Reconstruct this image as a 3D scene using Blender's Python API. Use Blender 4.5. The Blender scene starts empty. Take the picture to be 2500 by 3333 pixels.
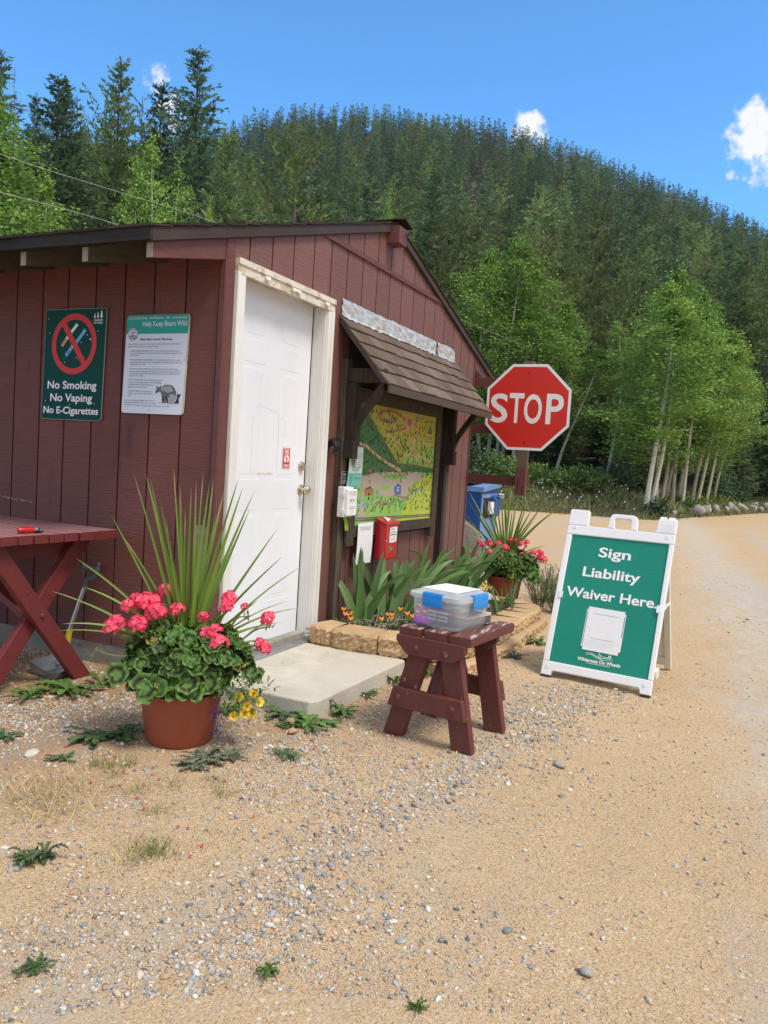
import bpy, bmesh, math, random
import numpy as np
from mathutils import Vector as V, Matrix
rad = math.radians
S = bpy.context.scene
COL = S.collection
X_, Y_, Z_ = V((1, 0, 0)), V((0, 1, 0)), V((0, 0, 1))

# ------------------------------------------------------------------ camera
EYE = V((0, 0, 1.24))
cam_d = bpy.data.cameras.new("camera")
cam = bpy.data.objects.new("camera", cam_d)
COL.objects.link(cam)
S.camera = cam
_roll, _pitch, _yaw = rad(3.61), rad(-3.68), rad(24.63)
_f = V((math.cos(_yaw) * math.cos(_pitch), math.sin(_yaw) * math.cos(_pitch), math.sin(_pitch)))
_r0 = V((math.sin(_yaw), -math.cos(_yaw), 0))
_u0 = _r0.cross(_f)
_r = _r0 * math.cos(_roll) + _u0 * math.sin(_roll)
_u = -_r0 * math.sin(_roll) + _u0 * math.cos(_roll)
cam.matrix_world = Matrix(((_r.x, _u.x, -_f.x, EYE.x), (_r.y, _u.y, -_f.y, EYE.y), (_r.z, _u.z, -_f.z, EYE.z), (0, 0, 0, 1)))
cam_d.sensor_width = 36
cam_d.lens = 2550 / 3333 * 36
cam_d.clip_end = 6000
cam_d.clip_start = 0.05

# ------------------------------------------------------------------ light
SUN_AZ, SUN_EL = rad(-104), rad(60)      # direction towards the sun (from +X, counter-clockwise)
sun_d = bpy.data.lights.new("sun", 'SUN')
sun_d.energy = 3.1
sun_d.angle = rad(16)
sun_d.color = (1.0, 0.93, 0.82)
sun = bpy.data.objects.new("sun", sun_d)
COL.objects.link(sun)
_sd = V((math.cos(SUN_AZ) * math.cos(SUN_EL), math.sin(SUN_AZ) * math.cos(SUN_EL), math.sin(SUN_EL)))
sun.rotation_euler = _sd.to_track_quat('Z', 'Y').to_euler()
sun.location = _sd * 50

W = bpy.data.worlds.new("World")
S.world = W
W.use_nodes = True
wn, wl = W.node_tree.nodes, W.node_tree.links
wn.clear()
w_out = wn.new('ShaderNodeOutputWorld')
w_bg = wn.new('ShaderNodeBackground')
w_bg.inputs['Strength'].default_value = 0.15
sky = wn.new('ShaderNodeTexSky')
sky.sky_type = 'NISHITA'
sky.sun_disc = False
sky.sun_elevation = SUN_EL
sky.sun_rotation = math.pi / 2 - SUN_AZ
sky.altitude = 2600
sky.air_density = 1.0
sky.dust_density = 0.6
sky.ozone_density = 2.0
w_tc = wn.new('ShaderNodeTexCoord')
w_nm = wn.new('ShaderNodeVectorMath'); w_nm.operation = 'NORMALIZE'
wl.new(w_tc.outputs['Generated'], w_nm.inputs[0])


def w_math(op, a, b=None, clamp=False):
    n = wn.new('ShaderNodeMath'); n.operation = op; n.use_clamp = clamp
    for i, q in enumerate((a, b)):
        if q is None: continue
        if isinstance(q, (int, float)): n.inputs[i].default_value = q
        else: wl.new(q, n.inputs[i])
    return n.outputs[0]


def w_noise(scale, detail=8, rough=.6):
    n = wn.new('ShaderNodeTexNoise'); n.inputs['Scale'].default_value = scale
    n.inputs['Detail'].default_value = detail; n.inputs['Roughness'].default_value = rough
    wl.new(w_nm.outputs[0], n.inputs['Vector'])
    return n.outputs['Fac']


def az_el(a, e):
    a, e = rad(a), rad(e)
    return (math.cos(a) * math.cos(e), math.sin(a) * math.cos(e), math.sin(e))


def w_dot(d):
    n = wn.new('ShaderNodeVectorMath'); n.operation = 'DOT_PRODUCT'
    wl.new(w_nm.outputs[0], n.inputs[0]); n.inputs[1].default_value = d
    return n.outputs['Value']


def w_step(x, lo, hi):
    n = wn.new('ShaderNodeMapRange'); n.interpolation_type = 'SMOOTHSTEP'
    wl.new(x, n.inputs[0]); n.inputs[1].default_value = lo; n.inputs[2].default_value = hi
    return n.outputs[0]


_nz = w_noise(14, 12, .62)
_nz2 = w_noise(52, 8, .6)
_nmix = w_math('ADD', w_math('MULTIPLY', _nz, .65), w_math('MULTIPLY', _nz2, .35))
mask = None
for (a, e, size, dens) in ((42.2, 23.3, 1.15, .30), (41.2, 21.9, 1.1, .30), (40.2, 21.0, 1.5, .32), (15.9, 22.8, 1.35, .52),
                           (16.7, 22.3, 1.1, .36), (0.4, 21.2, 2.6, .62), (1.3, 22.6, 1.5, .40), (2.4, 19.5, .7, .36)):
    ang = w_math('MULTIPLY', w_math('ARCCOSINE', w_math('MINIMUM', w_dot(az_el(a, e)), 1.0)), 180 / math.pi / size)
    fall = w_math('SUBTRACT', dens + .12, w_math('MULTIPLY', w_math('POWER', ang, 2.0), .5))
    m = w_step(w_math('ADD', fall, w_math('MULTIPLY', w_math('SUBTRACT', _nmix, .5), 3.6)), .22, .66)
    mask = m if mask is None else w_math('MAXIMUM', mask, m)
# the broad bright cloud deck overhead and behind the viewer, which lights the place so softly
deck = w_step(w_math('ADD', w_dot(az_el(-125, 42)), w_math('MULTIPLY', w_math('SUBTRACT', w_noise(2.2, 6), .5), .5)), .30, .62)
w_mix = wn.new('ShaderNodeMix'); w_mix.data_type = 'RGBA'
wl.new(mask, w_mix.inputs[0])
w_tint = wn.new('ShaderNodeMix'); w_tint.data_type = 'RGBA'; w_tint.blend_type = 'MULTIPLY'
w_tint.inputs[0].default_value = 1.0
wl.new(sky.outputs[0], w_tint.inputs[6]); w_tint.inputs[7].default_value = (.84, 1.62, 1.98, 1)
wl.new(w_tint.outputs[2], w_mix.inputs[6]); w_mix.inputs[7].default_value = (6.0, 6.1, 6.3, 1)
w_mix2 = wn.new('ShaderNodeMix'); w_mix2.data_type = 'RGBA'
wl.new(deck, w_mix2.inputs[0]); wl.new(w_mix.outputs[2], w_mix2.inputs[6]); w_mix2.inputs[7].default_value = (6.4, 6.3, 6.2, 1)
wl.new(w_mix2.outputs[2], w_bg.inputs['Color'])
wl.new(w_bg.outputs[0], w_out.inputs['Surface'])

S.view_settings.view_transform = 'Standard'
S.view_settings.look = 'None'
S.view_settings.gamma = 1
S.view_settings.exposure = 0.12
S.cycles.use_denoising = True
S.cycles.max_bounces = 8
S.cycles.transparent_max_bounces = 8


# ------------------------------------------------------------------ materials
def lin(h):
    if not isinstance(h, str): return tuple(h) + (1,) if len(h) == 3 else h
    c = [int(h[i:i + 2], 16) / 255 for i in (0, 2, 4)]
    return tuple(x / 12.92 if x <= .04045 else ((x + .055) / 1.055) ** 2.4 for x in c) + (1,)


def mat(name, col, col2=None, rough=.6, scale=6, detail=6, stretch=(1, 1, 1), bump=0, bscale=40, bstretch=None,
        metal=0, spec=.4, wear=None, objrand=0, attr=False, leaf=0, coat=0, lo=.35, hi=.65, col3=None, alpha=1, trans=0):
    m = bpy.data.materials.new(name); m.use_nodes = True
    nt = m.node_tree; N, L = nt.nodes, nt.links
    b = N['Principled BSDF']
    b.inputs['Roughness'].default_value = rough; b.inputs['Metallic'].default_value = metal
    b.inputs['Specular IOR Level'].default_value = spec
    if coat: b.inputs['Coat Weight'].default_value = coat; b.inputs['Coat Roughness'].default_value = .08
    if alpha < 1: b.inputs['Alpha'].default_value = alpha
    if trans: b.inputs['Transmission Weight'].default_value = trans
    tc = N.new('ShaderNodeTexCoord')

    def noise(sc, st, det=detail, rg=.6):
        mp = N.new('ShaderNodeMapping'); mp.inputs['Scale'].default_value = st
        L.new(tc.outputs['Object'], mp.inputs[0])
        n = N.new('ShaderNodeTexNoise'); n.inputs['Scale'].default_value = sc; n.inputs['Detail'].default_value = det
        n.inputs['Roughness'].default_value = rg
        L.new(mp.outputs[0], n.inputs['Vector'])
        return n.outputs['Fac']

    def rng(x, a, c):
        r = N.new('ShaderNodeMapRange'); L.new(x, r.inputs[0]); r.inputs[1].default_value = a; r.inputs[2].default_value = c
        return r.outputs[0]

    def mix(f, a, c, blend='MIX'):
        x = N.new('ShaderNodeMix'); x.data_type = 'RGBA'; x.blend_type = blend
        if isinstance(f, (int, float)): x.inputs[0].default_value = f
        else: L.new(f, x.inputs[0])
        for i, q in ((6, a), (7, c)):
            if hasattr(q, 'links'): L.new(q, x.inputs[i])
            else: x.inputs[i].default_value = lin(q)
        return x.outputs[2]
    cur = lin(col)
    if col2 is not None: cur = mix(rng(noise(scale, stretch), lo, hi), col, col2)
    if col3 is not None: cur = mix(rng(noise(scale * .23, (1, 1, 1), 4), .42, .68), cur, col3)
    if wear:
        for (wc, wlo, whi, wsc, wst) in wear: cur = mix(rng(noise(wsc, wst, 8, .65), wlo, whi), cur, wc)
    if attr:
        a = N.new('ShaderNodeAttribute'); a.attribute_name = 'col'
        cur = mix(1.0, cur, a.outputs['Color'], 'MULTIPLY')
    if objrand:
        oi = N.new('ShaderNodeObjectInfo'); hs = N.new('ShaderNodeHueSaturation')
        if hasattr(cur, 'links'): L.new(cur, hs.inputs['Color'])
        else: hs.inputs['Color'].default_value = cur
        r = N.new('ShaderNodeMapRange'); L.new(oi.outputs['Random'], r.inputs[0]); r.inputs[3].default_value = 1 - objrand; r.inputs[4].default_value = 1 + objrand
        L.new(r.outputs[0], hs.inputs['Value'])
        k = N.new('ShaderNodeMath'); k.operation = 'FRACT'; k2 = N.new('ShaderNodeMath'); k2.operation = 'MULTIPLY'; k2.inputs[1].default_value = 7.31
        L.new(oi.outputs['Random'], k2.inputs[0]); L.new(k2.outputs[0], k.inputs[0])
        r2 = N.new('ShaderNodeMapRange'); L.new(k.outputs[0], r2.inputs[0]); r2.inputs[3].default_value = .5 - objrand * .05; r2.inputs[4].default_value = .5 + objrand * .05
        L.new(r2.outputs[0], hs.inputs['Hue'])
        cur = hs.outputs['Color']
    if hasattr(cur, 'links'): L.new(cur, b.inputs['Base Color'])
    else: b.inputs['Base Color'].default_value = cur
    if bump:
        bp = N.new('ShaderNodeBump'); bp.inputs['Strength'].default_value = min(1, bump); bp.inputs['Distance'].default_value = .01 * max(1, bump)
        L.new(noise(bscale, bstretch or stretch, 8, .65), bp.inputs['Height']); L.new(bp.outputs[0], b.inputs['Normal'])
    if leaf:
        t = N.new('ShaderNodeBsdfTranslucent'); ms = N.new('ShaderNodeMixShader'); ms.inputs[0].default_value = leaf
        if hasattr(cur, 'links'): L.new(cur, t.inputs['Color'])
        else: t.inputs['Color'].default_value = cur
        L.new(b.outputs[0], ms.inputs[1]); L.new(t.outputs[0], ms.inputs[2])
        L.new(ms.outputs[0], N['Material Output'].inputs['Surface'])
    return m


# ------------------------------------------------------------------ mesh helpers
ORG = {}


def np_mesh(name, v, f, mats, col=None, midx=None, smooth=False):
    """v (N,3); f (M,k) quads or tris; col (N,3) per vertex"""
    v = np.asarray(v, np.float32); f = np.asarray(f, np.int32)
    me = bpy.data.meshes.new(name)
    me.vertices.add(len(v)); me.vertices.foreach_set('co', v.ravel())
    k = f.shape[1]
    me.loops.add(f.size); me.loops.foreach_set('vertex_index', f.ravel())
    me.polygons.add(len(f)); me.polygons.foreach_set('loop_start', np.arange(0, f.size, k, dtype=np.int32))
    for m in (mats if isinstance(mats, (list, tuple)) else [mats]): me.materials.append(m)
    if midx is not None: me.polygons.foreach_set('material_index', np.asarray(midx, np.int32))
    if smooth: me.polygons.foreach_set('use_smooth', np.ones(len(f), bool))
    if col is not None:
        ca = me.color_attributes.new('col', 'FLOAT_COLOR', 'POINT')
        ca.data.foreach_set('color', np.hstack([np.asarray(col, np.float32), np.ones((len(v), 1), np.float32)]).ravel())
    me.update(calc_edges=True)
    return me


def tag(o, label=None, cat=None, group=None, kind=None):
    if label: o['label'] = label
    if cat: o['category'] = cat
    if group: o['group'] = group
    if kind: o['kind'] = kind
    return o


def thing(name, label, cat, loc=(0, 0, 0), group=None):
    o = bpy.data.objects.new(name, None); COL.objects.link(o)
    o.location = loc; o.empty_display_size = .1; ORG[o.name] = V(loc)
    return tag(o, label, cat, group)


def place(name, me, parent=None, loc=(0, 0, 0), rot=(0, 0, 0), sc=1.0):
    o = bpy.data.objects.new(name, me); COL.objects.link(o)
    o.location = loc; o.rotation_euler = rot
    o.scale = (sc, sc, sc) if isinstance(sc, (int, float)) else sc
    if parent is not None: o.parent = parent
    return o


class MB:
    def __init__(s): s.v, s.f, s.m, s.c = [], [], [], []; s.tint = (1, 1, 1)

    def add(s, vs, fs, m=0):
        n = len(s.v); s.v += [V(p) for p in vs]; s.c += [s.tint] * len(vs)
        s.f += [[i + n for i in f] for f in fs]; s.m += [m] * len(fs)

    def box(s, c, d, R=None, m=0):
        c = V(c); pts = []
        for x in (-.5, .5):
            for y in (-.5, .5):
                for z in (-.5, .5):
                    p = V((x * d[0], y * d[1], z * d[2]))
                    pts.append(c + (R @ p if R is not None else p))
        s.add(pts, [(0, 1, 3, 2), (4, 6, 7, 5), (0, 4, 5, 1), (2, 3, 7, 6), (0, 2, 6, 4), (1, 5, 7, 3)], m)

    def b2(s, a, b, m=0):
        s.box([(a[i] + b[i]) / 2 for i in range(3)], [abs(b[i] - a[i]) for i in range(3)], None, m)

    def bar(s, p, q, w, t, up=Z_, m=0):
        p, q = V(p), V(q); d = q - p; L = d.length; d.normalize()
        a = d.cross(V(up)).normalized(); u = a.cross(d)
        R = Matrix((a, d, u)).transposed()
        s.box((p + q) / 2, (w, L, t), R, m)

    def tube(s, pts, rs, n=8, m=0, cap=True):
        pts = [V(p) for p in pts]
        if isinstance(rs, (int, float)): rs = [rs] * len(pts)
        d0 = (pts[1] - pts[0]).normalized()
        a = d0.cross(Z_ if abs(d0.z) < .9 else X_).normalized()
        vs, fs = [], []
        for i, p in enumerate(pts):
            d = (pts[min(i + 1, len(pts) - 1)] - pts[max(i - 1, 0)]).normalized()
            a = (a - d * a.dot(d)).normalized(); b = d.cross(a)
            vs += [p + (a * math.cos(t) + b * math.sin(t)) * rs[i] for t in (2 * math.pi * k / n for k in range(n))]
        for i in range(len(pts) - 1):
            for k in range(n):
                fs.append((i * n + k, i * n + (k + 1) % n, (i + 1) * n + (k + 1) % n, (i + 1) * n + k))
        if cap: fs += [tuple(range(n - 1, -1, -1)), tuple((len(pts) - 1) * n + k for k in range(n))]
        s.add(vs, fs, m)

    def lathe(s, c, prof, n=32, m=0, axis=None):
        c = V(c); R = axis.to_track_quat('Z', 'Y').to_matrix() if axis is not None else Matrix.Identity(3)
        vs, fs = [], []
        for (r, z) in prof:
            vs += [c + R @ V((r * math.cos(2 * math.pi * k / n), r * math.sin(2 * math.pi * k / n), z)) for k in range(n)]
        for i in range(len(prof) - 1):
            for k in range(n): fs.append((i * n + k, i * n + (k + 1) % n, (i + 1) * n + (k + 1) % n, (i + 1) * n + k))
        if prof[0][0] > 1e-4: fs.append(tuple(range(n - 1, -1, -1)))
        if prof[-1][0] > 1e-4: fs.append(tuple((len(prof) - 1) * n + k for k in range(n)))
        s.add(vs, fs, m)

    def prism(s, poly, O, U, Vv, N, h0, h1, m=0):
        O, U, Vv, N = V(O), V(U), V(Vv), V(N); n = len(poly)
        vs = [O + U * a + Vv * b + N * h0 for a, b in poly] + [O + U * a + Vv * b + N * h1 for a, b in poly]
        fs = [tuple(range(n - 1, -1, -1)), tuple(range(n, 2 * n))] + [(i, (i + 1) % n, n + (i + 1) % n, n + i) for i in range(n)]
        s.add(vs, fs, m)

    def build(s, name, mats, parent=None, smooth=False, bevel=0, loc=None, col=False, seg=2):
        off = V(loc) if loc is not None else (ORG.get(parent.name, V()) if parent is not None else V())
        me = bpy.data.meshes.new(name)
        me.from_pydata([tuple(p - off) for p in s.v], [], s.f)
        for m in (mats if isinstance(mats, (list, tuple)) else [mats]): me.materials.append(m)
        me.polygons.foreach_set('material_index', s.m)
        if col:
            ca = me.color_attributes.new('col', 'FLOAT_COLOR', 'POINT')
            ca.data.foreach_set('color', [x for c in s.c for x in (*c, 1)])
        bm = bmesh.new(); bm.from_mesh(me); bmesh.ops.recalc_face_normals(bm, faces=bm.faces); bm.to_mesh(me); bm.free()
        if smooth:
            me.polygons.foreach_set('use_smooth', [True] * len(me.polygons)); me.set_sharp_from_angle(angle=rad(38))
        me.update()
        o = bpy.data.objects.new(name, me); COL.objects.link(o)
        if parent is not None: o.parent = parent
        elif loc is not None: o.location = loc
        ORG[o.name] = off
        if bevel:
            b = o.modifiers.new('bevel', 'BEVEL'); b.width = bevel; b.segments = seg; b.limit_method = 'ANGLE'; b.angle_limit = rad(40)
        return o


_tc = {}


def text2d(body, size=1.0, bold=0.0, sx=1.0, align='CENTER', track=1.0):
    """flat outlines of a line of writing in the built-in font: list of 2-D points and faces"""
    key = (body, bold, align, track)
    if key not in _tc:
        cu = bpy.data.curves.new('t', 'FONT'); cu.body = body; cu.size = 1; cu.offset = bold; cu.align_x = align
        cu.space_character = track; cu.resolution_u = 4; cu.fill_mode = 'FRONT'
        o = bpy.data.objects.new('t', cu); COL.objects.link(o)
        dg = bpy.context.evaluated_depsgraph_get(); e = o.evaluated_get(dg); me = e.to_mesh()
        _tc[key] = ([(p.co.x, p.co.y) for p in me.vertices], [tuple(p.vertices) for p in me.polygons])
        e.to_mesh_clear(); bpy.data.objects.remove(o); bpy.data.curves.remove(cu)
    v, f = _tc[key]
    return [(x * size * sx, y * size) for x, y in v], f


class Flat(MB):
    """flat printed shapes on a plane with frame O,U,V ; every layer a millimetre proud of the one below"""
    def __init__(s, O, U, Vv, base=.001, step=.0008):
        super().__init__(); s.O, s.U, s.V = V(O), V(U).normalized(), V(Vv).normalized(); s.N = s.U.cross(s.V); s.base, s.step = base, step

    def P(s, u, v, l=0): return s.O + s.U * u + s.V * v + s.N * (s.base + s.step * l)

    def poly(s, pts, l=0, m=0): s.add([s.P(u, v, l) for u, v in pts], [tuple(range(len(pts)))], m)

    def rect(s, u0, v0, u1, v1, l=0, m=0): s.poly([(u0, v0), (u1, v0), (u1, v1), (u0, v1)], l, m)

    def ring(s, u, v, r0, r1, l=0, m=0, n=48, ey=1.0):
        vs = [s.P(u + r * math.cos(2 * math.pi * k / n), v + ey * r * math.sin(2 * math.pi * k / n), l) for r in (r0, r1) for k in range(n)]
        s.add(vs, [(k, (k + 1) % n, n + (k + 1) % n, n + k) for k in range(n)], m)

    def disc(s, u, v, r, l=0, m=0, n=32, ey=1.0): s.poly([(u + r * math.cos(2 * math.pi * k / n), v + ey * r * math.sin(2 * math.pi * k / n)) for k in range(n)], l, m)

    def stroke(s, pts, w, l=0, m=0):
        n = len(pts); ws = w if isinstance(w, (list, tuple)) else [w] * n; a, b = [], []
        for i, (x, y) in enumerate(pts):
            x0, y0 = pts[max(i - 1, 0)]; x1, y1 = pts[min(i + 1, n - 1)]
            dx, dy = x1 - x0, y1 - y0; q = math.hypot(dx, dy) or 1
            a.append(s.P(x - dy / q * ws[i] / 2, y + dx / q * ws[i] / 2, l)); b.append(s.P(x + dy / q * ws[i] / 2, y - dx / q * ws[i] / 2, l))
        s.add(a + b, [(i, i + 1, n + i + 1, n + i) for i in range(n - 1)], m)

    def text(s, body, u, v, size, bold=0, sx=1.0, align='CENTER', l=1, m=0, rot=0, track=1.0):
        p, f = text2d(body, size, bold, sx, align, track); c, q = math.cos(rot), math.sin(rot)
        s.add([s.P(u + x * c - y * q, v + x * q + y * c, l) for x, y in p], f, m)


def rrect(u0, v0, u1, v1, r, n=5):
    out = []
    for cx, cy, a in ((u1 - r, v1 - r, 0), (u0 + r, v1 - r, 90), (u0 + r, v0 + r, 180), (u1 - r, v0 + r, 270)):
        out += [(cx + r * math.cos(rad(a + 90 * k / n)), cy + r * math.sin(rad(a + 90 * k / n))) for k in range(n + 1)]
    return out


def bez(pts, n=16):
    """Catmull-Rom curve through points"""
    P = [V(p) if len(p) == 3 else V((p[0], p[1], 0)) for p in pts]; out = []
    for i in range(len(P) - 1):
        p0, p1, p2, p3 = P[max(i - 1, 0)], P[i], P[i + 1], P[min(i + 2, len(P) - 1)]
        for k in range(n):
            t = k / n
            out.append(.5 * (2 * p1 + (p2 - p0) * t + (2 * p0 - 5 * p1 + 4 * p2 - p3) * t * t + (3 * p1 - p0 - 3 * p2 + p3) * t ** 3))
    out.append(P[-1])
    return out


ORD = ['first', 'second', 'third', 'fourth', 'fifth', 'sixth', 'seventh', 'eighth', 'ninth', 'tenth', 'eleventh', 'twelfth', 'thirteenth',
       'fourteenth', 'fifteenth', 'sixteenth', 'seventeenth', 'eighteenth', 'nineteenth', 'twentieth', 'twenty-first', 'twenty-second',
       'twenty-third', 'twenty-fourth', 'twenty-fifth', 'twenty-sixth', 'twenty-seventh', 'twenty-eighth', 'twenty-ninth', 'thirtieth']

# ------------------------------------------------------------------ ground, berm and hill
def vnoise(x, y, sc, seed):
    r = np.random.RandomState(seed).rand(64, 64)
    u, v = x * sc, y * sc; i, j = np.floor(u).astype(int), np.floor(v).astype(int); a, b = u - i, v - j
    a, b = a * a * (3 - 2 * a), b * b * (3 - 2 * b); g = lambda p, q: r[p % 64, q % 64]
    return (g(i, j) * (1 - a) + g(i + 1, j) * a) * (1 - b) + (g(i, j + 1) * (1 - a) + g(i + 1, j + 1) * a) * b


def ground_h(x, y):
    near = np.clip((14 - np.hypot(x - 3, y)) / 6, 0, 1)
    return near * (.014 * (vnoise(x, y, 1.3, 1) - .5) + .010 * (vnoise(x, y, 5, 2) - .5) + .006 * (vnoise(x, y, 17, 3) - .5) - .006)


def grad(a, b, st, far, grow=1.16):
    mid = list(np.arange(a, b, st)); lo, hi, s, t = [], [], st, b - st
    while t < far: s *= grow; t += s; hi.append(t)
    s, t = st, a
    while t > -far: s *= grow; t -= s; lo.append(t)
    return np.array(lo[::-1] + mid + hi)


BAND = (-.0995, .995, .945)      # line of the grey gravel strip along the drive


def node_ground():
    m = bpy.data.materials.new('packed_sand'); m.use_nodes = True
    N, L = m.node_tree.nodes, m.node_tree.links; b = N['Principled BSDF']; b.inputs['Roughness'].default_value = .95
    b.inputs['Specular IOR Level'].default_value = .15
    tc = N.new('ShaderNodeTexCoord')

    def nz(sc, det=6, rg=.6, st=(1, 1, 1)):
        mp = N.new('ShaderNodeMapping'); mp.inputs['Scale'].default_value = st; L.new(tc.outputs['Object'], mp.inputs[0])
        n = N.new('ShaderNodeTexNoise'); n.inputs['Scale'].default_value = sc; n.inputs['Detail'].default_value = det; n.inputs['Roughness'].default_value = rg
        L.new(mp.outputs[0], n.inputs['Vector']); return n.outputs['Fac']

    def rg_(x, lo, hi, a=0, c=1):
        r = N.new('ShaderNodeMapRange'); L.new(x, r.inputs[0])
        for i, q in enumerate((lo, hi, a, c)): r.inputs[i + 1].default_value = q
        return r.outputs[0]

    def mx(f, a, c, bl='MIX'):
        x = N.new('ShaderNodeMix'); x.data_type = 'RGBA'; x.blend_type = bl
        if isinstance(f, (int, float)): x.inputs[0].default_value = f
        else: L.new(f, x.inputs[0])
        for i, q in ((6, a), (7, c)):
            if hasattr(q, 'links'): L.new(q, x.inputs[i])
            else: x.inputs[i].default_value = tuple(q) + (1,)
        return x.outputs[2]

    def vor(sc, out='Color', feat='F1'):
        n = N.new('ShaderNodeTexVoronoi'); n.inputs['Scale'].default_value = sc; n.feature = feat
        L.new(tc.outputs['Object'], n.inputs['Vector']); return n.outputs[out]

    def mth(op, a, c):
        n = N.new('ShaderNodeMath'); n.operation = op
        for i, q in enumerate((a, c)):
            if isinstance(q, (int, float)): n.inputs[i].default_value = q
            else: L.new(q, n.inputs[i])
        return n.outputs[0]
    base = mx(rg_(nz(2.2, 8), .35, .66), (.485, .335, .192), (.555, .402, .255))
    base = mx(rg_(nz(.55, 4), .48, .7), base, (.445, .305, .17))
    base = mx(rg_(nz(60, 6, .7), .38, .62), base, mx(.5, base, (.64, .48, .315)))
    # coarse grit: random tones per grain, the darkest painting small shadow flecks
    grit = N.new('ShaderNodeSeparateColor'); L.new(vor(260), grit.inputs[0])
    gcol = N.new('ShaderNodeValToRGB'); L.new(grit.outputs[0], gcol.inputs[0])
    cr = gcol.color_ramp; cr.interpolation = 'CONSTANT'
    for i, (p, c) in enumerate(((0, (.16, .105, .06)), (.11, (.45, .305, .165)), (.36, (.54, .38, .215)), (.66, (.61, .45, .28)), (.89, (.30, .235, .17)), (.95, (.70, .61, .48)))):
        e = cr.elements[i] if i < 2 else cr.elements.new(p)
        e.position = p; e.color = c + (1,)
    base = mx(rg_(nz(1.1, 5), .3, .65, .45, .75), base, gcol.outputs[0])
    peb = N.new('ShaderNodeSeparateColor'); L.new(vor(75), peb.inputs[0])
    pcol = N.new('ShaderNodeValToRGB'); L.new(peb.outputs[1], pcol.inputs[0]); cr = pcol.color_ramp; cr.interpolation = 'CONSTANT'
    for i, (p, c) in enumerate(((0, (.42, .41, .39)), (.3, (.60, .54, .45)), (.55, (.54, .37, .21)), (.8, (.70, .65, .58)))):
        e = cr.elements[i] if i < 2 else cr.elements.new(p); e.position = p; e.color = c + (1,)
    patch = rg_(nz(.8, 6, .65), .44, .66)
    pm = mth('MULTIPLY', mth('GREATER_THAN', peb.outputs[0], .70), patch)
    pm = mth('MULTIPLY', pm, mth('LESS_THAN', vor(75, 'Distance'), .42))
    base = mx(pm, base, pcol.outputs[0])
    # the worn grey gravel band and ruts of the drive
    base = mx(rg_(nz(.5, 5, .6, (.30, 2.2, 1)), .50, .70, 0, .85), base, (.44, .39, .33))
    sq = N.new('ShaderNodeSeparateXYZ'); L.new(tc.outputs['Object'], sq.inputs[0])
    bd = mth('ADD', mth('ADD', mth('MULTIPLY', sq.outputs[0], BAND[0]), mth('MULTIPLY', sq.outputs[1], BAND[1])), BAND[2])
    bd = mth('ADD', mth('ABSOLUTE', bd, 0), mth('MULTIPLY', mth('SUBTRACT', nz(1.3, 6, .7), .5), 1.6))
    bd = mth('MULTIPLY', rg_(bd, .62, .12), rg_(nz(9, 4, .7), .36, .56))
    base = mx(mth('MULTIPLY', bd, .8), base, mx(.6, pcol.outputs[0], (.46, .43, .39)))
    # browner trodden soil along the foot of the side wall
    sp_ = N.new('ShaderNodeSeparateXYZ'); L.new(tc.outputs['Object'], sp_.inputs[0])
    near = mth('ADD', mth('ADD', sp_.outputs[1], mth('MULTIPLY', sp_.outputs[0], .5)), mth('MULTIPLY', nz(1.7, 6, .65), 1.1))
    soil = mth('MULTIPLY', rg_(near, 3.3, 4.5), rg_(sp_.outputs[0], 4.6, 3.7))
    base = mx(mth('MULTIPLY', soil, .85), base, mx(1.0, base, (.60, .50, .42), 'MULTIPLY'))
    L.new(base, b.inputs['Base Color'])
    h = mth('ADD', mth('MULTIPLY', nz(9, 8, .7), 1.1), mth('MULTIPLY', vor(210, 'Distance'), -.12))
    h = mth('ADD', h, mth('MULTIPLY', nz(110, 6, .7), .5))
    bp = N.new('ShaderNodeBump'); bp.inputs['Strength'].default_value = .75; bp.inputs['Distance'].default_value = .018
    L.new(h, bp.inputs['Height']); L.new(bp.outputs[0], b.inputs['Normal'])
    return m


xs, ys = grad(1.2, 7.6, .04, 470), grad(-2.6, 3.4, .04, 470)
gx, gy = np.meshgrid(xs, ys, indexing='ij')
gz = ground_h(gx, gy)
nx, ny = len(xs), len(ys)
ii = (np.arange(nx - 1)[:, None] * ny + np.arange(ny - 1)[None, :]).ravel()
g_me = np_mesh('ground', np.stack([gx, gy, gz], -1).reshape(-1, 3), np.stack([ii, ii + ny, ii + ny + 1, ii + 1], -1), node_ground(), smooth=True)
tag(place('ground', g_me), kind='structure')

AZ_E = np.array([-90, -6, -1.5, 1.3, 3.6, 4.5, 7.5, 10.7, 13.9, 18, 30, 55, 110])
EDGE = np.array([44, 44, 39.9, 31.8, 28.2, 25.2, 24.4, 24.5, 24.4, 24, 23, 22, 22])
AZ_S = np.array([-90, -12, 0, 5, 8, 11, 14, 17.5, 21, 24, 27.5, 31, 34, 37, 43, 55, 110])
SKY = np.array([9, 12, 15.3, 17.3, 18.4, 19.6, 20.6, 21.5, 21.9, 22.0, 22.1, 21.8, 21.2, 19.9, 18, 17, 16])
RIDGE = 340.0


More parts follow.
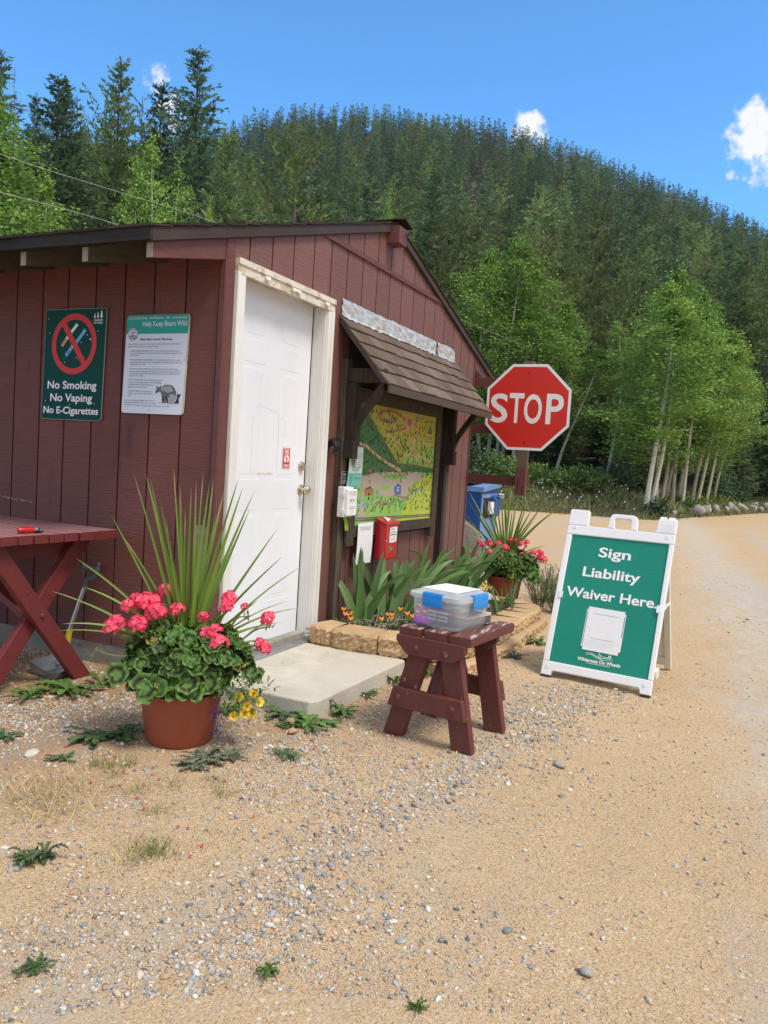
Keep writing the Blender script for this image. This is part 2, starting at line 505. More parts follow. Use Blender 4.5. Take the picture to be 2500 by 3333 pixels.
def terrain(az, d):
    """height of the hill at bearing az (degrees) and distance d from the picnic-side viewpoint"""
    az, d = np.asarray(az, float), np.asarray(d, float)
    e = np.interp(az, AZ_E, EDGE); s = d - e
    hb = np.interp(az, [-90, 2, 4.5, 9, 14, 110], [.25, .25, .3, .8, 1.0, 1.0])
    z = hb * np.clip((s + .1) / 2.2, 0, 1) ** .8 - .35 * np.clip(-s / .8, 0, 1)
    zr = EYE.z + RIDGE * np.tan(np.radians(np.interp(az, AZ_S, SKY)))
    x = np.clip((d - 40) / (RIDGE - 40), 0, None)
    up = np.where(x < 1, np.clip(x, 0, 1) ** 1.22, 1 - (x - 1) * .5)
    z = z + (zr - hb) * up
    return z + np.clip(s / 4, 0, 1) * (.25 + np.clip(d - 60, 0, 60) * .03) * (vnoise(az * .8 + 50, d * .12 + 9, 1.0, 7) - .5)


def pol(az, d, dz=0.0):
    return V((d * math.cos(rad(az)), d * math.sin(rad(az)), float(terrain(az, d)) + dz))


M_hill = mat('forest_floor', (.055, .042, .024), (.05, .06, .022), scale=.7, rough=.95, bump=1, bscale=6, col3=(.11, .085, .05))
ha = np.arange(-88, 108, 1.0)
hd = np.concatenate([np.arange(-.8, 6, .35), np.arange(6, 20, 1.4), np.linspace(21, 300, 70), np.linspace(305, 440, 16)])
HA = np.repeat(ha[:, None], len(hd), 1); HD = np.interp(HA, AZ_E, EDGE) + hd[None, :]
hz = terrain(HA, HD)
na, nd = HA.shape
ii = (np.arange(na - 1)[:, None] * nd + np.arange(nd - 1)[None, :]).ravel()
h_me = np_mesh('hill', np.stack([HD * np.cos(np.radians(HA)), HD * np.sin(np.radians(HA)), hz], -1).reshape(-1, 3),
               np.stack([ii, ii + nd, ii + nd + 1, ii + 1], -1), M_hill, smooth=True)
tag(place('hill', h_me), kind='structure')

# ------------------------------------------------------------------ trees
M_need = mat('conifer_needles', (1, 1, 1), rough=.75, spec=.2, attr=True, objrand=.42, leaf=.36)
M_leaf = mat('aspen_leaves', (1, 1, 1), rough=.5, spec=.35, attr=True, objrand=.16, leaf=.30)
M_bark = mat('conifer_bark', (.085, .066, .052), (.15, .12, .10), scale=3, stretch=(4, 4, 1), rough=.9, objrand=.2)
M_dead = mat('dead_wood', (.20, .18, .16), (.30, .27, .24), scale=3, rough=.9)
M_aspen = mat('aspen_bark', (.60, .58, .49), (.47, .46, .36), scale=2, rough=.8,
              wear=[((.05, .045, .04), .60, .66, 2.4, (2.2, 2.2, 5.5)), ((.05, .045, .04), .66, .70, 7, (1.2, 1.2, 7))])


def quads(P, D, Sd, L, Wd):
    """leaf-shaped quads: base P, direction D, side Sd, length L, width Wd"""
    L, Wd = L[:, None], Wd[:, None]
    return np.stack([P, P + D * L * .5 + Sd * Wd, P + D * L, P + D * L * .5 - Sd * Wd], 1).reshape(-1, 3)


def unit(a): return a / (np.linalg.norm(a, axis=1, keepdims=True) + 1e-9)


def conifer(seed, H=14., R=2.4, base=.08, whorls=30, per=7, spr=7, ls=.5, ws=.10, droop=.25, col=(.045, .075, .03), pw=.9, ragged=.25, gap=.0, tuft=False, skirt=True, far=False):
    """crown of needle sprays on drooping branches; returns crown arrays and branch list"""
    r = np.random.RandomState(seed); P, D, Sd, Ls, Ws, C, br, SK = [], [], [], [], [], [], [], []
    for w in range(whorls):
        t = (w + r.rand() * .8) / whorls
        z = H * (base + (1 - base) * t ** .95)
        rr = R * max(.06, (1 - t)) ** (pw * .88) * (min(1, .55 + t * 2.4))
        n = max(3, int(per * (.55 + .45 * (1 - t)))) + r.randint(0, 2); a0 = r.rand() * 6.28
        for k in range(n):
            if r.rand() < gap: continue
            a = a0 + 6.283 * k / n + r.randn() * .22; Lb = rr * (1 + ragged * r.randn())
            Lb = max(.12, Lb); z_ = min(H * .985, z + r.randn() * .55 * H * (1 - base) / whorls); dz = (.55 * t - droop * (1 - t)) + r.randn() * .08
            d = np.array([math.cos(a), math.sin(a), dz]); d /= np.linalg.norm(d); o = np.array([0, 0, z_])
            br.append((o, o + d * Lb * .85, .012 + .02 * (1 - t)))
            m = max(3, int(spr * (.35 + .65 * Lb / R)))
            s = r.rand(m) ** (.45 if tuft else .7) * 1.0
            side = np.array([-d[1], d[0], 0]); side /= np.linalg.norm(side)
            sg = r.choice([-1, 1], m)[:, None]
            fan = (.55 + .5 * r.rand(m)[:, None]) * (1.15 - .6 * s[:, None])
            dd = unit(d[None] * (.7 + .5 * s[:, None]) + side[None] * sg * fan + np.array([0, 0, 1.])[None] * (r.randn(m)[:, None] * .22 + (.35 if tuft else -.08)))
            p = o[None] + d[None] * (Lb * s[:, None]) + r.randn(m, 3) * .03 * H / 14
            P.append(p); D.append(dd)
            up = unit(np.cross(dd, r.randn(m, 3) * .7 + np.array([0, 0, 1.])))
            Sd.append(up); sz = ls * (.6 + .7 * r.rand(m)) * (.55 + .45 * (1 - t))
            Ls.append(sz); Ws.append(ws * (.7 + .6 * r.rand(m)) * (.6 + .4 * (1 - t)))
            bb = (.75 + .5 * r.rand()) * (.70 + .6 * r.rand(m)[:, None])
            yl = r.rand(m)[:, None]
            if skirt:
                nk = 2 if far else 8
                for q in range(nk):
                    a_, e_ = (.12 + .80 * q / nk), (.12 + .80 * (q + 1.25) / nk); ph = r.uniform(-1.2, 1.2); side2 = side * math.cos(ph) + np.array([0, 0, math.sin(ph)]); sw = (.15 if far else .048) * Lb * (1.15 - .35 * q / nk); wob = side * Lb * .09 * r.randn() + np.array([0, 0, .05 * Lb * r.randn()])
                    SK.append((o + d * Lb * a_, o + d * Lb * (a_ + e_) / 2 + side2 * sw + wob - np.array([0, 0, .06 * Lb]), o + d * Lb * e_ + wob, o + d * Lb * (a_ + e_) / 2 - side2 * sw + wob - np.array([0, 0, .06 * Lb]), bb.mean()))
            C.append(np.array(col)[None] * bb * (1 + np.array([.22, .12, -.05])[None] * (yl - .4)))
    # leader
    m = 14; zt = H * (.93 + .075 * r.rand(m)); P.append(np.stack([np.zeros(m), np.zeros(m), zt], 1) + r.randn(m, 3) * .02)
    D.append(unit(r.randn(m, 3) * .45 + np.array([0, 0, 1.]))); Sd.append(unit(r.randn(m, 3))); Ls.append(np.full(m, ls * .55)); Ws.append(np.full(m, ws * .6)); C.append(np.tile(np.array(col), (m, 1)))
    P, D, Sd, Ls, Ws, C = map(np.concatenate, (P, D, Sd, Ls, Ws, C))
    v = quads(P, D, Sd, Ls, Ws); c4 = np.repeat(C, 4, 0)
    if SK:
        v = np.vstack([v, np.array([q[:4] for q in SK]).reshape(-1, 3) + r.randn(len(SK) * 4, 3) * .03]); c4 = np.vstack([c4, np.repeat(np.array(col)[None] * np.array([q[4] for q in SK])[:, None] * .9, 4, 0)])
    f = np.arange(len(v)).reshape(-1, 4)
    return v, f, c4, br


def trunk_mb(H, r0, br, every=1, bend=0.0, n=7):
    b = MB(); pts = [(bend * math.sin(t * 3), bend * math.sin(t * 2 + 1) - bend * .84, H * t) for t in (0, .06, .2, .4, .6, .8, 1.0)]
    b.tube(pts, [r0 * 1.25, r0, r0 * .9, r0 * .72, r0 * .52, r0 * .28, r0 * .05], n)
    for o, e, rr in br[::every]: b.tube([o, (np.array(o) + np.array(e)) / 2 + np.array([0, 0, .04]), e], [rr, rr * .7, rr * .3], 3, cap=False)
    return b


def mesh_of(b, name, m):
    o = b.build(name, m, smooth=True); me = o.data; bpy.data.objects.remove(o); return me


SPRUCE = (.112, .186, .088); PINE = (.195, .255, .088); MIXED = (.160, .232, .088); BLUEG = (.125, .196, .108)
PROTO = {}
for key, kw in (('spruce', dict(seed=1, R=2.9, whorls=46, per=11, spr=30, ls=.34, ws=.055, droop=.32, col=SPRUCE)),
                ('spruce2', dict(seed=2, R=2.5, whorls=44, per=11, spr=27, ls=.33, ws=.052, droop=.22, col=BLUEG, gap=.05, ragged=.3)),
                ('fir', dict(seed=3, R=3.1, whorls=44, per=11, spr=32, ls=.34, ws=.056, droop=.15, col=MIXED, pw=.8)),
                ('pine', dict(seed=4, R=3.9, base=.14, whorls=30, per=7, spr=46, ls=.32, ws=.05, droop=-.10, col=PINE, pw=.62, ragged=.34, tuft=True, gap=.12)),
                ('pine2', dict(seed=5, R=3.3, base=.2, whorls=26, per=6, spr=44, ls=.31, ws=.05, droop=-.05, col=(.150, .205, .074), pw=.55, ragged=.42, tuft=True, gap=.2)),
                ('thin', dict(seed=6, R=1.7, base=.25, whorls=30, per=5, spr=14, ls=.32, ws=.05, droop=.3, col=SPRUCE, gap=.35, ragged=.45))):
    v, f, c, br = conifer(**kw)
    PROTO[key] = (np_mesh(key + '_crown', v, f, M_need, c), mesh_of(trunk_mb(14., .17, br, 2), key + '_trunk', M_bark))
v, f, c, br = conifer(9, R=1.3, base=.2, whorls=26, per=5, spr=2, ls=.2, ws=.02, col=(.10, .09, .07), droop=.15, skirt=False)
PROTO['dead'] = (np_mesh('dead_twigs', v, f, M_need, c), mesh_of(trunk_mb(14., .13, br, 1), 'dead_trunk', M_dead))
FAR = []
for i, kw in enumerate((dict(seed=21, R=2.25, whorls=20, per=6, spr=8, ls=.9, ws=.17, droop=.25, col=SPRUCE),
                        dict(seed=22, R=1.95, whorls=19, per=6, spr=8, ls=.9, ws=.17, droop=.2, col=BLUEG, ragged=.3),
                        dict(seed=23, R=2.5, whorls=18, per=6, spr=9, ls=.9, ws=.18, droop=.05, col=MIXED, pw=.75),
                        dict(seed=24, R=2.45, base=.25, whorls=15, per=6, spr=8, ls=.75, ws=.15, droop=-.1, col=PINE, pw=.6, ragged=.35, tuft=True),
                        dict(seed=25, R=1.6, base=.2, whorls=18, per=5, spr=4, ls=.70, ws=.13, droop=.2, col=SPRUCE, gap=.2, ragged=.4))):
    v, f, c, br = conifer(far=True, **kw)
    tv = np.array([(.13 * math.cos(a) * q, .13 * math.sin(a) * q, z) for z, q in ((-.6, 1), (7, .7), (13.6, .1)) for a in (0, 1.57, 3.14, 4.71)])
    tf = np.array([(j * 4 + k, j * 4 + (k + 1) % 4, j * 4 + 4 + (k + 1) % 4, j * 4 + 4 + k) for j in range(2) for k in range(4)])
    V2 = np.vstack([v, tv]); F2 = np.vstack([f, tf + len(v)]); C2 = np.vstack([c, np.tile((.10, .085, .07), (12, 1))])
    FAR.append((V2, F2, C2, np_mesh('far_conifer', V2, F2, M_need, C2)))


def tree(kind, name, label, cat, loc, H, rz, group=None, lean=(0, 0), fat=1.0, href=14.):
    t = thing(name, label, cat, loc, group); s = H / href
    t.rotation_euler = (lean[0], lean[1], rz); t.scale = (s * fat, s * fat, s)
    crown, trunk = PROTO[kind]
    place('crown', crown, t); place('trunk', trunk, t)
    return t


R = random.Random(5)
near_forest = []
# the big trees one can tell apart: bearing, elevation of the tip, distance, kind, width, label
BIG = [(51.6, 23.0, 52, 'spruce2', 1.1, 'tall dark spruce cut off by the left edge above the bright aspen'),
       (50.1, 22.2, 58, 'dead', 1.0, 'bare dead-topped conifer standing just right of the left-edge spruce'),
       (49.1, 21.2, 62, 'spruce2', .9, 'blue-green spruce between the bare conifer and the broad dark spruce on the left'),
       (48.0, 22.3, 47, 'spruce', 1.25, 'broad very dark spruce standing right of the bright aspen at the left edge'),
       (47.3, 21.9, 60, 'spruce2', .9, 'slim spruce peeking out behind the broad dark spruce on the left'),
       (46.8, 21.6, 64, 'thin', 1.0, 'thin spindly conifer right of the broad dark spruce'),
       (45.6, 22.2, 58, 'pine2', .8, 'open-crowned pine left of the tall twin-tipped conifer'),
       (44.5, 23.9, 50, 'fir', .78, 'tall twin-tipped conifer left of the small cloud'),
       (42.9, 22.3, 60, 'pine2', .7, 'ragged pine just left of the cloud and right of the twin-tipped conifer'),
       (41.9, 23.1, 54, 'spruce2', 1.2, 'conifer with its tip against the small left cloud'),
       (40.5, 22.5, 58, 'pine2', .8, 'loose-branched conifer between the cloud and the tallest conifer'),
       (39.0, 25.5, 50, 'spruce2', 1.25, 'tallest conifer of all, its open tip high above the shed eave'),
       (37.6, 21.0, 46, 'fir', .85, 'full olive conifer right of the tallest conifer, above the shed roof'),
       (35.6, 19.9, 56, 'fir', .7, 'narrow conifer between the olive conifer and the big round pine over the roof'),
       (32.2, 22.0, 40, 'pine', 1.0, 'big round-crowned olive pine above the middle of the shed roof'),
       (28.1, 19.2, 55, 'spruce', .9, 'dark conifer above the roof between the round pine and the ridge end'),
       (24.7, 18.4, 52, 'pine2', .9, 'pale green pine rising behind the ridge end of the shed'),
       (22.7, 20.0, 48, 'spruce', 1.0, 'dark full conifer rising right behind the ridge end of the shed'),
       (20.6, 17.4, 44, 'pine2', .75, 'bare-stemmed pine on the forest edge right of the shed ridge'),
       (19.3, 17.0, 46, 'fir', .8, 'olive conifer behind the leftmost aspen right of the roof slope'),
       (16.8, 16.6, 47, 'spruce', .9, 'dark conifer standing behind the aspens beside the roof slope'),
       (14.4, 16.0, 44, 'pine2', .8, 'rusty-tipped pine between the two aspen groups'),
       (13.2, 12.8, 38, 'pine', .75, 'low olive pine above the right edge of the stop sign'),
       (12.0, 14.6, 43, 'pine', .8, 'broad olive pine above and right of the stop sign'),
       (11.0, 18.2, 50, 'pine', .95, 'large dense pine between the aspen groups, the tallest there'),
       (9.0, 14.6, 42, 'pine', .85, 'olive pine just left of the thin lone aspen'),
       (7.8, 16.5, 56, 'fir', .9, 'soft green conifer left of the large aspen clump top'),
       (2.6, 15.6, 58, 'spruce', .9, 'dark conifer showing right of the large aspen clump top'),
       (1.2, 14.6, 47, 'fir', 1.0, 'full green conifer at the right edge beside the aspen clump'),
       (-.6, 14.2, 45, 'pine', .9, 'olive pine cut off by the right edge of the view'),
       (-1.4, 12.4, 43, 'spruce', 1.0, 'dark spruce low at the right edge above the rock row')]
for az, el, d, kind, fat, lab in BIG:
    p = pol(az, d, -.15); H = EYE.z + d * math.tan(rad(el)) - p.z
    tree(kind, 'conifer', lab, 'tree', p, H, R.random() * 6.28, 'large conifers at the forest edge', fat=fat, lean=(R.gauss(0, .015), R.gauss(0, .015)))
    near_forest.append((p.x, p.y))

cand = []
rr = np.random.RandomState(11)
d = 31.0
while d < 352:
    gap_ = 4.4 + d * .0075
    for az in np.arange(-14, 66, math.degrees(gap_ / d)):
        a2, d2 = az + rr.randn() * math.degrees(gap_ / d) * .3, d + rr.randn() * gap_ * .33
        e = np.interp(a2, AZ_E, EDGE)
        if d2 < e + 12.0: continue
        cand.append((a2, d2))
    d += gap_ * .92
cand = np.array(cand)
Hs = np.where(cand[:, 1] < 62, 6 + 8 * rr.rand(len(cand)), 9 + 7.5 * rr.rand(len(cand)))
tz = terrain(cand[:, 0], cand[:, 1])
sky_t = np.interp(cand[:, 0], [-8, 0, 5, 11, 17, 27, 34, 43, 52, 66], [14, 16.4, 18.9, 21.3, 23.2, 24.0, 23.2, 21.2, 19.5, 19]) - .4 * rr.rand(len(cand))
Hs = np.maximum(np.minimum(Hs, EYE.z + cand[:, 1] * np.tan(np.radians(sky_t)) - tz), 5 + 2 * rr.rand(len(cand)))
el_tip = np.degrees(np.arctan2(tz + Hs - EYE.z, cand[:, 1]))
# low trees of the near belt must not rise above the big ones' skyline
vis = (cand[:, 0] > -2.6) & (cand[:, 0] < 53) & (el_tip > np.interp(cand[:, 0], [-5, 12, 18, 25, 52], [0, 0, 8.5, 17.6, 14.2]))
size = Hs / cand[:, 1]
order = np.argsort(-np.where(vis, size, -1))
NIND = 300 - len(BIG)
ind = order[:NIND]; rest = order[NIND:]
for i in ind:
    az, dd = cand[i]
    p = pol(az, dd, -.2); kd = R.choice(['spruce', 'spruce2', 'fir', 'fir', 'pine', 'pine2', 'thin'])
    rz = R.random() * 6.28
    if dd < 95:
        tree(kd, 'conifer', 'dark green conifer among many on the wooded slope behind the shed and aspens', 'tree', p, float(Hs[i]), rz,
             'conifers covering the wooded slope', fat=.85 + .3 * R.random())
    else:
        t = place('conifer', FAR[R.randrange(5)][3], None, p, (0, 0, rz), float(Hs[i]) / 14)
        tag(t, 'dark green conifer among many on the wooded slope behind the shed and aspens', 'tree', 'conifers covering the wooded slope')
vv, ff, cc, nv = [], [], [], 0
for i in rest:
    az, dd = cand[i]
    v, f, c, _ = FAR[rr.choice(5, p=[.25, .25, .25, .13, .12])]
    s, a = Hs[i] / 14, rr.rand() * 6.28; w = s * (.85 + .3 * rr.rand())
    ca, sa = math.cos(a) * w, math.sin(a) * w
    vv.append(np.stack([v[:, 0] * ca - v[:, 1] * sa + dd * math.cos(rad(az)), v[:, 0] * sa + v[:, 1] * ca + dd * math.sin(rad(az)), v[:, 2] * s + tz[i] - .2], 1))
    ff.append(f + nv); nv += len(v)
    k = (.58 + .90 * rr.rand()) * (1 + np.array([.26, .08, .0]) * (rr.rand() - .4))
    if rr.rand() < .035: c = c.mean(1, keepdims=True) * np.array([[1.25, 1.08, .95]])        # a few dead grey ones
    cc.append(c * k)
tag(place('conifer_forest', np_mesh('conifer_forest', np.vstack(vv), np.vstack(ff), M_need, np.vstack(cc))),
    'dense dark green conifer forest covering the far hillside up to the ridge', 'forest', kind='stuff')


# ------------------------------------------------------------------ aspens
def aspen(seed, crown0=.22, Rc=1.5, n_br=38, per=170, H=10., leaf=.085, bend=.25, col=(.175, .300, .058)):
    r = np.random.RandomState(seed); b = MB(); N = 10
    pts = [V((bend * math.sin(t * 2.6 + seed), bend * .7 * (math.sin(t * 3.1 + 2 * seed)), H * t)) for t in np.linspace(0, 1, N)]
    o = pts[0].copy()
    for p in pts: p.x -= o.x; p.y -= o.y
    b.tube(pts, [.060 * (1 - t) ** .8 + .006 for t in np.linspace(0, 1, N)], 8)
    P, C = [], []
    for k in range(n_br):
        t = crown0 + (1 - crown0) * (k + r.rand()) / n_br; i = min(N - 2, int(t * (N - 1))); q = t * (N - 1) - i
        o = pts[i].lerp(pts[i + 1], q); u = (t - crown0) / (1 - crown0)
        rad_ = Rc * (math.sin(math.pi * min(1, u * .88 + .16)) ** .7) * (.6 + .6 * r.rand()); a = r.rand() * 6.28
        up = .25 + .9 * u + r.randn() * .15
        e = o + V((math.cos(a), math.sin(a), up)).normalized() * rad_ * 1.1
        m_ = o.lerp(e, .5) + V((0, 0, -.06 * rad_))
        b.tube([o, m_, e], [.017 * (1.1 - t), .010 * (1.1 - t), .003], 4, cap=False)
        nl = int(per * (.45 + .55 * rad_ / Rc)); s = r.rand(nl) ** .6 * .95 + .1
        c0 = np.array(o)[None] * (1 - s[:, None]) + np.array(e)[None] * s[:, None]
        P.append(c0 + r.randn(nl, 3) * (.10 + .17 * rad_ * np.sin(np.pi * np.clip(s, .1, .9)))[:, None] * np.array([1, 1, .75]))
        C.append(np.tile((.8 + .4 * r.rand()), (nl, 1)) * np.array(col)[None] * (.72 + .62 * r.rand(nl, 1)) * (1 + np.array([.4, .1, -.1]) * (r.rand(nl, 1) - .45)))
    nl = 120; P.append(np.array(pts[-1])[None] + r.randn(nl, 3) * np.array([.14, .14, .34]) - np.array([0, 0, .15])); C.append(np.array(col)[None] * (.8 + .6 * r.rand(nl, 1)))
    P, C = np.vstack(P), np.vstack(C); n = len(P)
    D = unit(r.randn(n, 3) * np.array([1, 1, .7]) - np.array([0, 0, .35])); Sd = unit(np.cross(D, r.randn(n, 3)))
    v = quads(P, D, Sd, leaf * (.7 + .6 * r.rand(n)), leaf * .45 * (.7 + .6 * r.rand(n)))
    return np_mesh('aspen_crown', v, np.arange(len(v)).reshape(-1, 4), M_leaf, np.repeat(C, 4, 0)), mesh_of(b, 'aspen_trunk', M_aspen)


for i, (c0, rc, nb, pr, bd) in enumerate(((.24, 1.5, 46, 230, .25), (.30, 1.3, 44, 210, .35), (.20, 1.65, 48, 240, .2), (.34, 1.2, 38, 200, .4))):
    PROTO['asp%d' % i] = aspen(40 + i, c0, rc, nb, pr, bend=bd)
PROTO['aspthin'] = aspen(50, .60, .62, 22, 95, bend=.35)
PROTO['aspbush'] = aspen(51, .06, 1.7, 52, 170, bend=.2, col=(.20, .33, .065))


def aspen_at(kind, label, base_az, base_el, tip_az, tip_el, d, fat, group):
    p = pol(base_az, d); p.z = min(p.z, EYE.z + d * math.tan(rad(base_el)) + .1)
    H = EYE.z + d * math.tan(rad(tip_el)) - p.z
    a = rad(base_az); side = math.tan(rad(tip_az - base_az)) * d / H          # lean so that the tip stands where it does
    ax = V((-math.sin(a), math.cos(a), 0)) * side
    t = tree(kind, 'aspen', label, 'tree', p, H, 0, group, fat=fat * (10 / H) * 1.05, href=10.)
    up = (V((0, 0, 1)) + ax).normalized()
    t.rotation_mode = 'QUATERNION'
    t.rotation_quaternion = V((0, 0, 1)).rotation_difference(up) @ Matrix.Rotation(R.random() * 6.28, 3, 'Z').to_quaternion()
    return t


gr = 'white-trunked aspens of the right-hand clump'
for k, (kind, a, b, c, e, d, fat) in enumerate(sorted((('asp0', 6.19, -2.29, 7.0, 11.3, 25.6, 1.1), ('asp1', 5.9, -2.26, 6.0, 13.0, 26.2, .95), ('asp2', 5.58, -1.63, 5.3, 13.5, 29, .95),
                                                ('asp3', 5.22, -1.6, 4.6, 13.3, 30, 1.0), ('asp0', 5.0, -1.33, 4.2, 12.3, 32, .95), ('asp1', 4.5, -1.46, 3.5, 11.2, 30.5, .95),
                                                ('asp2', 3.86, -1.58, 2.8, 10.3, 30, .92), ('asp3', 3.26, -1.5, 3.2, 9.6, 31.4, .9), ('asp1', 2.97, -1.56, 2.3, 9.8, 31.2, .85),
                                                ('asp3', 1.91, -1.09, 1.8, 7.2, 36, .85), ('asp2', 6.6, -1.2, 7.0, 10.2, 32, 1.0), ('asp1', 4.2, -1.3, 3.4, 8.3, 33, 1.1), ('asp0', 2.4, -1.3, 2.1, 8.6, 34, .9)), key=lambda q: -q[1])):
    aspen_at(kind, ORD[k] + ' white-trunked aspen from the left in the right-hand clump by the rocks', a, b, c, e, d, fat * 1.15, gr)
aspen_at('aspthin', 'thin lone aspen with a small top, left of the large right-hand clump', 9.06, -.92, 9.9, 10.3, 31, 1.0, 'thin aspens between the clumps')
aspen_at('aspthin', 'second thin aspen, leaning right beside the thin lone one', 8.8, -.99, 8.3, 7.6, 30.5, .9, 'thin aspens between the clumps')
gr = 'aspens behind the shed and the stop sign'
for k, (kind, a, b, c, e, d, fat) in enumerate((('asp3', 19.6, -.34, 20.05, 14.1, 35, 1.05), ('asp1', 17.8, -.33, 18.5, 14.9, 34, 1.05), ('asp0', 17.4, -.33, 17.58, 15.8, 33.5, 1.1), ('asp2', 16.7, -.41, 16.7, 15.4, 33, 1.0),
                                                ('asp1', 16.2, -.41, 14.9, 13.9, 33.5, .95), ('asp0', 15.8, -.38, 13.5, 12.1, 33, .9), ('asp2', 15.5, -.4, 15.8, 11, 32, 1.0), ('asp3', 12.6, -1.0, 11.9, 8.6, 31.5, .9))):
    aspen_at(kind, ORD[k] + ' aspen from the left in the group behind the stop sign', a, b, c, e, d, fat * 1.25, gr)
for kind, a, c, e, d, fat, lab in (('asp0', 50.3, 50.3, 20.8, 27, 1.55, 'big bright aspen with a white trunk at the left edge above the eave'), ('asp2', 52.3, 51.6, 18.2, 26, 1.5, 'aspen partly cut off by the left edge, beside the big bright one'),
                                   ('aspbush', 48.3, 48.0, 16.6, 28, 1.0, 'lower aspen tucked right of the big bright aspen on the left'),
                                   ('aspbush', 41.8, 41.8, 19.6, 27, .90, 'bright young aspen with the highest tip over the shed eave'), ('aspbush', 40.2, 40.3, 18.6, 27.4, .75, 'bright young aspen just right of the highest tip over the eave'),
                                   ('aspbush', 43.4, 43.5, 17.4, 27.2, .75, 'bright young aspen just left of the highest tip over the eave'),
                                   ('aspbush', 38.6, 38.4, 16.4, 27, .3, 'small aspen tip showing above the roof left of the olive conifer'),
                                   ('aspbush', 26.2, 26.0, 18.0, 31, .5, 'light green aspen top showing above the roof near the ridge end')):
    p = pol(a, d); aspen_at(kind, lab, a, 2, c, e, d, fat, 'aspens above the shed roof')

# ------------------------------------------------------------------ shed
FX, FY, RX, BY = 3.32, 2.49, 7.33, 7.6           # left wall, front wall, right wall, back wall
RIDX, RIDZ, SL = 5.305, 3.0, .302                # ridge and roof pitch
EAVE_L, EAVE_R = 2.75, 7.86
def roofz(x): return RIDZ - SL * abs(x - RIDX)


M_side = mat('maroon_siding', (.205, .086, .067), (.162, .067, .053), col3=(.180, .080, .064), scale=3, stretch=(2, 2, 34), rough=.50, bump=.75, bscale=3.2, bstretch=(3, 3, 42), attr=True, spec=.6,
             wear=[((.27, .17, .15), .64, .84, 5, (2, 2, 60)), ((.11, .055, .05), .60, .76, 2.2, (2.5, 2.5, .5))])
M_sideL = mat('maroon_siding_shaded', (.182, .068, .060), (.146, .054, .048), scale=3, stretch=(2, 2, 34), rough=.62, bump=.75, bscale=3.2, bstretch=(3, 3, 42), attr=True, spec=.35,
              wear=[((.19, .10, .095), .64, .84, 5, (2, 2, 60)), ((.075, .036, .034), .60, .76, 2.2, (2.5, 2.5, .5))])  # same paint as the front, darkened for the less lit side wall
M_groove = mat('groove_dark', (.012, .005, .006), rough=.9)  # siding backing coloured near black, painting in the shade of the grooves
M_trim = mat('maroon_trim', (.145, .052, .046), (.115, .04, .037), scale=4, stretch=(3, 3, 8), rough=.55, bump=.3, bscale=10, bstretch=(6, 6, 1.5))
M_metal_dk = mat('dark_drip_edge', (.050, .036, .034), (.066, .05, .047), scale=3, rough=.65, spec=.2)
M_fascia = mat('dark_fascia', (.026, .022, .022), (.040, .034, .033), scale=3, stretch=(4, .6, 4), rough=.75, spec=.15)
M_rafter = mat('olive_rafter', (.085, .075, .052), (.06, .052, .036), scale=4, stretch=(1, 6, 6), rough=.8)
M_rafter_end = mat('raw_rafter_end', (.36, .32, .27), (.27, .23, .19), scale=14, rough=.85)
M_shingle = mat('brown_shingles', (.205, .155, .128), (.108, .084, .072), scale=230, detail=3, rough=.95, attr=True, bump=.6, bscale=260, spec=.15)
M_conc = mat('concrete', (.55, .515, .44), (.42, .39, .33), scale=5, rough=.9, bump=.5, bscale=60, col3=(.50, .46, .39), wear=[((.20, .17, .13), .62, .72, 26, (1, 1, 1))])
M_found = mat('foundation_concrete', (.34, .32, .28), (.22, .205, .175), scale=4, rough=.95, bump=.6, bscale=30, wear=[((.13, .11, .085), .58, .70, 7, (1, 1, 2)), ((.20, .08, .07), .70, .74, 3, (1, 1, 3))])

M_white = mat('white_door_paint', (.77, .79, .86), (.71, .73, .80), scale=1.3, rough=.38, spec=.5, bump=.05, bscale=20)
M_whtrim = mat('worn_white_trim', (.74, .74, .73), (.67, .665, .65), scale=2, stretch=(3, 3, 1), rough=.6,
               wear=[((.52, .45, .34), .66, .74, 9, (3, 3, 1.3))], bump=.4, bscale=8, bstretch=(6, 6, .8))
M_peel = mat('peeling_head_trim', (.72, .70, .66), (.60, .55, .47), scale=7, rough=.8, wear=[((.50, .42, .30), .50, .56, 12, (1, 1, 1.5)), ((.25, .21, .17), .68, .72, 24, (1, 1, 1))], bump=.6, bscale=30)
M_gap = mat('gap_black', (.012, .011, .011), rough=.8)
M_alu = mat('aluminium', (.60, .60, .60), (.42, .42, .42), scale=30, stretch=(.2, 8, 1), rough=.35, metal=.9)
M_brass = mat('dull_nickel_brass', (.62, .56, .44), (.5, .45, .36), scale=8, rough=.22, metal=1)
M_red = mat('sign_red', (.60, .030, .022), (.56, .026, .02), scale=2, rough=.5)
M_wht = mat('sign_white', (.78, .79, .82), rough=.5)
M_blk = mat('sign_black', (.015, .015, .017), rough=.5)

shed = thing('shed', 'small maroon wood-sided shed with white door and gabled shingle roof', 'shed', (FX, FY, 0))
rs = np.random.RandomState(3)
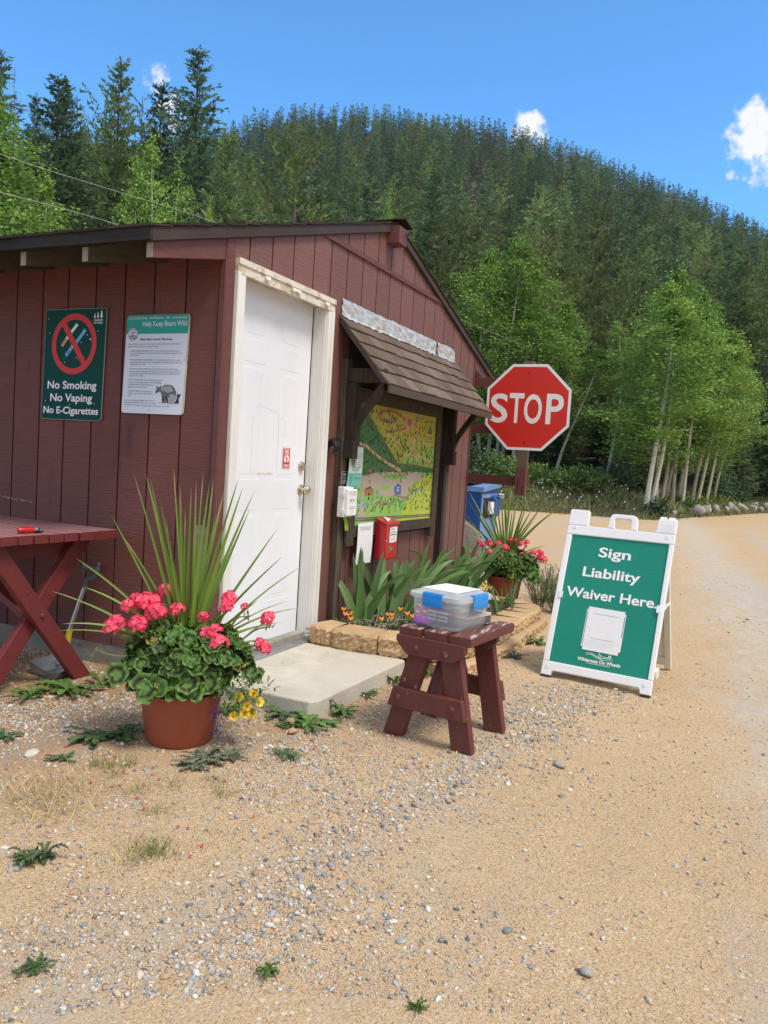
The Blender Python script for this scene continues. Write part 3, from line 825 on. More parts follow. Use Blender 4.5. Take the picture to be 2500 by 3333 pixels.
# --- front gable wall
gx_ = [3.385, 3.518, 3.734, 3.956, 4.185, 4.40, 4.615, 4.84, 5.065, 5.285, 5.502, 5.735, 5.978, 6.205, 6.437, 6.685, 6.91, 7.135, RX]
b = MB()
DX0, DX1, DZ1 = 3.475, 4.37, 2.20
def fboard(x0, x1, z0):
    xs_ = [x0] + ([RIDX] if x0 < RIDX < x1 else []) + [x1]
    poly = [(x0, z0), (x1, z0)] + [(x, roofz(x) - .055) for x in xs_[::-1]]
    b.tint = (lambda k: (k, k, k))(.90 + .2 * rs.rand())
    b.prism(poly, (0, FY + .014, 0), X_, Z_, -Y_, 0, .014)
for i in range(len(gx_) - 1):
    a, c = gx_[i] + .006, gx_[i + 1] - .006
    segs = []
    for s0, s1, z0 in ((-9, DX0, .075), (DX0, DX1, DZ1), (DX1, 99, .075)):
        u, w = max(a, s0), min(c, s1)
        if w - u > .002: segs.append((u, w, z0))
    for u, w, z0 in segs: fboard(u, w, z0)
b.tint = (1, 1, 1)
fpoly = lambda x0, x1, z0: [(x0, z0), (x1, z0)] + [(x, roofz(x) - .06) for x in ([x1, RIDX, x0] if x0 < RIDX < x1 else [x1, x0])]
for x0, x1, z0 in ((FX + .01, DX0, .075), (DX0, DX1, DZ1), (DX1, RX - .01, .075)):
    b.prism(fpoly(x0, x1, z0), (0, FY + .10, 0), X_, Z_, -Y_, 0, .082, 1)
b.build('front_wall', [M_side, M_groove], shed, col=True)
# --- left side wall
gy_ = [2.523, 2.738, 2.949, 3.154, 3.364, 3.573, 3.77, 3.98]
while gy_[-1] < BY - .2: gy_.append(gy_[-1] + .207)
b = MB()
for i in range(len(gy_) - 1):
    b.tint = (lambda k: (k, k, k))(.9 + .2 * rs.rand())
    b.b2((FX, gy_[i] + .006, .115), (FX + .013, gy_[i + 1] - .006, 2.285))
b.tint = (1, 1, 1)
b.b2((FX + .0135, 2.60, .115), (FX + .08, BY, 2.33), 1)
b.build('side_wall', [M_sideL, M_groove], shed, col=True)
b = MB()
b.b2((RX - .08, FY + .105, .075), (RX, BY, 2.33)); b.b2((FX + .09, BY - .1, .1), (RX - .09, BY, 2.33)); b.tint = (1, 1, 1)
b.build('rear_walls', M_side, shed, col=True)
# --- corner trim
b = MB()
b.b2((FX - .006, FY - .007, .075), (FX + .062, FY - .0005, 2.335)); b.b2((FX - .012, FY - .007, .115), (FX - .0005, FY + .028, 2.25))
b.build('corner_trim', M_trim, shed, bevel=.002)
b = MB(); b.b2((RX - .02, FY - .007, .075), (RX + .012, FY - .001, 2.30)); b.build('corner_trim', M_trim, shed, bevel=.002)
# --- band across the gable, bevelled at both ends
b = MB(); b.prism([(4.165, 2.602), (6.405, 2.602), (6.36, 2.634), (4.21, 2.634)], (0, FY - .0008, 0), X_, Z_, -Y_, 0, .013); b.build('gable_band', M_trim, shed)
# --- foundation
b = MB(); b.b2((FX + .012, FY + .02, -.3), (RX - .02, BY - .01, .112)); b.b2((FX + .012, FY + .02, .1125), (FX + .07, BY - .05, .1145)); b.build('foundation', M_found, shed, bevel=.006)
# --- peeled patch and paint scars on the side wall
b = Flat((FX, 0, 0), -Y_, Z_, base=.0012)
b.poly([(-2.528, .40), (-2.528, .83), (-2.545, .85), (-2.602, .845), (-2.598, .70), (-2.606, .55), (-2.590, .42)], 0, 0)
b.poly([(-2.530, .50), (-2.530, .78), (-2.538, .80), (-2.546, .66), (-2.540, .52)], 1, 1)
r0 = random.Random(2)
for k in range(26):
    u = -4.12 + k * .012 + r0.random() * .01; v_ = .885 + r0.gauss(0, .004) - k * .0006
    b.poly([(u, v_), (u + .004 + .008 * r0.random(), v_ + .001), (u + .008 * r0.random() + .002, v_ + .005 + .006 * r0.random())], 0, 2)
b.build('peeled_paint', [mat('bare_siding', (.30, .25, .21), (.22, .17, .14), scale=9, stretch=(1, 1, 6), rough=.9), mat('primer_red', (.22, .03, .03), rough=.7), mat('old_tape', (.48, .42, .36), rough=.9)], shed)

# --- roof
b = MB(); t_ = .028
for sgn, xe in ((-1, EAVE_L), (1, EAVE_R)):
    b.prism([(RIDX, RIDZ - .022), (xe, roofz(xe) - .022), (xe, roofz(xe) - .05), (RIDX, RIDZ - .05)], (0, FY - .016, 0), X_, Z_, Y_, 0, BY + .25 - FY)
b.build('roof_deck', mat('plywood_deck', (.12, .105, .075), (.085, .075, .05), scale=3, stretch=(1, 4, 1), rough=.9), shed)
b = MB(); n_row = 18
for sgn, xe in ((-1, EAVE_L - .025), (1, EAVE_R + .025)):
    Ls = abs(xe - RIDX)
    for r_ in range(n_row):
        x0, x1 = RIDX + sgn * Ls * r_ / n_row, RIDX + sgn * Ls * (r_ + 1.12) / n_row
        if r_ == n_row - 1: x1 = RIDX + sgn * Ls
        y = FY - .032
        while y < BY + .25:
            w = .26 + .1 * rs.rand(); k = .22 + .18 * rs.rand(); b.tint = (k, k, k)
            lift = .006 * rs.rand(); j = .012 * (rs.rand() - .3); xj = x1 + sgn * j
            za, zb = roofz(x0) - .014, roofz(xj) - .006 + lift
            p = [(x0, y, za - .006), (xj, y, zb - .012), (xj, y + w - .006, zb - .012), (x0, y + w - .006, za - .006), (x0, y, za), (xj, y, zb), (xj, y + w - .006, zb), (x0, y + w - .006, za)]
            b.add(p, [(0, 1, 2, 3), (4, 5, 6, 7), (0, 1, 5, 4), (1, 2, 6, 5), (2, 3, 7, 6), (3, 0, 4, 7)])
            y += w
b.build('shingles', M_shingle, shed, col=True)
b = MB(); b.tint = (.18, .17, .17)
for sgn in (-1, 1):
    y = FY - .085
    while y < BY + .2:
        x1 = RIDX + sgn * .13; b.prism([(RIDX, RIDZ + .012), (x1, roofz(x1) + .012), (x1, roofz(x1) + .004), (RIDX, RIDZ + .004)], (0, y, 0), X_, Z_, Y_, 0, .16); y += .15
b.build('ridge_cap', M_shingle, shed, col=True)
# --- rake edge (metal) along both slopes
for sgn, xe in ((-1, EAVE_L + .0), (1, EAVE_R)):
    b = MB()
    poly = [(RIDX, RIDZ - .02), (xe, roofz(xe) - .02), (xe, roofz(xe) - .078), (RIDX, RIDZ - .078)]
    b.prism(poly, (0, FY - .0165, 0), X_, Z_, -Y_, 0, .006)
    poly = [(RIDX, RIDZ - .066), (xe, roofz(xe) - .066), (xe, roofz(xe) - .078), (RIDX, RIDZ - .078)]
    b.prism(poly, (0, FY - .0228, 0), X_, Z_, -Y_, 0, .004)
    poly = [(RIDX, RIDZ - .0785), (xe, roofz(xe) - .0785), (xe, roofz(xe) - .084), (RIDX, RIDZ - .084)]
    b.prism(poly, (0, FY - .002, 0), X_, Z_, -Y_, 0, .0142)
    b.build('rake_edge', M_metal_dk, shed)
# --- eave boards
for xe, sg in ((EAVE_L, -1), (EAVE_R, 1)):
    b = MB(); z0 = roofz(xe)
    b.b2((xe, FY - .0225, z0 - .078), (xe + sg * .014, BY + .25, z0 - .012)); b.b2((xe + sg * .0142, FY - .0225, z0 - .078), (xe + sg * .019, BY + .25, z0 - .066))
    b.build('fascia', M_fascia, shed, bevel=.002)
# --- rafter tails; the outermost one is painted
def rafter(y, sg, mats, w=.037):
    b = MB(); xe, xw = (EAVE_L + .03, FX - .001) if sg < 0 else (EAVE_R - .03, RX + .013)
    za, zb = roofz(xe) - .085, roofz(xw) - .052
    poly = [(xe, za + .0), (xe, za - .068), (xw, zb - .135), (xw, zb)]
    b.prism(poly, (0, y, 0), X_, Z_, Y_, 0, w, 0)
    b.prism([(xe - sg * -.0015, za - .001), (xe - sg * -.0015, za - .067), (xe + sg * -.0002, za - .067), (xe + sg * -.0002, za - .001)] if 0 else
            [(xe, za - .001), (xe, za - .067), (xe + sg * .002, za - .067), (xe + sg * .002, za - .001)], (0, y + .001, 0), X_, Z_, Y_, 0, w - .002, 1)
    return b.build('rafter_tail', mats, shed)
for sg in (-1, 1):
    rafter(FY - .002, sg, [M_trim, M_rafter_end])
    y = 2.875
    while y < BY: rafter(y, sg, [M_rafter, M_rafter_end]); y += .405
# blocking between the rafters above the side wall
b = MB(); b.b2((FX + .002, FY + .04, 2.2855), (FX + .035, BY, roofz(FX) - .06)); b.build('frieze_block', M_rafter, shed)
# --- ridge beam end with eye screw
b = MB(); b.b2((5.18, FY - .10, 2.805), (5.315, FY - .001, 2.925)); b.tube([(5.20, FY - .08, 2.80), (5.26, FY - .075, 2.79)], .004, 5)
beam = b.build('ridge_beam_end', M_trim, shed, bevel=.003)
b = MB(); b.tube([(5.29, FY - .101, 2.885), (5.29, FY - .112, 2.885)], .004, 6)
b.tube([(5.29 + .016 * math.cos(t), FY - .114, 2.885 + .016 * math.sin(t)) for t in np.linspace(0, 6.1, 18)], .0035, 6)
b.build('eye_screw', M_metal_dk, beam, smooth=True)

# --- door
door = MB(); DY = FY + .085
x0, x1, z0, z1 = 3.492, 4.352, .085, 2.186
cols, rows = ((3.622, 3.848), (4.0, 4.232)), ((.355, .912), (1.088, 1.752), (1.878, 2.055))
xs_ = [x0] + [q for c in cols for q in c] + [x1]; zs_ = [z0] + [q for r_ in rows for q in r_] + [z1]
for i in range(5):
    for j in range(7):
        if i in (1, 3) and j in (1, 3, 5):
            prev = None
            for ins, dep in ((0, 0), (.008, .007), (.016, .0075), (.030, .001), (.036, .0)):
                ring = [(xs_[i] + ins, DY + dep, zs_[j] + ins), (xs_[i + 1] - ins, DY + dep, zs_[j] + ins), (xs_[i + 1] - ins, DY + dep, zs_[j + 1] - ins), (xs_[i] + ins, DY + dep, zs_[j + 1] - ins)]
                if prev: door.add(prev + ring, [(k, (k + 1) % 4, 4 + (k + 1) % 4, 4 + k) for k in range(4)])
                prev = ring
            door.add(prev, [(0, 1, 2, 3)])
        else: door.add([(xs_[i], DY, zs_[j]), (xs_[i + 1], DY, zs_[j]), (xs_[i + 1], DY, zs_[j + 1]), (xs_[i], DY, zs_[j + 1])], [(0, 1, 2, 3)])
door.b2((x0, DY + .001, z0), (x1, DY + .045, z1))
dr = door.build('door', M_white, shed)
b = Flat((0, DY, 0), X_, Z_, base=.0008)                          # glue scars left by an old notice
for pts in (((3.77, 1.50), (3.80, 1.515), (3.95, 1.50), (4.01, 1.49), (4.02, 1.46), (4.09, 1.45), (4.10, 1.36), (4.06, 1.35)), ((3.80, 1.50), (3.79, 1.45), (3.75, 1.44), (3.745, 1.36), (3.755, 1.28), (3.75, 1.14), (3.765, 1.13)), ((4.02, 1.46), (4.03, 1.3), (4.025, 1.15))):
    b.stroke(pts, .0022)
for k in range(14): b.rect(3.82 + k * .012, 1.118 + .004 * r0.random(), 3.828 + k * .012 + .006 * r0.random(), 1.128 + .006 * r0.random())
b.build('glue_marks', mat('old_glue', (.66, .62, .53), rough=.8), dr)
# fire extinguisher sticker
b = Flat((0, DY, 0), X_, Z_, base=.001); sx0, sx1, sz0, sz1 = 4.078, 4.172, 1.155, 1.288
b.rect(sx0, sz0, sx1, sz1, 0, 1)
for k in range(9):
    w_ = .0075; q = sz0 + .003 + k * .0148
    for u in (sx0 + .002, sx1 - .011): b.poly([(u, q), (u + .009, q + .006), (u + .009, q + .006 + w_), (u, q + w_)], 1, 0)
for k in range(6):
    u = sx0 + .012 + k * .0125
    for q in (sz0 + .002, sz1 - .010): b.poly([(u, q), (u + .006, q), (u + .010, q + .008), (u + .004, q + .008)], 1, 0)
b.rect(sx0 + .012, sz0 + .0115, sx1 - .012, sz1 - .0115, 2, 0)
xm = (sx0 + sx1) / 2
b.text('FIRE', xm, sz1 - .036, .027, .03, 1.0, l=3, m=1); b.text('INSIDE', xm, sz0 + .0155, .0195, .03, .95, l=3, m=1)
b.text('EXTINGUISHER', xm, sz1 - .0435, .008, .02, .95, l=3, m=1)
b.disc(xm, (sz0 + sz1) / 2 - .003, .029, 3, 1, ey=.92)
b.poly(rrect(xm - .007, sz0 + .037, xm + .011, sz0 + .072, .005), 4, 0); b.stroke([(xm + .004, sz0 + .074), (xm + .002, sz0 + .084), (xm - .012, sz0 + .083), (xm - .017, sz0 + .066)], .005, 4, 0); b.rect(xm - .002, sz0 + .050, xm + .007, sz0 + .058, 5, 1)
st = b.build('sticker', [M_red, M_wht], dr); st['label'] = 'red and white fire extinguisher inside sticker'
# knob and deadbolt
b = MB(); ax = -Y_; kx, kz = 4.312, 1.028
b.lathe((kx, DY - .0005, kz), [(.034, 0), (.034, .006), (.026, .010), (.013, .013), (.012, .030), (.022, .036), (.027, .047), (.027, .058), (.021, .067), (.0, .069)], 24, 0, ax)
b.build('handle', M_brass, dr, smooth=True)
b = MB(); b.lathe((kx - .008, DY - .0005, 1.176), [(.032, 0), (.032, .007), (.026, .018), (.018, .020), (.018, .024), (0, .0245)], 24, 0, ax); b.b2((kx - .011, DY - .0265, 1.168), (kx - .005, DY - .0252, 1.184))
b.build('deadbolt', M_brass, dr, smooth=True)
b = MB(); b.b2((x1 + .001, DY + .012, z0), (DX1, DY + .05, z1 + .02)); b.b2((x0, DY + .012, z1 + .001), (x1 + .001, DY + .05, z1 + .02)); b.b2((DX0, DY + .046, .06), (DX1, DY + .09, 2.2)); b.build('door_gap_fill', M_gap, dr)  # black filler in the dark gap around and behind the door
# frame: casings, jambs, threshold
fr = MB()
fr.b2((3.392, FY - .022, .085), (3.468, FY - .0005, 2.165)); fr.b2((4.372, FY - .022, .085), (4.440, FY - .0005, 2.165)); fr.b2((4.366, FY - .016, .085), (4.372, FY - .0005, 2.165)); fr.b2((4.405, FY - .027, .085), (4.440, FY - .0225, 2.165))
fr.b2((3.392, FY - .027, .085), (3.42, FY - .0225, 2.165))
fr.b2((3.468, FY - .004, .085), (3.489, DY + .05, 2.186)); fr.b2((4.361, FY - .004, .085), (4.372, DY + .0, 2.186))
frame = fr.build('door_frame', M_whtrim, shed, bevel=.002)
b = MB(); b.b2((3.392, FY - .024, 2.1655), (4.440, FY - .0005, 2.243)); b.b2((3.392, FY - .032, 2.212), (4.440, FY - .0245, 2.243)); b.b2((3.4895, FY - .004, 2.1865), (4.36, DY + .05, 2.2))
for k in (0, 3, 4, 8):
    u = 3.60 + .085 * k + r0.random() * .06
    b.add([(u, FY - .033, 2.205), (u + .05, FY - .034, 2.206), (u + .04, FY - .047, 2.188 + .01 * r0.random()), (u + .008, FY - .043, 2.184)], [(0, 1, 2, 3)])
b.build('head_trim', M_peel, frame)
b = MB(); b.b2((3.44, FY - .085, .079), (4.40, FY + .13, .0845))
for k in range(5): b.b2((3.445, FY - .075 + k * .018, .0846), (4.395, FY - .066 + k * .018, .088))
b.build('threshold', M_alu, frame)

# ------------------------------------------------------------------ signs on the shed
def fit(F, body, u0, u1, v, cap, bold=0, l=1, m=0, rot=0, track=1.0):
    """writing squeezed between u0 and u1 with capital letters of height cap"""
    p, f = text2d(body, 1, bold, 1, 'LEFT', track); hp, _ = text2d('H', 1, bold, 1, 'LEFT')
    x0, x1 = min(q[0] for q in p), max(q[0] for q in p); ch = max(q[1] for q in hp)
    s, sx = cap / ch, (u1 - u0) / (x1 - x0); c, q_ = math.cos(rot), math.sin(rot)
    F.add([F.P(u0 + (x - x0) * sx * c - y * s * q_, v + (x - x0) * sx * q_ + y * s * c, l) for x, y in p], f, m)


M_green = mat('sign_dark_green', (.004, .060, .048), rough=.55, spec=.15)
M_teal = mat('sign_teal_green', (.015, .30, .215), (.018, .33, .24), scale=1.5, rough=.45, spec=.2)
M_teal2 = mat('sign_sea_green', (.018, .33, .26), rough=.45)
M_ink = mat('sign_ink', (.10, .105, .125), rough=.6)
M_grey = mat('sign_grey', (.36, .37, .39), rough=.6)
M_paper = mat('paper', (.76, .77, .80), (.72, .73, .77), scale=5, rough=.75)
M_edge = mat('sign_edge', (.30, .33, .27), rough=.6)
M_screw = mat('zinc_screw', (.5, .5, .48), rough=.35, metal=1)


def board(F, u0, v0, u1, v1, r, th, m0, name, mats, parent, edge=None):
    b = MB(); b.prism(rrect(u0, v0, u1, v1, r), F.O, F.U, F.V, F.N, -th, 0, 0)
    return b.build(name, mats, parent)


# no smoking sign --------------------------------------------------
sg = thing('warning_sign', 'dark green no smoking, no vaping sign with red barred circle on the side wall', 'sign', (FX, 3.5, 1.36))
F = Flat((FX - .012, 3.741, 1.3625), (0, -1, .003), (0, -.0225, 1)); w, h = .461, .624
board(F, 0, 0, w, h, .016, .005, 0, 'panel', M_edge, sg)
F.poly(rrect(.003, .003, w - .003, h - .003, .014), 0, 0)
nu = lambda x, y: ((x - (250 - (y - 148) * .0509)) / (1050 - (y - 115) * .0105) * w, h - (y - 130) / 1917 * h)
cu_, cv_ = .2315, .427
ob = 4
def item(p, q, wd, l, m): F.stroke([nu(*p), nu(*q)], wd, l, m)
item((800, 395), (660, 575), .019, 1, 1); item((636, 610), (612, 645), .019, 1, 1); item((612, 645), (528, 768), .019, 1, 4)
item((938, 492), (770, 720), .021, 1, 5); item((722, 760), (695, 800), .019, 1, 1); item((695, 800), (598, 935), .022, 1, 5); item((668, 840), (624, 905), .006, 2, 6); item((703, 788), (694, 800), .023, 2, 6); item((590, 940), (550, 1000), .010, 1, 6)
item((1022, 655), (855, 870), .012, 1, 3); item((830, 900), (688, 1098), .014, 1, 3); item((1026, 650), (1015, 664), .012, 2, 1); item((780, 965), (774, 973), .014, 2, 7)
F.ring(cu_, cv_, .136, .170, 4, 2, 64)
c45 = math.cos(rad(135)); F.stroke([(cu_ - .118 * .74, cv_ + .118), (cu_ + .118 * .76, cv_ - .118)], .036, 3, 2)
for (body, xa, xb, y, cap) in (('No Smoking', 275, 1115, 1505, .0430), ('No Vaping', 322, 1040, 1724, .0430), ('No E-Cigarettes', 200, 1140, 1938, .0390)):
    ua, va = nu(xa, y); ub, vb = nu(xb, y)
    fit(F, body, ua + .003, ub + .003, va - .0015, cap, .028, 1, 3); fit(F, body, ua, ub, va, cap, .022, 2, 1)
for bx, by, s in ((.062, 0, .7), (.085, 0, .85), (.111, 0, 1.1)):                   # three trees mark
    u0 = w - .148 + bx; v0 = h - .056; q = .040 * s
    F.poly([(u0 - .0016, v0 - .004), (u0 + .0016, v0 - .004), (u0 + .0016, v0 + q * .2), (u0 - .0016, v0 + q * .2)], 1, 1)
    for k in range(3): F.poly([(u0 - q * (.27 - .06 * k), v0 + q * (.1 + .26 * k)), (u0 + q * (.27 - .06 * k), v0 + q * (.1 + .26 * k)), (u0, v0 + q * (.55 + .24 * k))], 1 + .3 * k, 1)
fit(F, 'WILDERNESS', w - .092, w - .026, h - .0715, .0085, .03, 1, 1); fit(F, 'ON WHEELS', w - .092, w - .026, h - .0855, .0085, .03, 1, 1)
F.build('print', [M_green, M_wht, M_red, M_blk, mat('filter_orange', (.62, .27, .13), rough=.5), mat('sky_blue_print', (.16, .42, .72), rough=.5), mat('navy_print', (.012, .06, .16), rough=.5), M_grey], sg)
b = MB()
for x, y in ((312, 292), (328, 535), (1158, 522), (975, 582), (870, 710), (590, 1048), (250, 1728), (1085, 1755), (668, 1785)):
    u, v_ = nu(x, y); b.lathe(F.P(u, v_, 5), [(.0042, 0), (.0035, .0015), (0, .002)], 10, 0, F.N)
b.build('screw', M_screw, sg)

# bears sign -----------------------------------------------------------
sg = thing('notice_sign', 'white and green wildlife notice about bears on the side wall', 'sign', (FX, 2.92, 1.41))
F = Flat((FX - .012, 3.136, 1.416), (0, -1, 0), (0, -.032, 1)); w, h = .424, .527
board(F, 0, 0, w, h, .017, .006, 0, 'panel', mat('notice_edge', (.62, .58, .46), (.45, .40, .30), scale=18, rough=.8), sg)
F.poly(rrect(.0015, .001, w - .006, h - .001, .016), 0, 0)
bu = lambda x, y: ((x - (245 - (y - 155) * .0633)) / (1195) * w, h - (y - 150) / 1925 * h)
top = rrect(.0015, .38, w - .006, h - .001, .016)
F.poly([(u, max(v_, h - .101)) for u, v_ in top], 1, 1)
def bfit(body, xa, xb, y, cap, bold=0, m=2, l=2):
    ua, va = bu(xa, y); ub, _ = bu(xb, y); fit(F, body, ua, ub, va, cap, bold, l, m)
bfit('COLORADO  DIVISION  OF  WILDLIFE', 275, 1395, 236, .0105, .01, 0); bfit('Help Keep Bears Wild', 548, 1385, 372, .027, .012, 0)
bfit('Black Bears Live In This Area', 505, 1110, 643, .0108, .02)
for body, xa, xb, y in (('Bears that learn to use human food sources can damage property and may become', 268, 1280, 728), ('aggressive. These bears often must be destroyed.', 266, 858, 776),
                        ('* STORE GARBAGE PROPERLY. Put trash out only the morning of pickup. Store in', 300, 1262, 862), ('bear-proof containers or enclosures. This is the most important thing you can do to', 312, 1320, 906), ('protect bears!', 310, 475, 950),
                        ('* MAKE BIRD FEEDERS INACCESSIBLE. If you must feed birds while bears are active,', 288, 1278, 1038), ('bring bird feeders in every night or hang ten feet off the ground and ten feet from', 303, 1296, 1084), ('anything bears can climb.', 299, 606, 1128),
                        ("* REMOVE ALL ATTRACTANTS. Don't leave pet food, bird seed or livestock feed", 276, 1222, 1214), ('outside. Keep food, beverages, scented items and other attractants out of the site,', 291, 1280, 1262), ("smell and reach of bears. Don't leave these items in your car. Clean BBQ grills after", 288, 1270, 1304), ('each use or store inside.', 282, 568, 1346),
                        ('* LOCK UP YOUR HOME. Lock bear-accessible doors and', 260, 930, 1430), ('windows in your house, garage, car and outbuildings', 275, 910, 1476), ('at night and when you leave home. Keep', 270, 762, 1520), ('garage door closed at all times.', 268, 636, 1566),
                        ('* COMPOST CAREFULLY. Bear-proof your', 245, 724, 1650), ("compost area or don't compost any food", 258, 748, 1692), ('scraps.', 254, 330, 1734),
                        ('Call your local Division of Wildlife office or Denver', 192, 788, 1832), ('headquarters at (303) 297-1192 or visit', 190, 636, 1876)):
    bfit(body, xa, xb, y, .0066, .0, 3)
bfit('www.wildlife.', 646, 818, 1880, .0066, 0, 1); bfit('state.co.us/bears', 187, 400, 1922, .0066, 0, 1); bfit('to learn more about bears and what you can do to help.', 408, 1080, 1928, .0066, 0, 3)
ec = bu(365, 518)                                                      # round seal
F.disc(*ec, .0345, 3, 2); F.disc(*ec, .0325, 4, 0); F.ring(*ec, .0215, .0228, 5, 2)
for body, a0, da in (('COLORADO', 140, -100 / 7), ('DIVISION OF WILDLIFE', 205, 130 / 19)):
    for k, chh in enumerate(body):
        a = rad(a0 + da * k); rr_ = .0248 if da < 0 else .0305
        if chh != ' ': F.text(chh, ec[0] + rr_ * math.cos(a), ec[1] + rr_ * math.sin(a), .0085, .02, 1, l=5, m=2, rot=a - math.pi / 2 if da < 0 else a + math.pi / 2)
F.poly([(ec[0] + x, ec[1] + y) for x, y in ((-.013, -.008), (-.005, -.004), (0, -.012), (.005, -.004), (.013, -.008), (.009, -.014), (0, -.019), (-.009, -.014))], 5, 2)
F.poly([(ec[0] + x, ec[1] + y) for x, y in ((-.010, .002), (-.004, -.001), (-.003, .012), (-.009, .013))], 5, 2); F.poly([(ec[0] + x, ec[1] + y) for x, y in ((.010, .002), (.004, -.001), (.003, .012), (.009, .013))], 5, 2)
bp = lambda pts, l, m: F.poly([bu(*p) for p in pts], l, m)
bp([(800, 1655), (815, 1610), (830, 1585), (818, 1525), (850, 1550), (878, 1560), (910, 1517), (918, 1560), (960, 1515), (1030, 1500), (1110, 1510), (1165, 1560), (1190, 1630), (1196, 1700), (1150, 1760), (1060, 1770), (1020, 1700), (1000, 1850), (970, 1850), (975, 1740), (960, 1850), (935, 1850), (925, 1720), (900, 1640), (860, 1640), (815, 1672)], 2, 4)
bp([(960, 1540), (1100, 1530), (1150, 1620), (1040, 1660), (960, 1620)], 3, 5)
bp([(905, 1560), (960, 1540), (950, 1640), (915, 1610)], 3, 5)
bp([(818, 1530), (836, 1552), (826, 1570)], 3, 2); bp([(908, 1522), (915, 1565), (888, 1560)], 3, 2); bp([(800, 1655), (812, 1630), (830, 1650), (815, 1670)], 3, 2)
bp([(1062, 1760), (1075, 1690), (1130, 1672), (1180, 1700), (1225, 1740), (1200, 1800), (1150, 1790), (1140, 1850), (1110, 1850), (1100, 1780), (1085, 1850), (1055, 1850)], 4, 5)
bp([(1150, 1850), (1210, 1790), (1215, 1655), (1240, 1690), (1282, 1665), (1270, 1720), (1240, 1760), (1245, 1850)], 3, 2)
bp([(925, 1730), (960, 1740), (960, 1850), (935, 1850)], 3, 2); bp([(1000, 1740), (1030, 1710), (1045, 1850), (1020, 1850)], 3, 2)
F.stroke([bu(850, 1858), bu(960, 1852), bu(1100, 1862), bu(1250, 1854)], .0014, 3, 3)
F.build('print', [mat('notice_white', (.66, .69, .80), rough=.38), M_teal2, M_blk, M_ink, mat('bear_grey', (.12, .12, .14), rough=.6), mat('bear_light', (.34, .34, .37), rough=.6)], sg)
b = MB()
for u, v_ in ((.2, h - .006), (.2, .02), (w - .014, .29)): b.lathe(F.P(u, v_, 6), [(.004, 0), (.003, .0015), (0, .002)], 10, 0, F.N)
b.build('screw', M_screw, sg)
b = MB()                                                                    # cobweb-like straw fibres stuck behind the top edge
for k in range(7): b.tube([F.P(.19 + .01 * k, h - .004), F.P(.17 + .02 * k + .02 * r0.random(), h + .03), F.P(.13 + .035 * k, h + .05 + .05 * r0.random())], .0006, 3)
for k in range(4): b.tube([F.P(w - .008, .27 + .02 * k), F.P(w + .015, .28 + .03 * r0.random()), F.P(w + .012, .33 + .02 * k)], .0006, 3)
b.build('straw', mat('straw_fibre', (.30, .22, .17), rough=.9), sg)

# ------------------------------------------------------------------ notice board shelter
M_oldwood = mat('weathered_dark_wood', (.050, .036, .026), (.020, .015, .012), scale=4, stretch=(9, 9, .9), rough=.85, bump=.8, bscale=7, bstretch=(12, 12, .8))
M_postL = mat('weathered_post', (.13, .095, .066), (.045, .033, .024), scale=4, stretch=(11, 11, .7), rough=.85, bump=1, bscale=7, bstretch=(14, 14, .7))
M_frame = mat('weathered_frame_wood', (.075, .058, .042), (.038, .030, .023), scale=5, stretch=(5, 5, 5), rough=.85, bump=.6, bscale=14)
M_galv = mat('crinkled_flashing', (.70, .69, .67), (.46, .46, .46), scale=14, stretch=(1, 1, 2), rough=.36, metal=.35)
sh = thing('notice_board_shelter', 'small shingled awning on dark timber posts and curved brackets over the map', 'awning', (5.6, FY, .15))
b = MB(); A0, A1 = 4.55, 6.725; dS = V((0, -.383, -.445)); Ls = dS.length; dS.normalize(); nS = V((0, -dS.z, dS.y)); nS = V((0, dS.z, -dS.y)) if nS.z < 0 else nS
O = V((0, FY - .004, 2.18))
b.prism([(A0 + .01, -.02), (A1 - .01, -.02), (A1 - .01, Ls - .012), (A0 + .01, Ls - .012)], O, X_, dS, nS, -.028, -.012)
b.build('soffit_board', M_oldwood, sh)
b = MB()
for r_ in range(5):
    y0, y1 = Ls * r_ / 5 - .012, Ls * (r_ + 1) / 5 + .004
    x = A0 - .012 - (.09 if r_ % 2 else 0)
    while x < A1 + .01:
        wdt = .165 + .012 * rs.randn(); xa, xb = max(x, A0 - .012), min(x + wdt - .0035, A1 + .014)
        if xb - xa > .01:
            k = .72 + .5 * rs.rand(); b.tint = (k, k * (.97 + .06 * rs.rand()), k * (.94 + .1 * rs.rand()))
            j = .004 * rs.randn(); lf = .007 + .003 * rs.rand()
            p = [O + X_ * u + dS * v_ + nS * hh for (u, v_, hh) in ((xa, y0, -.011), (xb, y0, -.011), (xb, y1 + j, -.006), (xa, y1 + j, -.006), (xa, y0, -.005), (xb, y0, -.005), (xb, y1 + j, lf), (xa, y1 + j, lf))]
            b.add(p, [(0, 1, 2, 3), (4, 5, 6, 7), (0, 1, 5, 4), (1, 2, 6, 5), (2, 3, 7, 6), (3, 0, 4, 7)])
        x += wdt
b.build('shingles', M_shingle, sh, col=True)
b = MB(); e = O + dS * (Ls - .004)                                          # front and side edges
b.b2((A0 - .004, e.y - .012, e.z - .062), (A1 + .004, e.y + .006, e.z - .012))
b.build('fascia', mat('brown_fascia', (.075, .052, .042), rough=.6), sh, bevel=.002)
b = MB()
for x in (A0 - .012, A1): b = MB(); b.prism([(0, -.035), (Ls - .03, -.035), (Ls - .012, -.0115), (0, -.0115)], O + X_ * x, dS, nS, X_, 0, .012); b.build('rake_edge', M_metal_dk, sh)
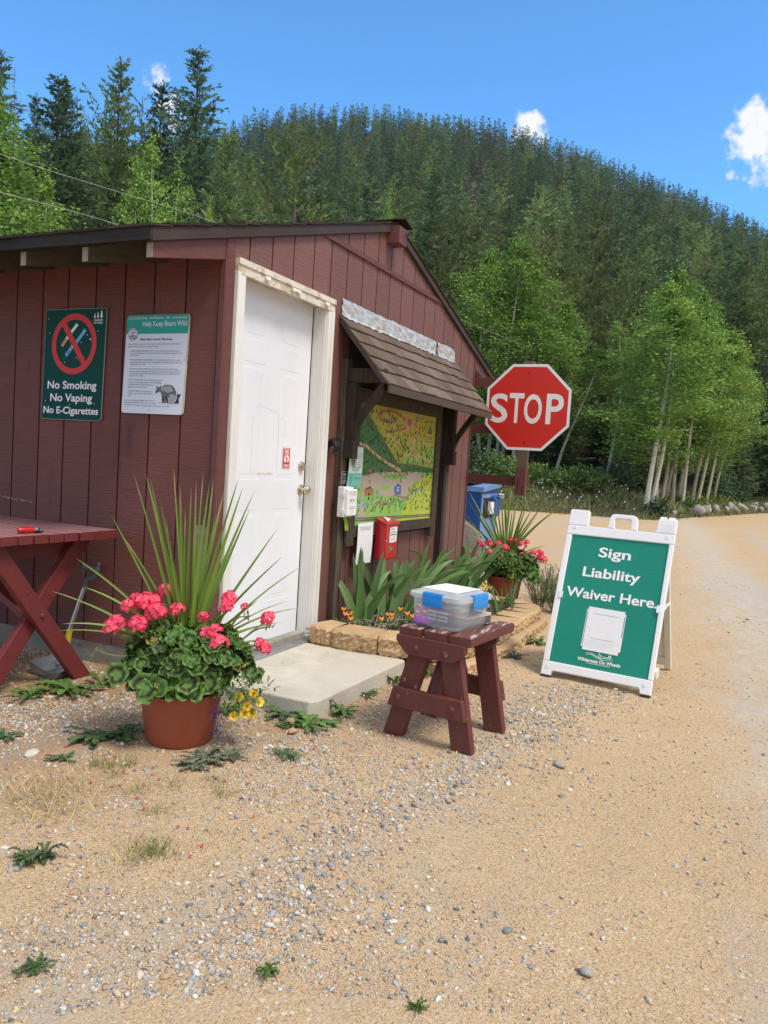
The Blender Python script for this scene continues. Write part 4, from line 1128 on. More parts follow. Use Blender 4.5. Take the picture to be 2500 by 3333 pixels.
# crinkled flashing
n_ = 60; vs, fs = [], []
for i in range(n_ + 1):
    x = 4.565 + (6.735 - 4.565) * i / n_
    for j, (yy, zz) in enumerate(((0, 2.283), (0, 2.256), (0, 2.228), (0, 2.20), (0, 2.178), (-.018, 2.162))):
        amp = .0055 if j not in (0,) else .001
        vs.append((x + .004 * rs.randn(), FY - .004 - abs(amp * rs.randn()) + yy, zz + .003 * rs.randn() - (.02 if i == n_ else 0) * (j == 0)))
for i in range(n_):
    if 47 <= i <= 47: continue
    for j in range(5): fs.append((i * 6 + j, i * 6 + 6 + j, i * 6 + 7 + j, i * 6 + 1 + j))
b = MB(); b.add(vs, fs); fo = b.build('flashing', M_galv, sh)
b = MB(); b.tint = (1, 1, 1)
for k in range(14): b.lathe((4.62 + k * .16, FY - .012, 2.268), [(.004, 0), (0, .002)], 8, 0, -Y_)
b.build('nail', M_screw, sh)
b = MB(); b.b2((4.598, 2.437, .14), (4.678, FY - .001, 1.90)); b.build('post', M_postL, sh, bevel=.004)
b = MB(); b.b2((6.545, 2.437, .14), (6.60, FY - .001, 1.90)); b.b2((6.6005, 2.437, 1.18), (6.655, FY - .001, 1.90)); b.b2((6.6005, 2.437, .14), (6.655, FY - .001, 1.1795), 1); b.build('post', [M_oldwood, M_postL], sh)
for xa in (4.606, 6.56):
    b = MB(); b.b2((xa, 2.17, 1.747), (xa + .06, FY - .002, 1.838)); b.build('beam', M_oldwood, sh, bevel=.004)
    b = MB(); b.b2((xa + .002, 2.375, 1.37), (xa + .062, 2.4365, 1.746)); b.b2((xa - .006, 2.362, 1.245), (xa + .07, 2.4365, 1.3695)); b.build('bracket_leg', M_oldwood, sh, bevel=.006)
    b = MB(); o_ = bez([(2.20, 1.746), (2.285, 1.63), (2.345, 1.54), (2.385, 1.46), (2.40, 1.37)], 5); i_ = bez([(2.374, 1.37), (2.352, 1.44), (2.31, 1.515), (2.245, 1.605), (2.20, 1.66), (2.178, 1.70), (2.175, 1.746)], 5)
    i2 = [(p.x, p.y) for p in i_]; o2 = [(p.x, p.y) for p in o_]
    b = MB(); b.prism(o2 + i2, (xa + .010, 0, 0), Y_, Z_, X_, 0, .042); b.build('brace', M_oldwood, sh, bevel=.003)
b = MB(); b.b2((4.66, 2.20, 1.70), (6.56, 2.235, 1.745)); b.build('beam', M_oldwood, sh, bevel=.003)
b = MB(); b.b2((4.70, 2.485, .68), (6.5, FY - .0006, 2.1)); b.build('back_board', mat('dark_recess_board', (.026, .020, .018), rough=.9), sh)

# ------------------------------------------------------------------ trail map in its frame
mp = thing('trail_map', 'illustrated green trail map in a weathered wood frame under the awning', 'map', (5.5, 2.44, .65))
b = MB()
b.b2((4.712, 2.428, .645), (4.826, 2.452, 1.735)); b.b2((6.277, 2.428, .622), (6.388, 2.452, 1.735)); b.b2((4.8265, 2.430, .702), (6.2765, 2.452, .782)); b.b2((4.8265, 2.430, 1.640), (6.2765, 2.452, 1.735))
b.build('frame', M_frame, mp, bevel=.003)
F = Flat((0, 2.443, 0), X_, Z_, base=.0005, step=.0004)
b = MB(); b.b2((4.8268, 2.4432, .7825), (6.2762, 2.450, 1.6395)); b.build('backing', M_edge, mp)
F.rect(4.8268, .7825, 6.2762, 1.6395, 0, 0)
F.poly([(4.95, 1.6395), (4.915, 1.596), (5.518, 1.234), (5.76, 1.30), (6.2762, 1.33), (6.2762, 1.6395)], 1, 1)
F.poly([(5.85, 1.30), (6.2762, 1.40), (6.2762, 1.2), (5.815, 1.231), (5.518, 1.234)], 1.5, 8)
F.poly([(4.8268, 1.6395), (4.93, 1.6395), (4.915, 1.596), (5.518, 1.234), (6.2762, 1.209), (6.2762, 1.171), (5.94, 1.171), (5.75, 1.175), (5.608, 1.163), (5.369, 1.166), (5.178, 1.16), (5.03, 1.142), (4.8268, 1.131)], 2, 2)
F.poly([(5.62, .7825), (6.2762, .7825), (6.2762, 1.16), (6.02, 1.12), (5.75, .98)], 1, 9)
F.poly([(4.8268, 1.120), (4.922, 1.131), (5.03, 1.142), (5.178, 1.16), (5.369, 1.166), (5.608, 1.163), (5.75, 1.175), (5.94, 1.171), (6.033, 1.146), (6.01, 1.108), (5.806, 1.064), (5.759, 1.006), (5.71, .971), (5.565, .994), (5.43, .982), (5.316, .976), (5.201, 1.005), (5.119, 1.038), (5.016, 1.032), (4.945, .969), (4.986, .93), (5.004, .842), (4.882, .842), (4.904, .906), (4.92, .995), (4.94, 1.058)], 3, 3)
F.poly([(5.26, 1.138), (5.698, 1.157), (5.695, 1.121), (5.478, 1.106), (5.28, 1.111)], 4, 0); F.poly(rrect(5.255, 1.03, 5.40, 1.066, .016), 4, 0)
sp = lambda pts, n=6: [(p.x, p.y) for p in bez(pts, n)]
F.stroke(sp([(4.8268, 1.354), (4.943, 1.344), (5.129, 1.283), (5.293, 1.239), (5.463, 1.205), (5.60, 1.168)]), [.022] * 25 + [.03] * 6, 4, 4)
F.stroke(sp([(5.132, 1.58), (5.206, 1.605), (5.332, 1.619), (5.467, 1.61), (5.592, 1.58)]), .024, 3, 5); F.stroke(sp([(5.132, 1.58), (5.152, 1.549), (5.232, 1.538), (5.394, 1.54)]), .024, 4, 5)
F.stroke(sp([(5.259, 1.46), (5.421, 1.474), (5.64, 1.512)]), .020, 3, 5); F.stroke([(5.26, 1.457), (5.397, 1.411), (5.591, 1.376)], .016, 4, 4); F.stroke(sp([(5.62, 1.304), (5.803, 1.303), (5.916, 1.307), (6.059, 1.281), (6.238, 1.263)]), .016, 3, 4)
F.stroke(sp([(5.86, 1.53), (5.852, 1.457), (5.77, 1.388), (5.855, 1.326), (5.887, 1.254)]), .024, 4, 4); F.stroke([(5.59, 1.376), (5.60, 1.31)], .012, 4, 5)
F.disc(5.70, 1.545, .085, 5, 3, ey=.52); F.disc(5.70, 1.558, .048, 6, 5, ey=.62)
F.stroke([(4.915, 1.596), (5.518, 1.234), (5.815, 1.231), (6.2762, 1.206)], .008, 5, 5)
F.stroke(sp([(4.8268, .926), (4.987, .923), (5.104, .934), (5.21, .943), (5.339, .932), (5.469, .946)]), .014, 4, 6); F.stroke(sp([(5.165, .932), (5.256, .947), (5.356, .925), (5.47, .939), (5.497, .988), (5.567, .98), (5.729, .967), (5.852, 1.012), (6.04, 1.048)]), .013, 5, 5)
F.stroke(sp([(5.55, .966), (5.729, .952), (5.86, .995), (6.05, 1.03)]), .010, 4, 6)
F.poly([(4.8268, .838), (6.2762, .818), (6.2762, .795), (4.8268, .812)], 2, 10); F.stroke([(4.85, .825), (6.25, .806)], .003, 3, 3)
F.poly([(4.977, .992), (4.97, 1.023), (4.992, 1.049), (5.015, 1.039), (5.057, 1.055), (5.114, 1.025), (5.115, .992)], 6, 5); F.poly([(4.962, 1.02), (4.992, 1.052), (5.015, 1.043), (5.057, 1.060), (5.124, 1.022), (5.057, 1.046), (5.015, 1.032), (4.992, 1.040)], 7, 11); F.rect(5.03, .992, 5.06, 1.012, 7, 11)
F.poly([(5.487, 1.047), (5.551, 1.081), (5.616, 1.057), (5.614, .993), (5.53, .994), (5.49, 1.009)], 6, 7)
for k in range(3): F.rect(5.53, 1.045 - .014 * k, 5.58, 1.050 - .014 * k, 7, 12)
F.rect(5.172, 1.005, 5.212, 1.032, 6, 13); F.disc(5.043, 1.170, .022, 6, 14, 8); F.text('STOP', 5.043, 1.165, .012, .02, 1.1, l=7, m=12); F.rect(5.041, 1.13, 5.045, 1.15, 6, 10)
F.disc(6.155, 1.084, .017, 6, 15, 12, 1.6); F.poly(rrect(5.033, 1.078, 5.055, 1.104, .007), 6, 5); F.poly([(5.07, .853), (5.10, .868), (5.13, .853)], 5, 16)
for u in (5.30, 5.325, 5.36): F.poly([(u, 1.092), (u + .018, 1.092), (u + .009, 1.106)], 6, 13)
for (u, v_) in ((5.47, 1.13), (5.60, 1.10), (5.78, 1.035), (5.88, 1.055), (5.44, .955), (5.30, .91)): F.disc(u, v_, .014, 6, 5, 10, 1.3)
F.rect(6.05, 1.422, 6.235, 1.598, 4, 5); F.rect(6.062, 1.434, 6.223, 1.586, 5, 8)
for u, s in ((6.11, .8), (6.142, 1.0), (6.178, .9)):
    for k in range(3): F.poly([(u - .018 * s + .004 * k, 1.495 + .022 * k * s), (u + .018 * s - .004 * k, 1.495 + .022 * k * s), (u, 1.535 + .02 * k * s)], 6, 11)
    F.rect(u - .003, 1.485, u + .003, 1.5, 6, 11)
fit(F, 'WILDERNESS', 6.08, 6.205, 1.463, .010, .02, 6, 11); fit(F, 'ON WHEELS', 6.08, 6.205, 1.445, .010, .02, 6, 11)
def treemark(u, v_, s, l, m): F.poly([(u - .0050 * s, v_), (u + .0050 * s, v_), (u + .002 * s, v_ + .014 * s), (u, v_ + .024 * s), (u - .002 * s, v_ + .014 * s)], l, m)
def inside(p, poly):
    c = False; j = len(poly) - 1
    for i in range(len(poly)):
        if (poly[i][1] > p[1]) != (poly[j][1] > p[1]) and p[0] < (poly[j][0] - poly[i][0]) * (p[1] - poly[i][1]) / (poly[j][1] - poly[i][1]) + poly[i][0]: c = not c
        j = i
    return c
road_ = [(4.8, 1.125), (5.03, 1.142), (5.178, 1.16), (5.369, 1.166), (5.608, 1.163), (5.94, 1.175), (6.04, 1.146), (5.806, 1.05), (5.72, .965), (5.316, .965), (5.119, 1.02), (4.95, .96), (5.01, .842), (4.88, .842), (4.93, 1.0)]
dark_ = [(4.8268, 1.6395), (4.93, 1.6395), (4.915, 1.596), (5.518, 1.234), (6.27, 1.209), (6.27, 1.171), (5.608, 1.163), (5.178, 1.16), (4.8268, 1.131)]
rt = random.Random(8)
for k in range(800):
    u, v_ = rt.uniform(4.835, 6.265), rt.uniform(.85, 1.61)
    if inside((u, v_ + .01), road_) or (u > 6.03 and v_ > 1.40) or abs(u - 5.7) < .09 and abs(v_ - 1.545) < .05 or (4.96 < u < 5.13 and .97 < v_ < 1.06): continue
    d_ = inside((u, v_ + .01), dark_)
    for q in range(2 if d_ else 1): treemark(u + .012 * q, v_ - .016 * q, 1.15 if not d_ else 1.05, 7 if not d_ else 8, 17 if (not d_ or q) else 18)
for k in range(16): treemark(5.29 + .026 * k, 1.118 + .012 * (k % 3) * .7, .95, 7, 17)
cols = [('map_green', (.22, .48, .10)), ('map_olive', (.37, .42, .05)), ('map_forest', (.045, .17, .06)), ('map_grey', (.42, .36, .30)), ('map_path', (.62, .40, .22)), ('map_brown', (.34, .15, .05)), ('map_water', (.20, .48, .52)), ('map_blue', (.03, .10, .42)),
        ('map_lime', (.30, .50, .10)), ('map_yellow', (.40, .52, .05)), ('map_asphalt', (.11, .10, .095)), ('map_darkbrown', (.05, .03, .018)), ('map_white', (.7, .7, .7)), ('map_skyblue', (.12, .35, .6)), ('map_red', (.55, .03, .03)), ('map_pink', (.65, .06, .22)), ('map_sand', (.70, .50, .10)), ('map_tree', (.018, .055, .022)), ('map_tree_light', (.10, .30, .07))]
F.build('map_sheet', [mat(n, c, rough=.25, coat=.4) for n, c in cols], mp)
b = MB()
for x, z in ((4.75, .93), (6.33, .93), (6.33, 1.2), (4.75, 1.5), (6.33, 1.5), (5.2, 1.69), (5.9, 1.69)): b.lathe((x, 2.4278, z), [(.006, 0), (.004, .002), (0, .0025)], 8, 0, -Y_)
b.build('screw', mat('brass_screw', (.55, .40, .15), rough=.3, metal=1), mp)

# ------------------------------------------------------------------ papers and boxes on the board
def sheet(name, label, cat, u0, v0, u1, v1, y, shear=0, bow=.006, group=None):
    """a hanging paper, gently bowed; returns a Flat for its print"""
    t = thing(name, label, cat, ((u0 + u1) / 2, y, v0), group); b = MB(); vs = []; n = 10
    for i in range(n + 1):
        q = i / n
        for u in (u0, u1): vs.append((u + shear * (1 - q), y - bow * math.sin(math.pi * q), v0 + (v1 - v0) * q))
    b.add(vs, [(2 * i, 2 * i + 1, 2 * i + 3, 2 * i + 2) for i in range(n)]); vs2 = [(x, yy + .0015, z) for x, yy, z in vs]; b.add(vs2, [(2 * i, 2 * i + 2, 2 * i + 3, 2 * i + 1) for i in range(n)])
    return t, b


def bowed(F, v0, v1, u_sh, bow):
    h_ = v1 - v0
    for i, p in enumerate(F.v):
        q = min(1, max(0, (p.z - v0) / h_)); F.v[i] = V((p.x + u_sh * (1 - q), p.y - bow * math.sin(math.pi * q), p.z))


t, b = sheet('flyer', 'pale green and teal flyer with an oval emblem hanging beside the map', 'flyer', 4.665, 1.048, 4.868, 1.328, 2.418, -.02, .006)
b.build('paper', mat('pale_green_paper', (.58, .74, .66), (.62, .76, .70), scale=4, rough=.4), t)
F = Flat((0, 2.4172, 0), X_, Z_, base=.0003, step=.0004)
F.rect(4.666, 1.0485, 4.867, 1.150, 0, 0)
F.ring(4.728, 1.243, .040, .043, 1, 1, 40, 1.35); F.ring(4.728, 1.243, .031, .0325, 1, 1, 40, 1.35)
for k in range(26): F.disc(4.728 + .028 * math.cos(k * 2.4) * (k / 26) ** .5, 1.236 + .036 * math.sin(k * 2.4) * (k / 26) ** .5, .0045 + .003 * (k % 3), 1 + .2 * (k % 2), 1 if k % 3 else 2, 7)
for k in range(6): F.rect(4.795, 1.275 - .014 * k - (.012 if k > 2 else 0), 4.795 + .042 + .012 * (k % 2), 1.279 - .014 * k - (.012 if k > 2 else 0), 1, 3)
for k in range(3): F.rect(4.71, 1.185 - .011 * k, 4.83 - .01 * k, 1.188 - .011 * k, 1, 1)
for k in range(8): F.rect(4.685, 1.135 - .009 * k, 4.73, 1.1375 - .009 * k, 1, 1)
fit(F, 'Wilderness On Wheels', 4.755, 4.85, 1.112, .008, .01, 1, 1); F.stroke([(4.78, 1.125), (4.80, 1.132), (4.83, 1.127)], .002, 1, 4); F.rect(4.70, 1.058, 4.83, 1.061, 1, 1)
bowed(F, 1.048, 1.328, -.02, .006); F.build('print', [mat('teal_print', (.16, .52, .44), rough=.4), M_ink, mat('emblem_yellow', (.55, .52, .12), rough=.5), M_grey, M_wht], t)
b = MB()
for k in range(5): b.tube([(4.70 + k * .022, 2.413, 1.322), (4.705 + k * .022, 2.411, 1.336), (4.712 + k * .022, 2.418, 1.334)], .0018, 5)
b.build('clip', M_screw, t)
t = thing('notice_plate', 'small black framed notice plate on the weathered post', 'sign', (4.64, 2.437, 1.076)); b = MB(); b.b2((4.600, 2.431, 1.076), (4.677, 2.4365, 1.158)); b.build('plate', M_grey, t, bevel=.001)
F = Flat((0, 2.431, 0), X_, Z_); F.rect(4.603, 1.079, 4.674, 1.155, 0, 0)
for k, (a, c, hh) in enumerate(((4.612, 4.665, .010), (4.610, 4.668, .004), (4.612, 4.665, .004), (4.615, 4.662, .004), (4.622, 4.655, .004), (4.612, 4.665, .008), (4.616, 4.66, .003))): F.rect(a, 1.137 - .0095 * k, c, 1.137 - .0095 * k + hh * .7, 1, 1)
F.build('print', [M_blk, M_grey], t)
# dog bag dispenser
M_plast = mat('white_plastic', (.76, .77, .80), rough=.35)
t = thing('bag_dispenser', 'white plastic dog waste bag dispenser with a hinged front on the post', 'dispenser', (4.63, 2.43, .85))
b = MB(); b.b2((4.563, 2.385, .856), (4.69, 2.4365, 1.058)); b.build('case', M_plast, t, bevel=.006)
b = MB(); b.b2((4.570, 2.362, .866), (4.706, 2.3845, 1.045)); b.build('lid', M_plast, t, bevel=.005)
b = MB()
for z in (1.005, .895): b.b2((4.556, 2.372, z - .014), (4.5625, 2.40, z + .014))
b.build('hinge', M_plast, t, bevel=.002)
F = Flat((0, 2.362, 0), X_, Z_)
fit(F, 'PLEASE CLEAN UP', 4.588, 4.690, 1.018, .009, .015, 0, 0); fit(F, 'AFTER YOUR DOG', 4.590, 4.686, 1.003, .008, .01, 0, 0)
for u, s in ((4.615, 1.0), (4.655, .72)):
    F.poly([(u - .018 * s, .952), (u - .016 * s, .975 * 1 + .004 * s), (u + .008 * s, .974 + .003 * s), (u + .013 * s, .974 + .014 * s), (u + .019 * s, .974 + .012 * s), (u + .017 * s, .971), (u + .011 * s, .964), (u + .010 * s, .952), (u + .006 * s, .952), (u + .004 * s, .963), (u - .010 * s, .963), (u - .014 * s, .952)], 0, 0)
for k in range(2): F.rect(4.595, .925 - .012 * k, 4.682 - .008 * k, .929 - .012 * k, 0, 0)
F.poly([(4.634, .888), (4.646, .888), (4.643, .898), (4.648, .903), (4.640, .901), (4.632, .903), (4.637, .898)], 0, 0)
F.build('print', [M_grey], t)
b = MB(); vs = []
for i in range(7):
    q = i / 6; z = .856 - .095 * q
    for k in range(5): vs.append((4.612 + .012 * k + .03 * q + .006 * math.sin(q * 5), 2.412 - .006 * (k % 2) - .01 * q, z + .004 * (k % 2)))
b.add(vs, [(i * 5 + k, i * 5 + k + 1, i * 5 + 6 + k, i * 5 + 5 + k) for i in range(6) for k in range(4)]); tag(b.build('waste_bag', mat('lime_film', (.38, .58, .05), (.30, .48, .04), scale=30, rough=.3, leaf=.3), None, loc=(4.63, 2.41, .77)), 'lime green plastic bag hanging out below the white dispenser', 'bag')
# poster whose code is left out
t, b = sheet('poster', 'white laminated poster hanging below the map beside the red box', 'poster', 4.862, .502, 5.105, .800, 2.420, -.012, .005)
b.build('paper', M_paper, t)
F = Flat((0, 2.4192, 0), X_, Z_, base=.0003, step=.0004)
for k in range(3): F.rect(4.885 + .01 * k, .768 - .010 * k, 5.082 - .012 * k, .772 - .010 * k, 0, 0)
F.rect(4.862, .502, 5.105, .508, 0, 1)
bowed(F, .502, .800, -.012, .005); F.build('print', [M_grey, M_blk], t)
# red donation box
M_redbox = mat('red_enamel', (.50, .012, .020), (.45, .010, .016), scale=4, rough=.30, coat=.35)
t = thing('donation_box', 'red metal drop box with a white notice below the map', 'box', (5.28, 2.43, .52))
b = MB(); b.prism([(2.4275, .525), (2.352, .52), (2.352, .782), (2.4275, .812)], (5.166, 0, 0), Y_, Z_, X_, 0, .232); b.build('body', M_redbox, t, bevel=.004)
b = MB(); b.prism([(2.429, .8135), (2.345, .7835), (2.340, .778), (2.340, .790), (2.345, .796), (2.429, .826)], (5.160, 0, 0), Y_, Z_, X_, 0, .244); b.build('lid', M_redbox, t, bevel=.002)
dd_ = MB(); dd_.b2((5.182, 2.347, .532), (5.386, 2.3515, .772)); dor = dd_.build('door', M_redbox, t, bevel=.003)
b = MB(); b.lathe((5.196, 2.3465, .658), [(.010, 0), (.010, .004), (.006, .007), (0, .008)], 14, 0, -Y_); b.build('lock', M_screw, dor, smooth=True)
F = Flat((0, 2.347, 0), X_, Z_); F.poly([(5.245, .648), (5.30, .643), (5.372, .650), (5.376, .756), (5.34, .762), (5.25, .757), (5.243, .70)], 0, 0)
for k, (a, c) in enumerate(((5.262, 5.33), (5.262, 5.352))): F.rect(a, .742 - .022 * k, c, .748 - .022 * k, 1, 1)
fit(F, 'DONATIONS', 5.256, 5.362, .698, .011, .03, 1, 2); F.stroke([(5.29, .678), (5.31, .686), (5.34, .679)], .003, 1, 3); fit(F, 'Wilderness On Wheels', 5.262, 5.36, .664, .007, .01, 1, 1); F.build('notice', [M_paper, M_ink, M_blk, mat('pale_teal_ink', (.2, .42, .42), rough=.6)], dor)
F = Flat((0, 2.347, 0), X_, Z_); F.rect(5.238, .583, 5.322, .617, 0, 0); F.poly([(5.255, .590), (5.302, .588), (5.30, .606), (5.28, .612), (5.262, .604)], 1, 1); F.build('name_plate', [M_brass, M_alu], dor)
b = MB(); b.add([(5.22, 2.36, .806), (5.30, 2.375, .818), (5.285, 2.40, .826), (5.25, 2.41, .838), (5.24, 2.385, .822)], [(0, 1, 2, 4), (4, 2, 3)]); b.add([(5.222, 2.358, .803), (5.302, 2.373, .815), (5.287, 2.398, .823), (5.252, 2.408, .835), (5.242, 2.383, .819)], [(0, 4, 2, 1), (4, 3, 2)])
tag(b.build('paper_scrap', M_paper, None, loc=(5.26, 2.38, .81)), 'crumpled white paper scrap on top of the red box', 'paper')
# dog-tail hook
b = MB(); hx = 4.50
b.tube(bez([(hx, FY - .001, 1.335), (hx, FY - .03, 1.345), (hx - .005, FY - .055, 1.352)], 4), [.020, .021, .022, .024, .026, .027, .027, .026, .022], 10)
for s in (-.016, .014): b.tube(bez([(hx + s, FY - .05, 1.35), (hx + s * 1.1, FY - .062, 1.315), (hx + s * 1.05, FY - .05, 1.288), (hx + s * 1.1, FY - .055, 1.268), (hx + s, FY - .072, 1.264)], 4), [.017] * 4 + [.012] * 4 + [.010] * 4 + [.008] * 5, 8)
b.tube(bez([(hx, FY - .06, 1.36), (hx + .004, FY - .075, 1.378), (hx + .002, FY - .072, 1.40)], 4), [.009] * 5 + [.007] * 2 + [.004] * 2, 7); b.lathe((hx, FY - .0008, 1.335), [(.026, 0), (.026, .005), (.018, .007)], 16, 0, -Y_)
tag(b.build('wall_hook', mat('cast_black', (.018, .018, .02), rough=.45), None, True, loc=(hx, FY, 1.26)), 'black cast hook shaped like the back half of a dog, right of the door', 'hook')

# ------------------------------------------------------------------ stop sign on its rails
M_cutwood = mat('bare_post_wood', (.16, .115, .085), (.10, .072, .055), scale=4, stretch=(9, 9, 1), rough=.85, bump=.6, bscale=8, bstretch=(10, 10, 1))
t = thing('stop_sign', 'red octagonal stop sign on a short post held out by three maroon rails', 'sign', (7.31, 1.94, 1.0))
sc_ = 7.258 / 7.30; py = lambda y: y * sc_; pz = lambda z: 1.24 + (z - 1.24) * sc_
octo = [(py(a), pz(c)) for a, c in ((2.098, 2.238), (1.764, 2.239), (1.527, 2.004), (1.527, 1.667), (1.766, 1.431), (2.104, 1.428), (2.335, 1.660), (2.334, 2.008))]
cy_, cz_ = sum(p[0] for p in octo) / 8, sum(p[1] for p in octo) / 8
b = MB(); b.prism([(-a, c) for a, c in octo], (7.2605, 0, 0), -Y_, Z_, -X_, -.003, 0); b.build('panel', M_alu, t)
F = Flat((7.2605, 0, 0), -Y_, Z_); q8 = lambda k: [(-(cy_ + (a - cy_) * k), cz_ + (c - cz_) * k) for a, c in octo]
F.poly(q8(.999), 0, 1); F.poly(q8(.936), 1, 0)
let = [('S', 2.292, 2.120), ('T', 2.108, 1.966), ('O', 1.962, 1.792), ('P', 1.752, 1.590)]
for ch, a, c in let: fit(F, ch, -py(a), -py(c), pz(1.690), (1.965 - 1.690) * sc_ * (1 if ch in 'TP' else .965), .018, 2, 1)
fs_ = F.build('face', [mat('stop_red', (.60, .022, .014), (.56, .020, .014), scale=1.4, rough=.42), M_wht], t)
b = MB()
for z in (2.155, 1.505): b.lathe((7.2585, py(1.935), pz(z)), [(.010, 0), (.010, .003), (.005, .005), (0, .0055)], 12, 0, -X_)
b.build('bolt', M_metal_dk, t)
b = MB(); b.b2((7.264, 1.893, 1.262), (7.342, 1.988, 2.262)); b.b2((7.264, 1.892, 1.0), (7.342, 1.989, 1.2615), 1); b.b2((7.2632, 1.955, 1.03), (7.2645, 1.962, 1.17), 2); b.b2((7.2632, 1.915, 1.01), (7.2645, 1.919, 1.12), 2); b.build('post', [M_cutwood, M_trim, M_groove], t, bevel=.003)
for z0, z1 in ((2.028, 2.115), (1.574, 1.662), (1.088, 1.176)): b = MB(); b.b2((7.3435, 1.885, z0), (7.381, 3.2, z1)); b.build('rail', M_trim, t, bevel=.003)

# ------------------------------------------------------------------ step, flower bed and its block edging
b = MB(); b.prism([(3.20, 1.80), (3.24, 1.765), (4.215, 1.735), (4.235, 1.76), (4.225, 2.43), (3.19, 2.46)], (0, 0, 0), X_, Y_, Z_, -.15, .08)
tag(b.build('concrete_step', M_conc, None, bevel=.008, loc=(3.7, 2.1, 0)), 'low pale concrete step slab in front of the white door', 'step')
M_soil = mat('bark_mulch', (.055, .038, .028), (.12, .09, .07), scale=34, rough=.95, bump=1, bscale=40, wear=[((.26, .22, .18), .64, .68, 60, (1, 2.5, 1))])
sx, sy = np.meshgrid(np.arange(4.27, 6.62, .06), np.arange(1.56, 2.50, .06), indexing='ij')
sz = .105 + .03 * np.clip((4.6 - sx) / .4, 0, 1) + .035 * vnoise(sx, sy, 6, 4) - .02
nxx, nyy = sx.shape; ii = (np.arange(nxx - 1)[:, None] * nyy + np.arange(nyy - 1)[None, :]).ravel()
tag(place('flower_bed', np_mesh('flower_bed', np.stack([sx, sy, sz], -1).reshape(-1, 3), np.stack([ii, ii + nyy, ii + nyy + 1, ii + 1], -1), M_soil, smooth=True)), kind='structure')
mc = []                                                            # bark chips
rc = np.random.RandomState(6); n = 2600
P = np.stack([rc.uniform(4.28, 6.5, n), rc.uniform(1.58, 2.46, n), np.full(n, .125)], 1); P[:, 2] += .03 * np.clip((4.6 - P[:, 0]) / .4, 0, 1) + .012 * rc.rand(n)
D = unit(rc.randn(n, 3) * np.array([1, 1, .3])); Sd = unit(np.cross(D, rc.randn(n, 3) * .4 + np.array([0, 0, 1])))
v = quads(P, D, Sd, .018 + .03 * rc.rand(n), .004 + .007 * rc.rand(n)); c = np.array([.11, .08, .06])[None] * (.4 + 1.5 * rc.rand(n, 1) ** 2); c[rc.rand(n) < .12] = (.38, .34, .29)
tag(place('bark_chips', np_mesh('bark_chips', v, np.arange(4 * n).reshape(-1, 4), mat('bark_chip', (1, 1, 1), rough=.9, attr=True), np.repeat(c, 4, 0))), 'brown bark chips spread over the flower bed soil', 'mulch', kind='stuff')
M_block = mat('tan_block', (.44, .29, .155), (.52, .37, .215), scale=18, rough=.95, bump=.9, bscale=36, col3=(.38, .25, .14), objrand=.12, wear=[((.26, .17, .10), .64, .74, 50, (1, 1, 1))])


def block(p, q, depth, z0, z1, label, seed, flare=.03):
    """split-faced retaining block: front edge p to q (seen from outside), rough front face"""
    rb = np.random.RandomState(seed); p, q = V((p[0], p[1], 0)), V((q[0], q[1], 0)); u = (q - p); Lb = u.length; u.normalize(); nrm = V((u.y, -u.x, 0))
    b = MB(); nu_, nv_ = 16, 7; vs, fs = [], []
    for i in range(nu_ + 1):
        for j in range(nv_ + 1):
            s, t = i / nu_, j / nv_
            rough = .0 if j == nv_ else .020 * rb.rand() + (.008 if 0 < j < nv_ else 0)
            edge = .020 * (abs(2 * s - 1) ** 8)
            vs.append(p + u * (Lb * (.012 + .976 * s)) + nrm * (rough - edge + .004) + Z_ * (z0 + (z1 - z0) * t + (.004 * rb.randn() if 0 < j < nv_ else 0)))
    for i in range(nu_):
        for j in range(nv_): fs.append((i * (nv_ + 1) + j, (i + 1) * (nv_ + 1) + j, (i + 1) * (nv_ + 1) + j + 1, i * (nv_ + 1) + j + 1))
    k = len(vs); back = [p + u * (.012 + flare) - nrm * depth, p + u * (Lb - .012 - flare) - nrm * depth]
    vs += [back[0] + Z_ * z0, back[1] + Z_ * z0, back[1] + Z_ * z1, back[0] + Z_ * z1]
    topf = [i * (nv_ + 1) + nv_ for i in range(nu_ + 1)]; botf = [i * (nv_ + 1) for i in range(nu_ + 1)]
    fs.append(tuple(topf + [k + 2, k + 3])); fs.append(tuple(botf[::-1] + [k, k + 1]))
    fs.append(tuple([j for j in range(nv_, -1, -1)] + [k, k + 3])); fs.append(tuple([nu_ * (nv_ + 1) + j for j in range(nv_ + 1)] + [k + 2, k + 1])); fs.append((k, k + 3, k + 2, k + 1))
    b.add(vs, fs); c_ = (p + q) / 2
    return tag(b.build('retaining_block', M_block, None, loc=(c_.x, c_.y, z0)), label, 'block', 'tan blocks edging the flower bed')


LP = [(4.255, 2.41), (4.215, 2.235), (4.225, 1.925), (4.29, 1.60)]
labs = ['short tan block wedged between the door frame and the flower bed', 'tan block lying along the concrete step below the weathered post', 'tan block at the outer corner of the concrete step']
for k in range(3): block(LP[k], LP[k + 1], .19, .082, .198, labs[k], 60 + k, .0)
for k, (p, q) in enumerate((((4.30, 1.60), (4.62, 1.44)), ((4.63, 1.435), (4.98, 1.425)))): block(p, q, .18, .075, .19, ('tan block half hidden behind the left leg of the stool', 'tan block seen between the legs of the stool')[k], 70 + k, .02)
LOW = [(4.25, 1.50), (4.60, 1.39), (4.95, 1.375), (5.30, 1.372), (5.62, 1.372), (5.93, 1.374), (6.22, 1.385), (6.45, 1.43), (6.62, 1.60), (6.66, 1.88)]
for k in range(len(LOW) - 1): block(LOW[k], LOW[k + 1], .2, -.03, .064, ORD[k] + ' tan block of the bottom course, counting from the concrete step', 80 + k, .02)
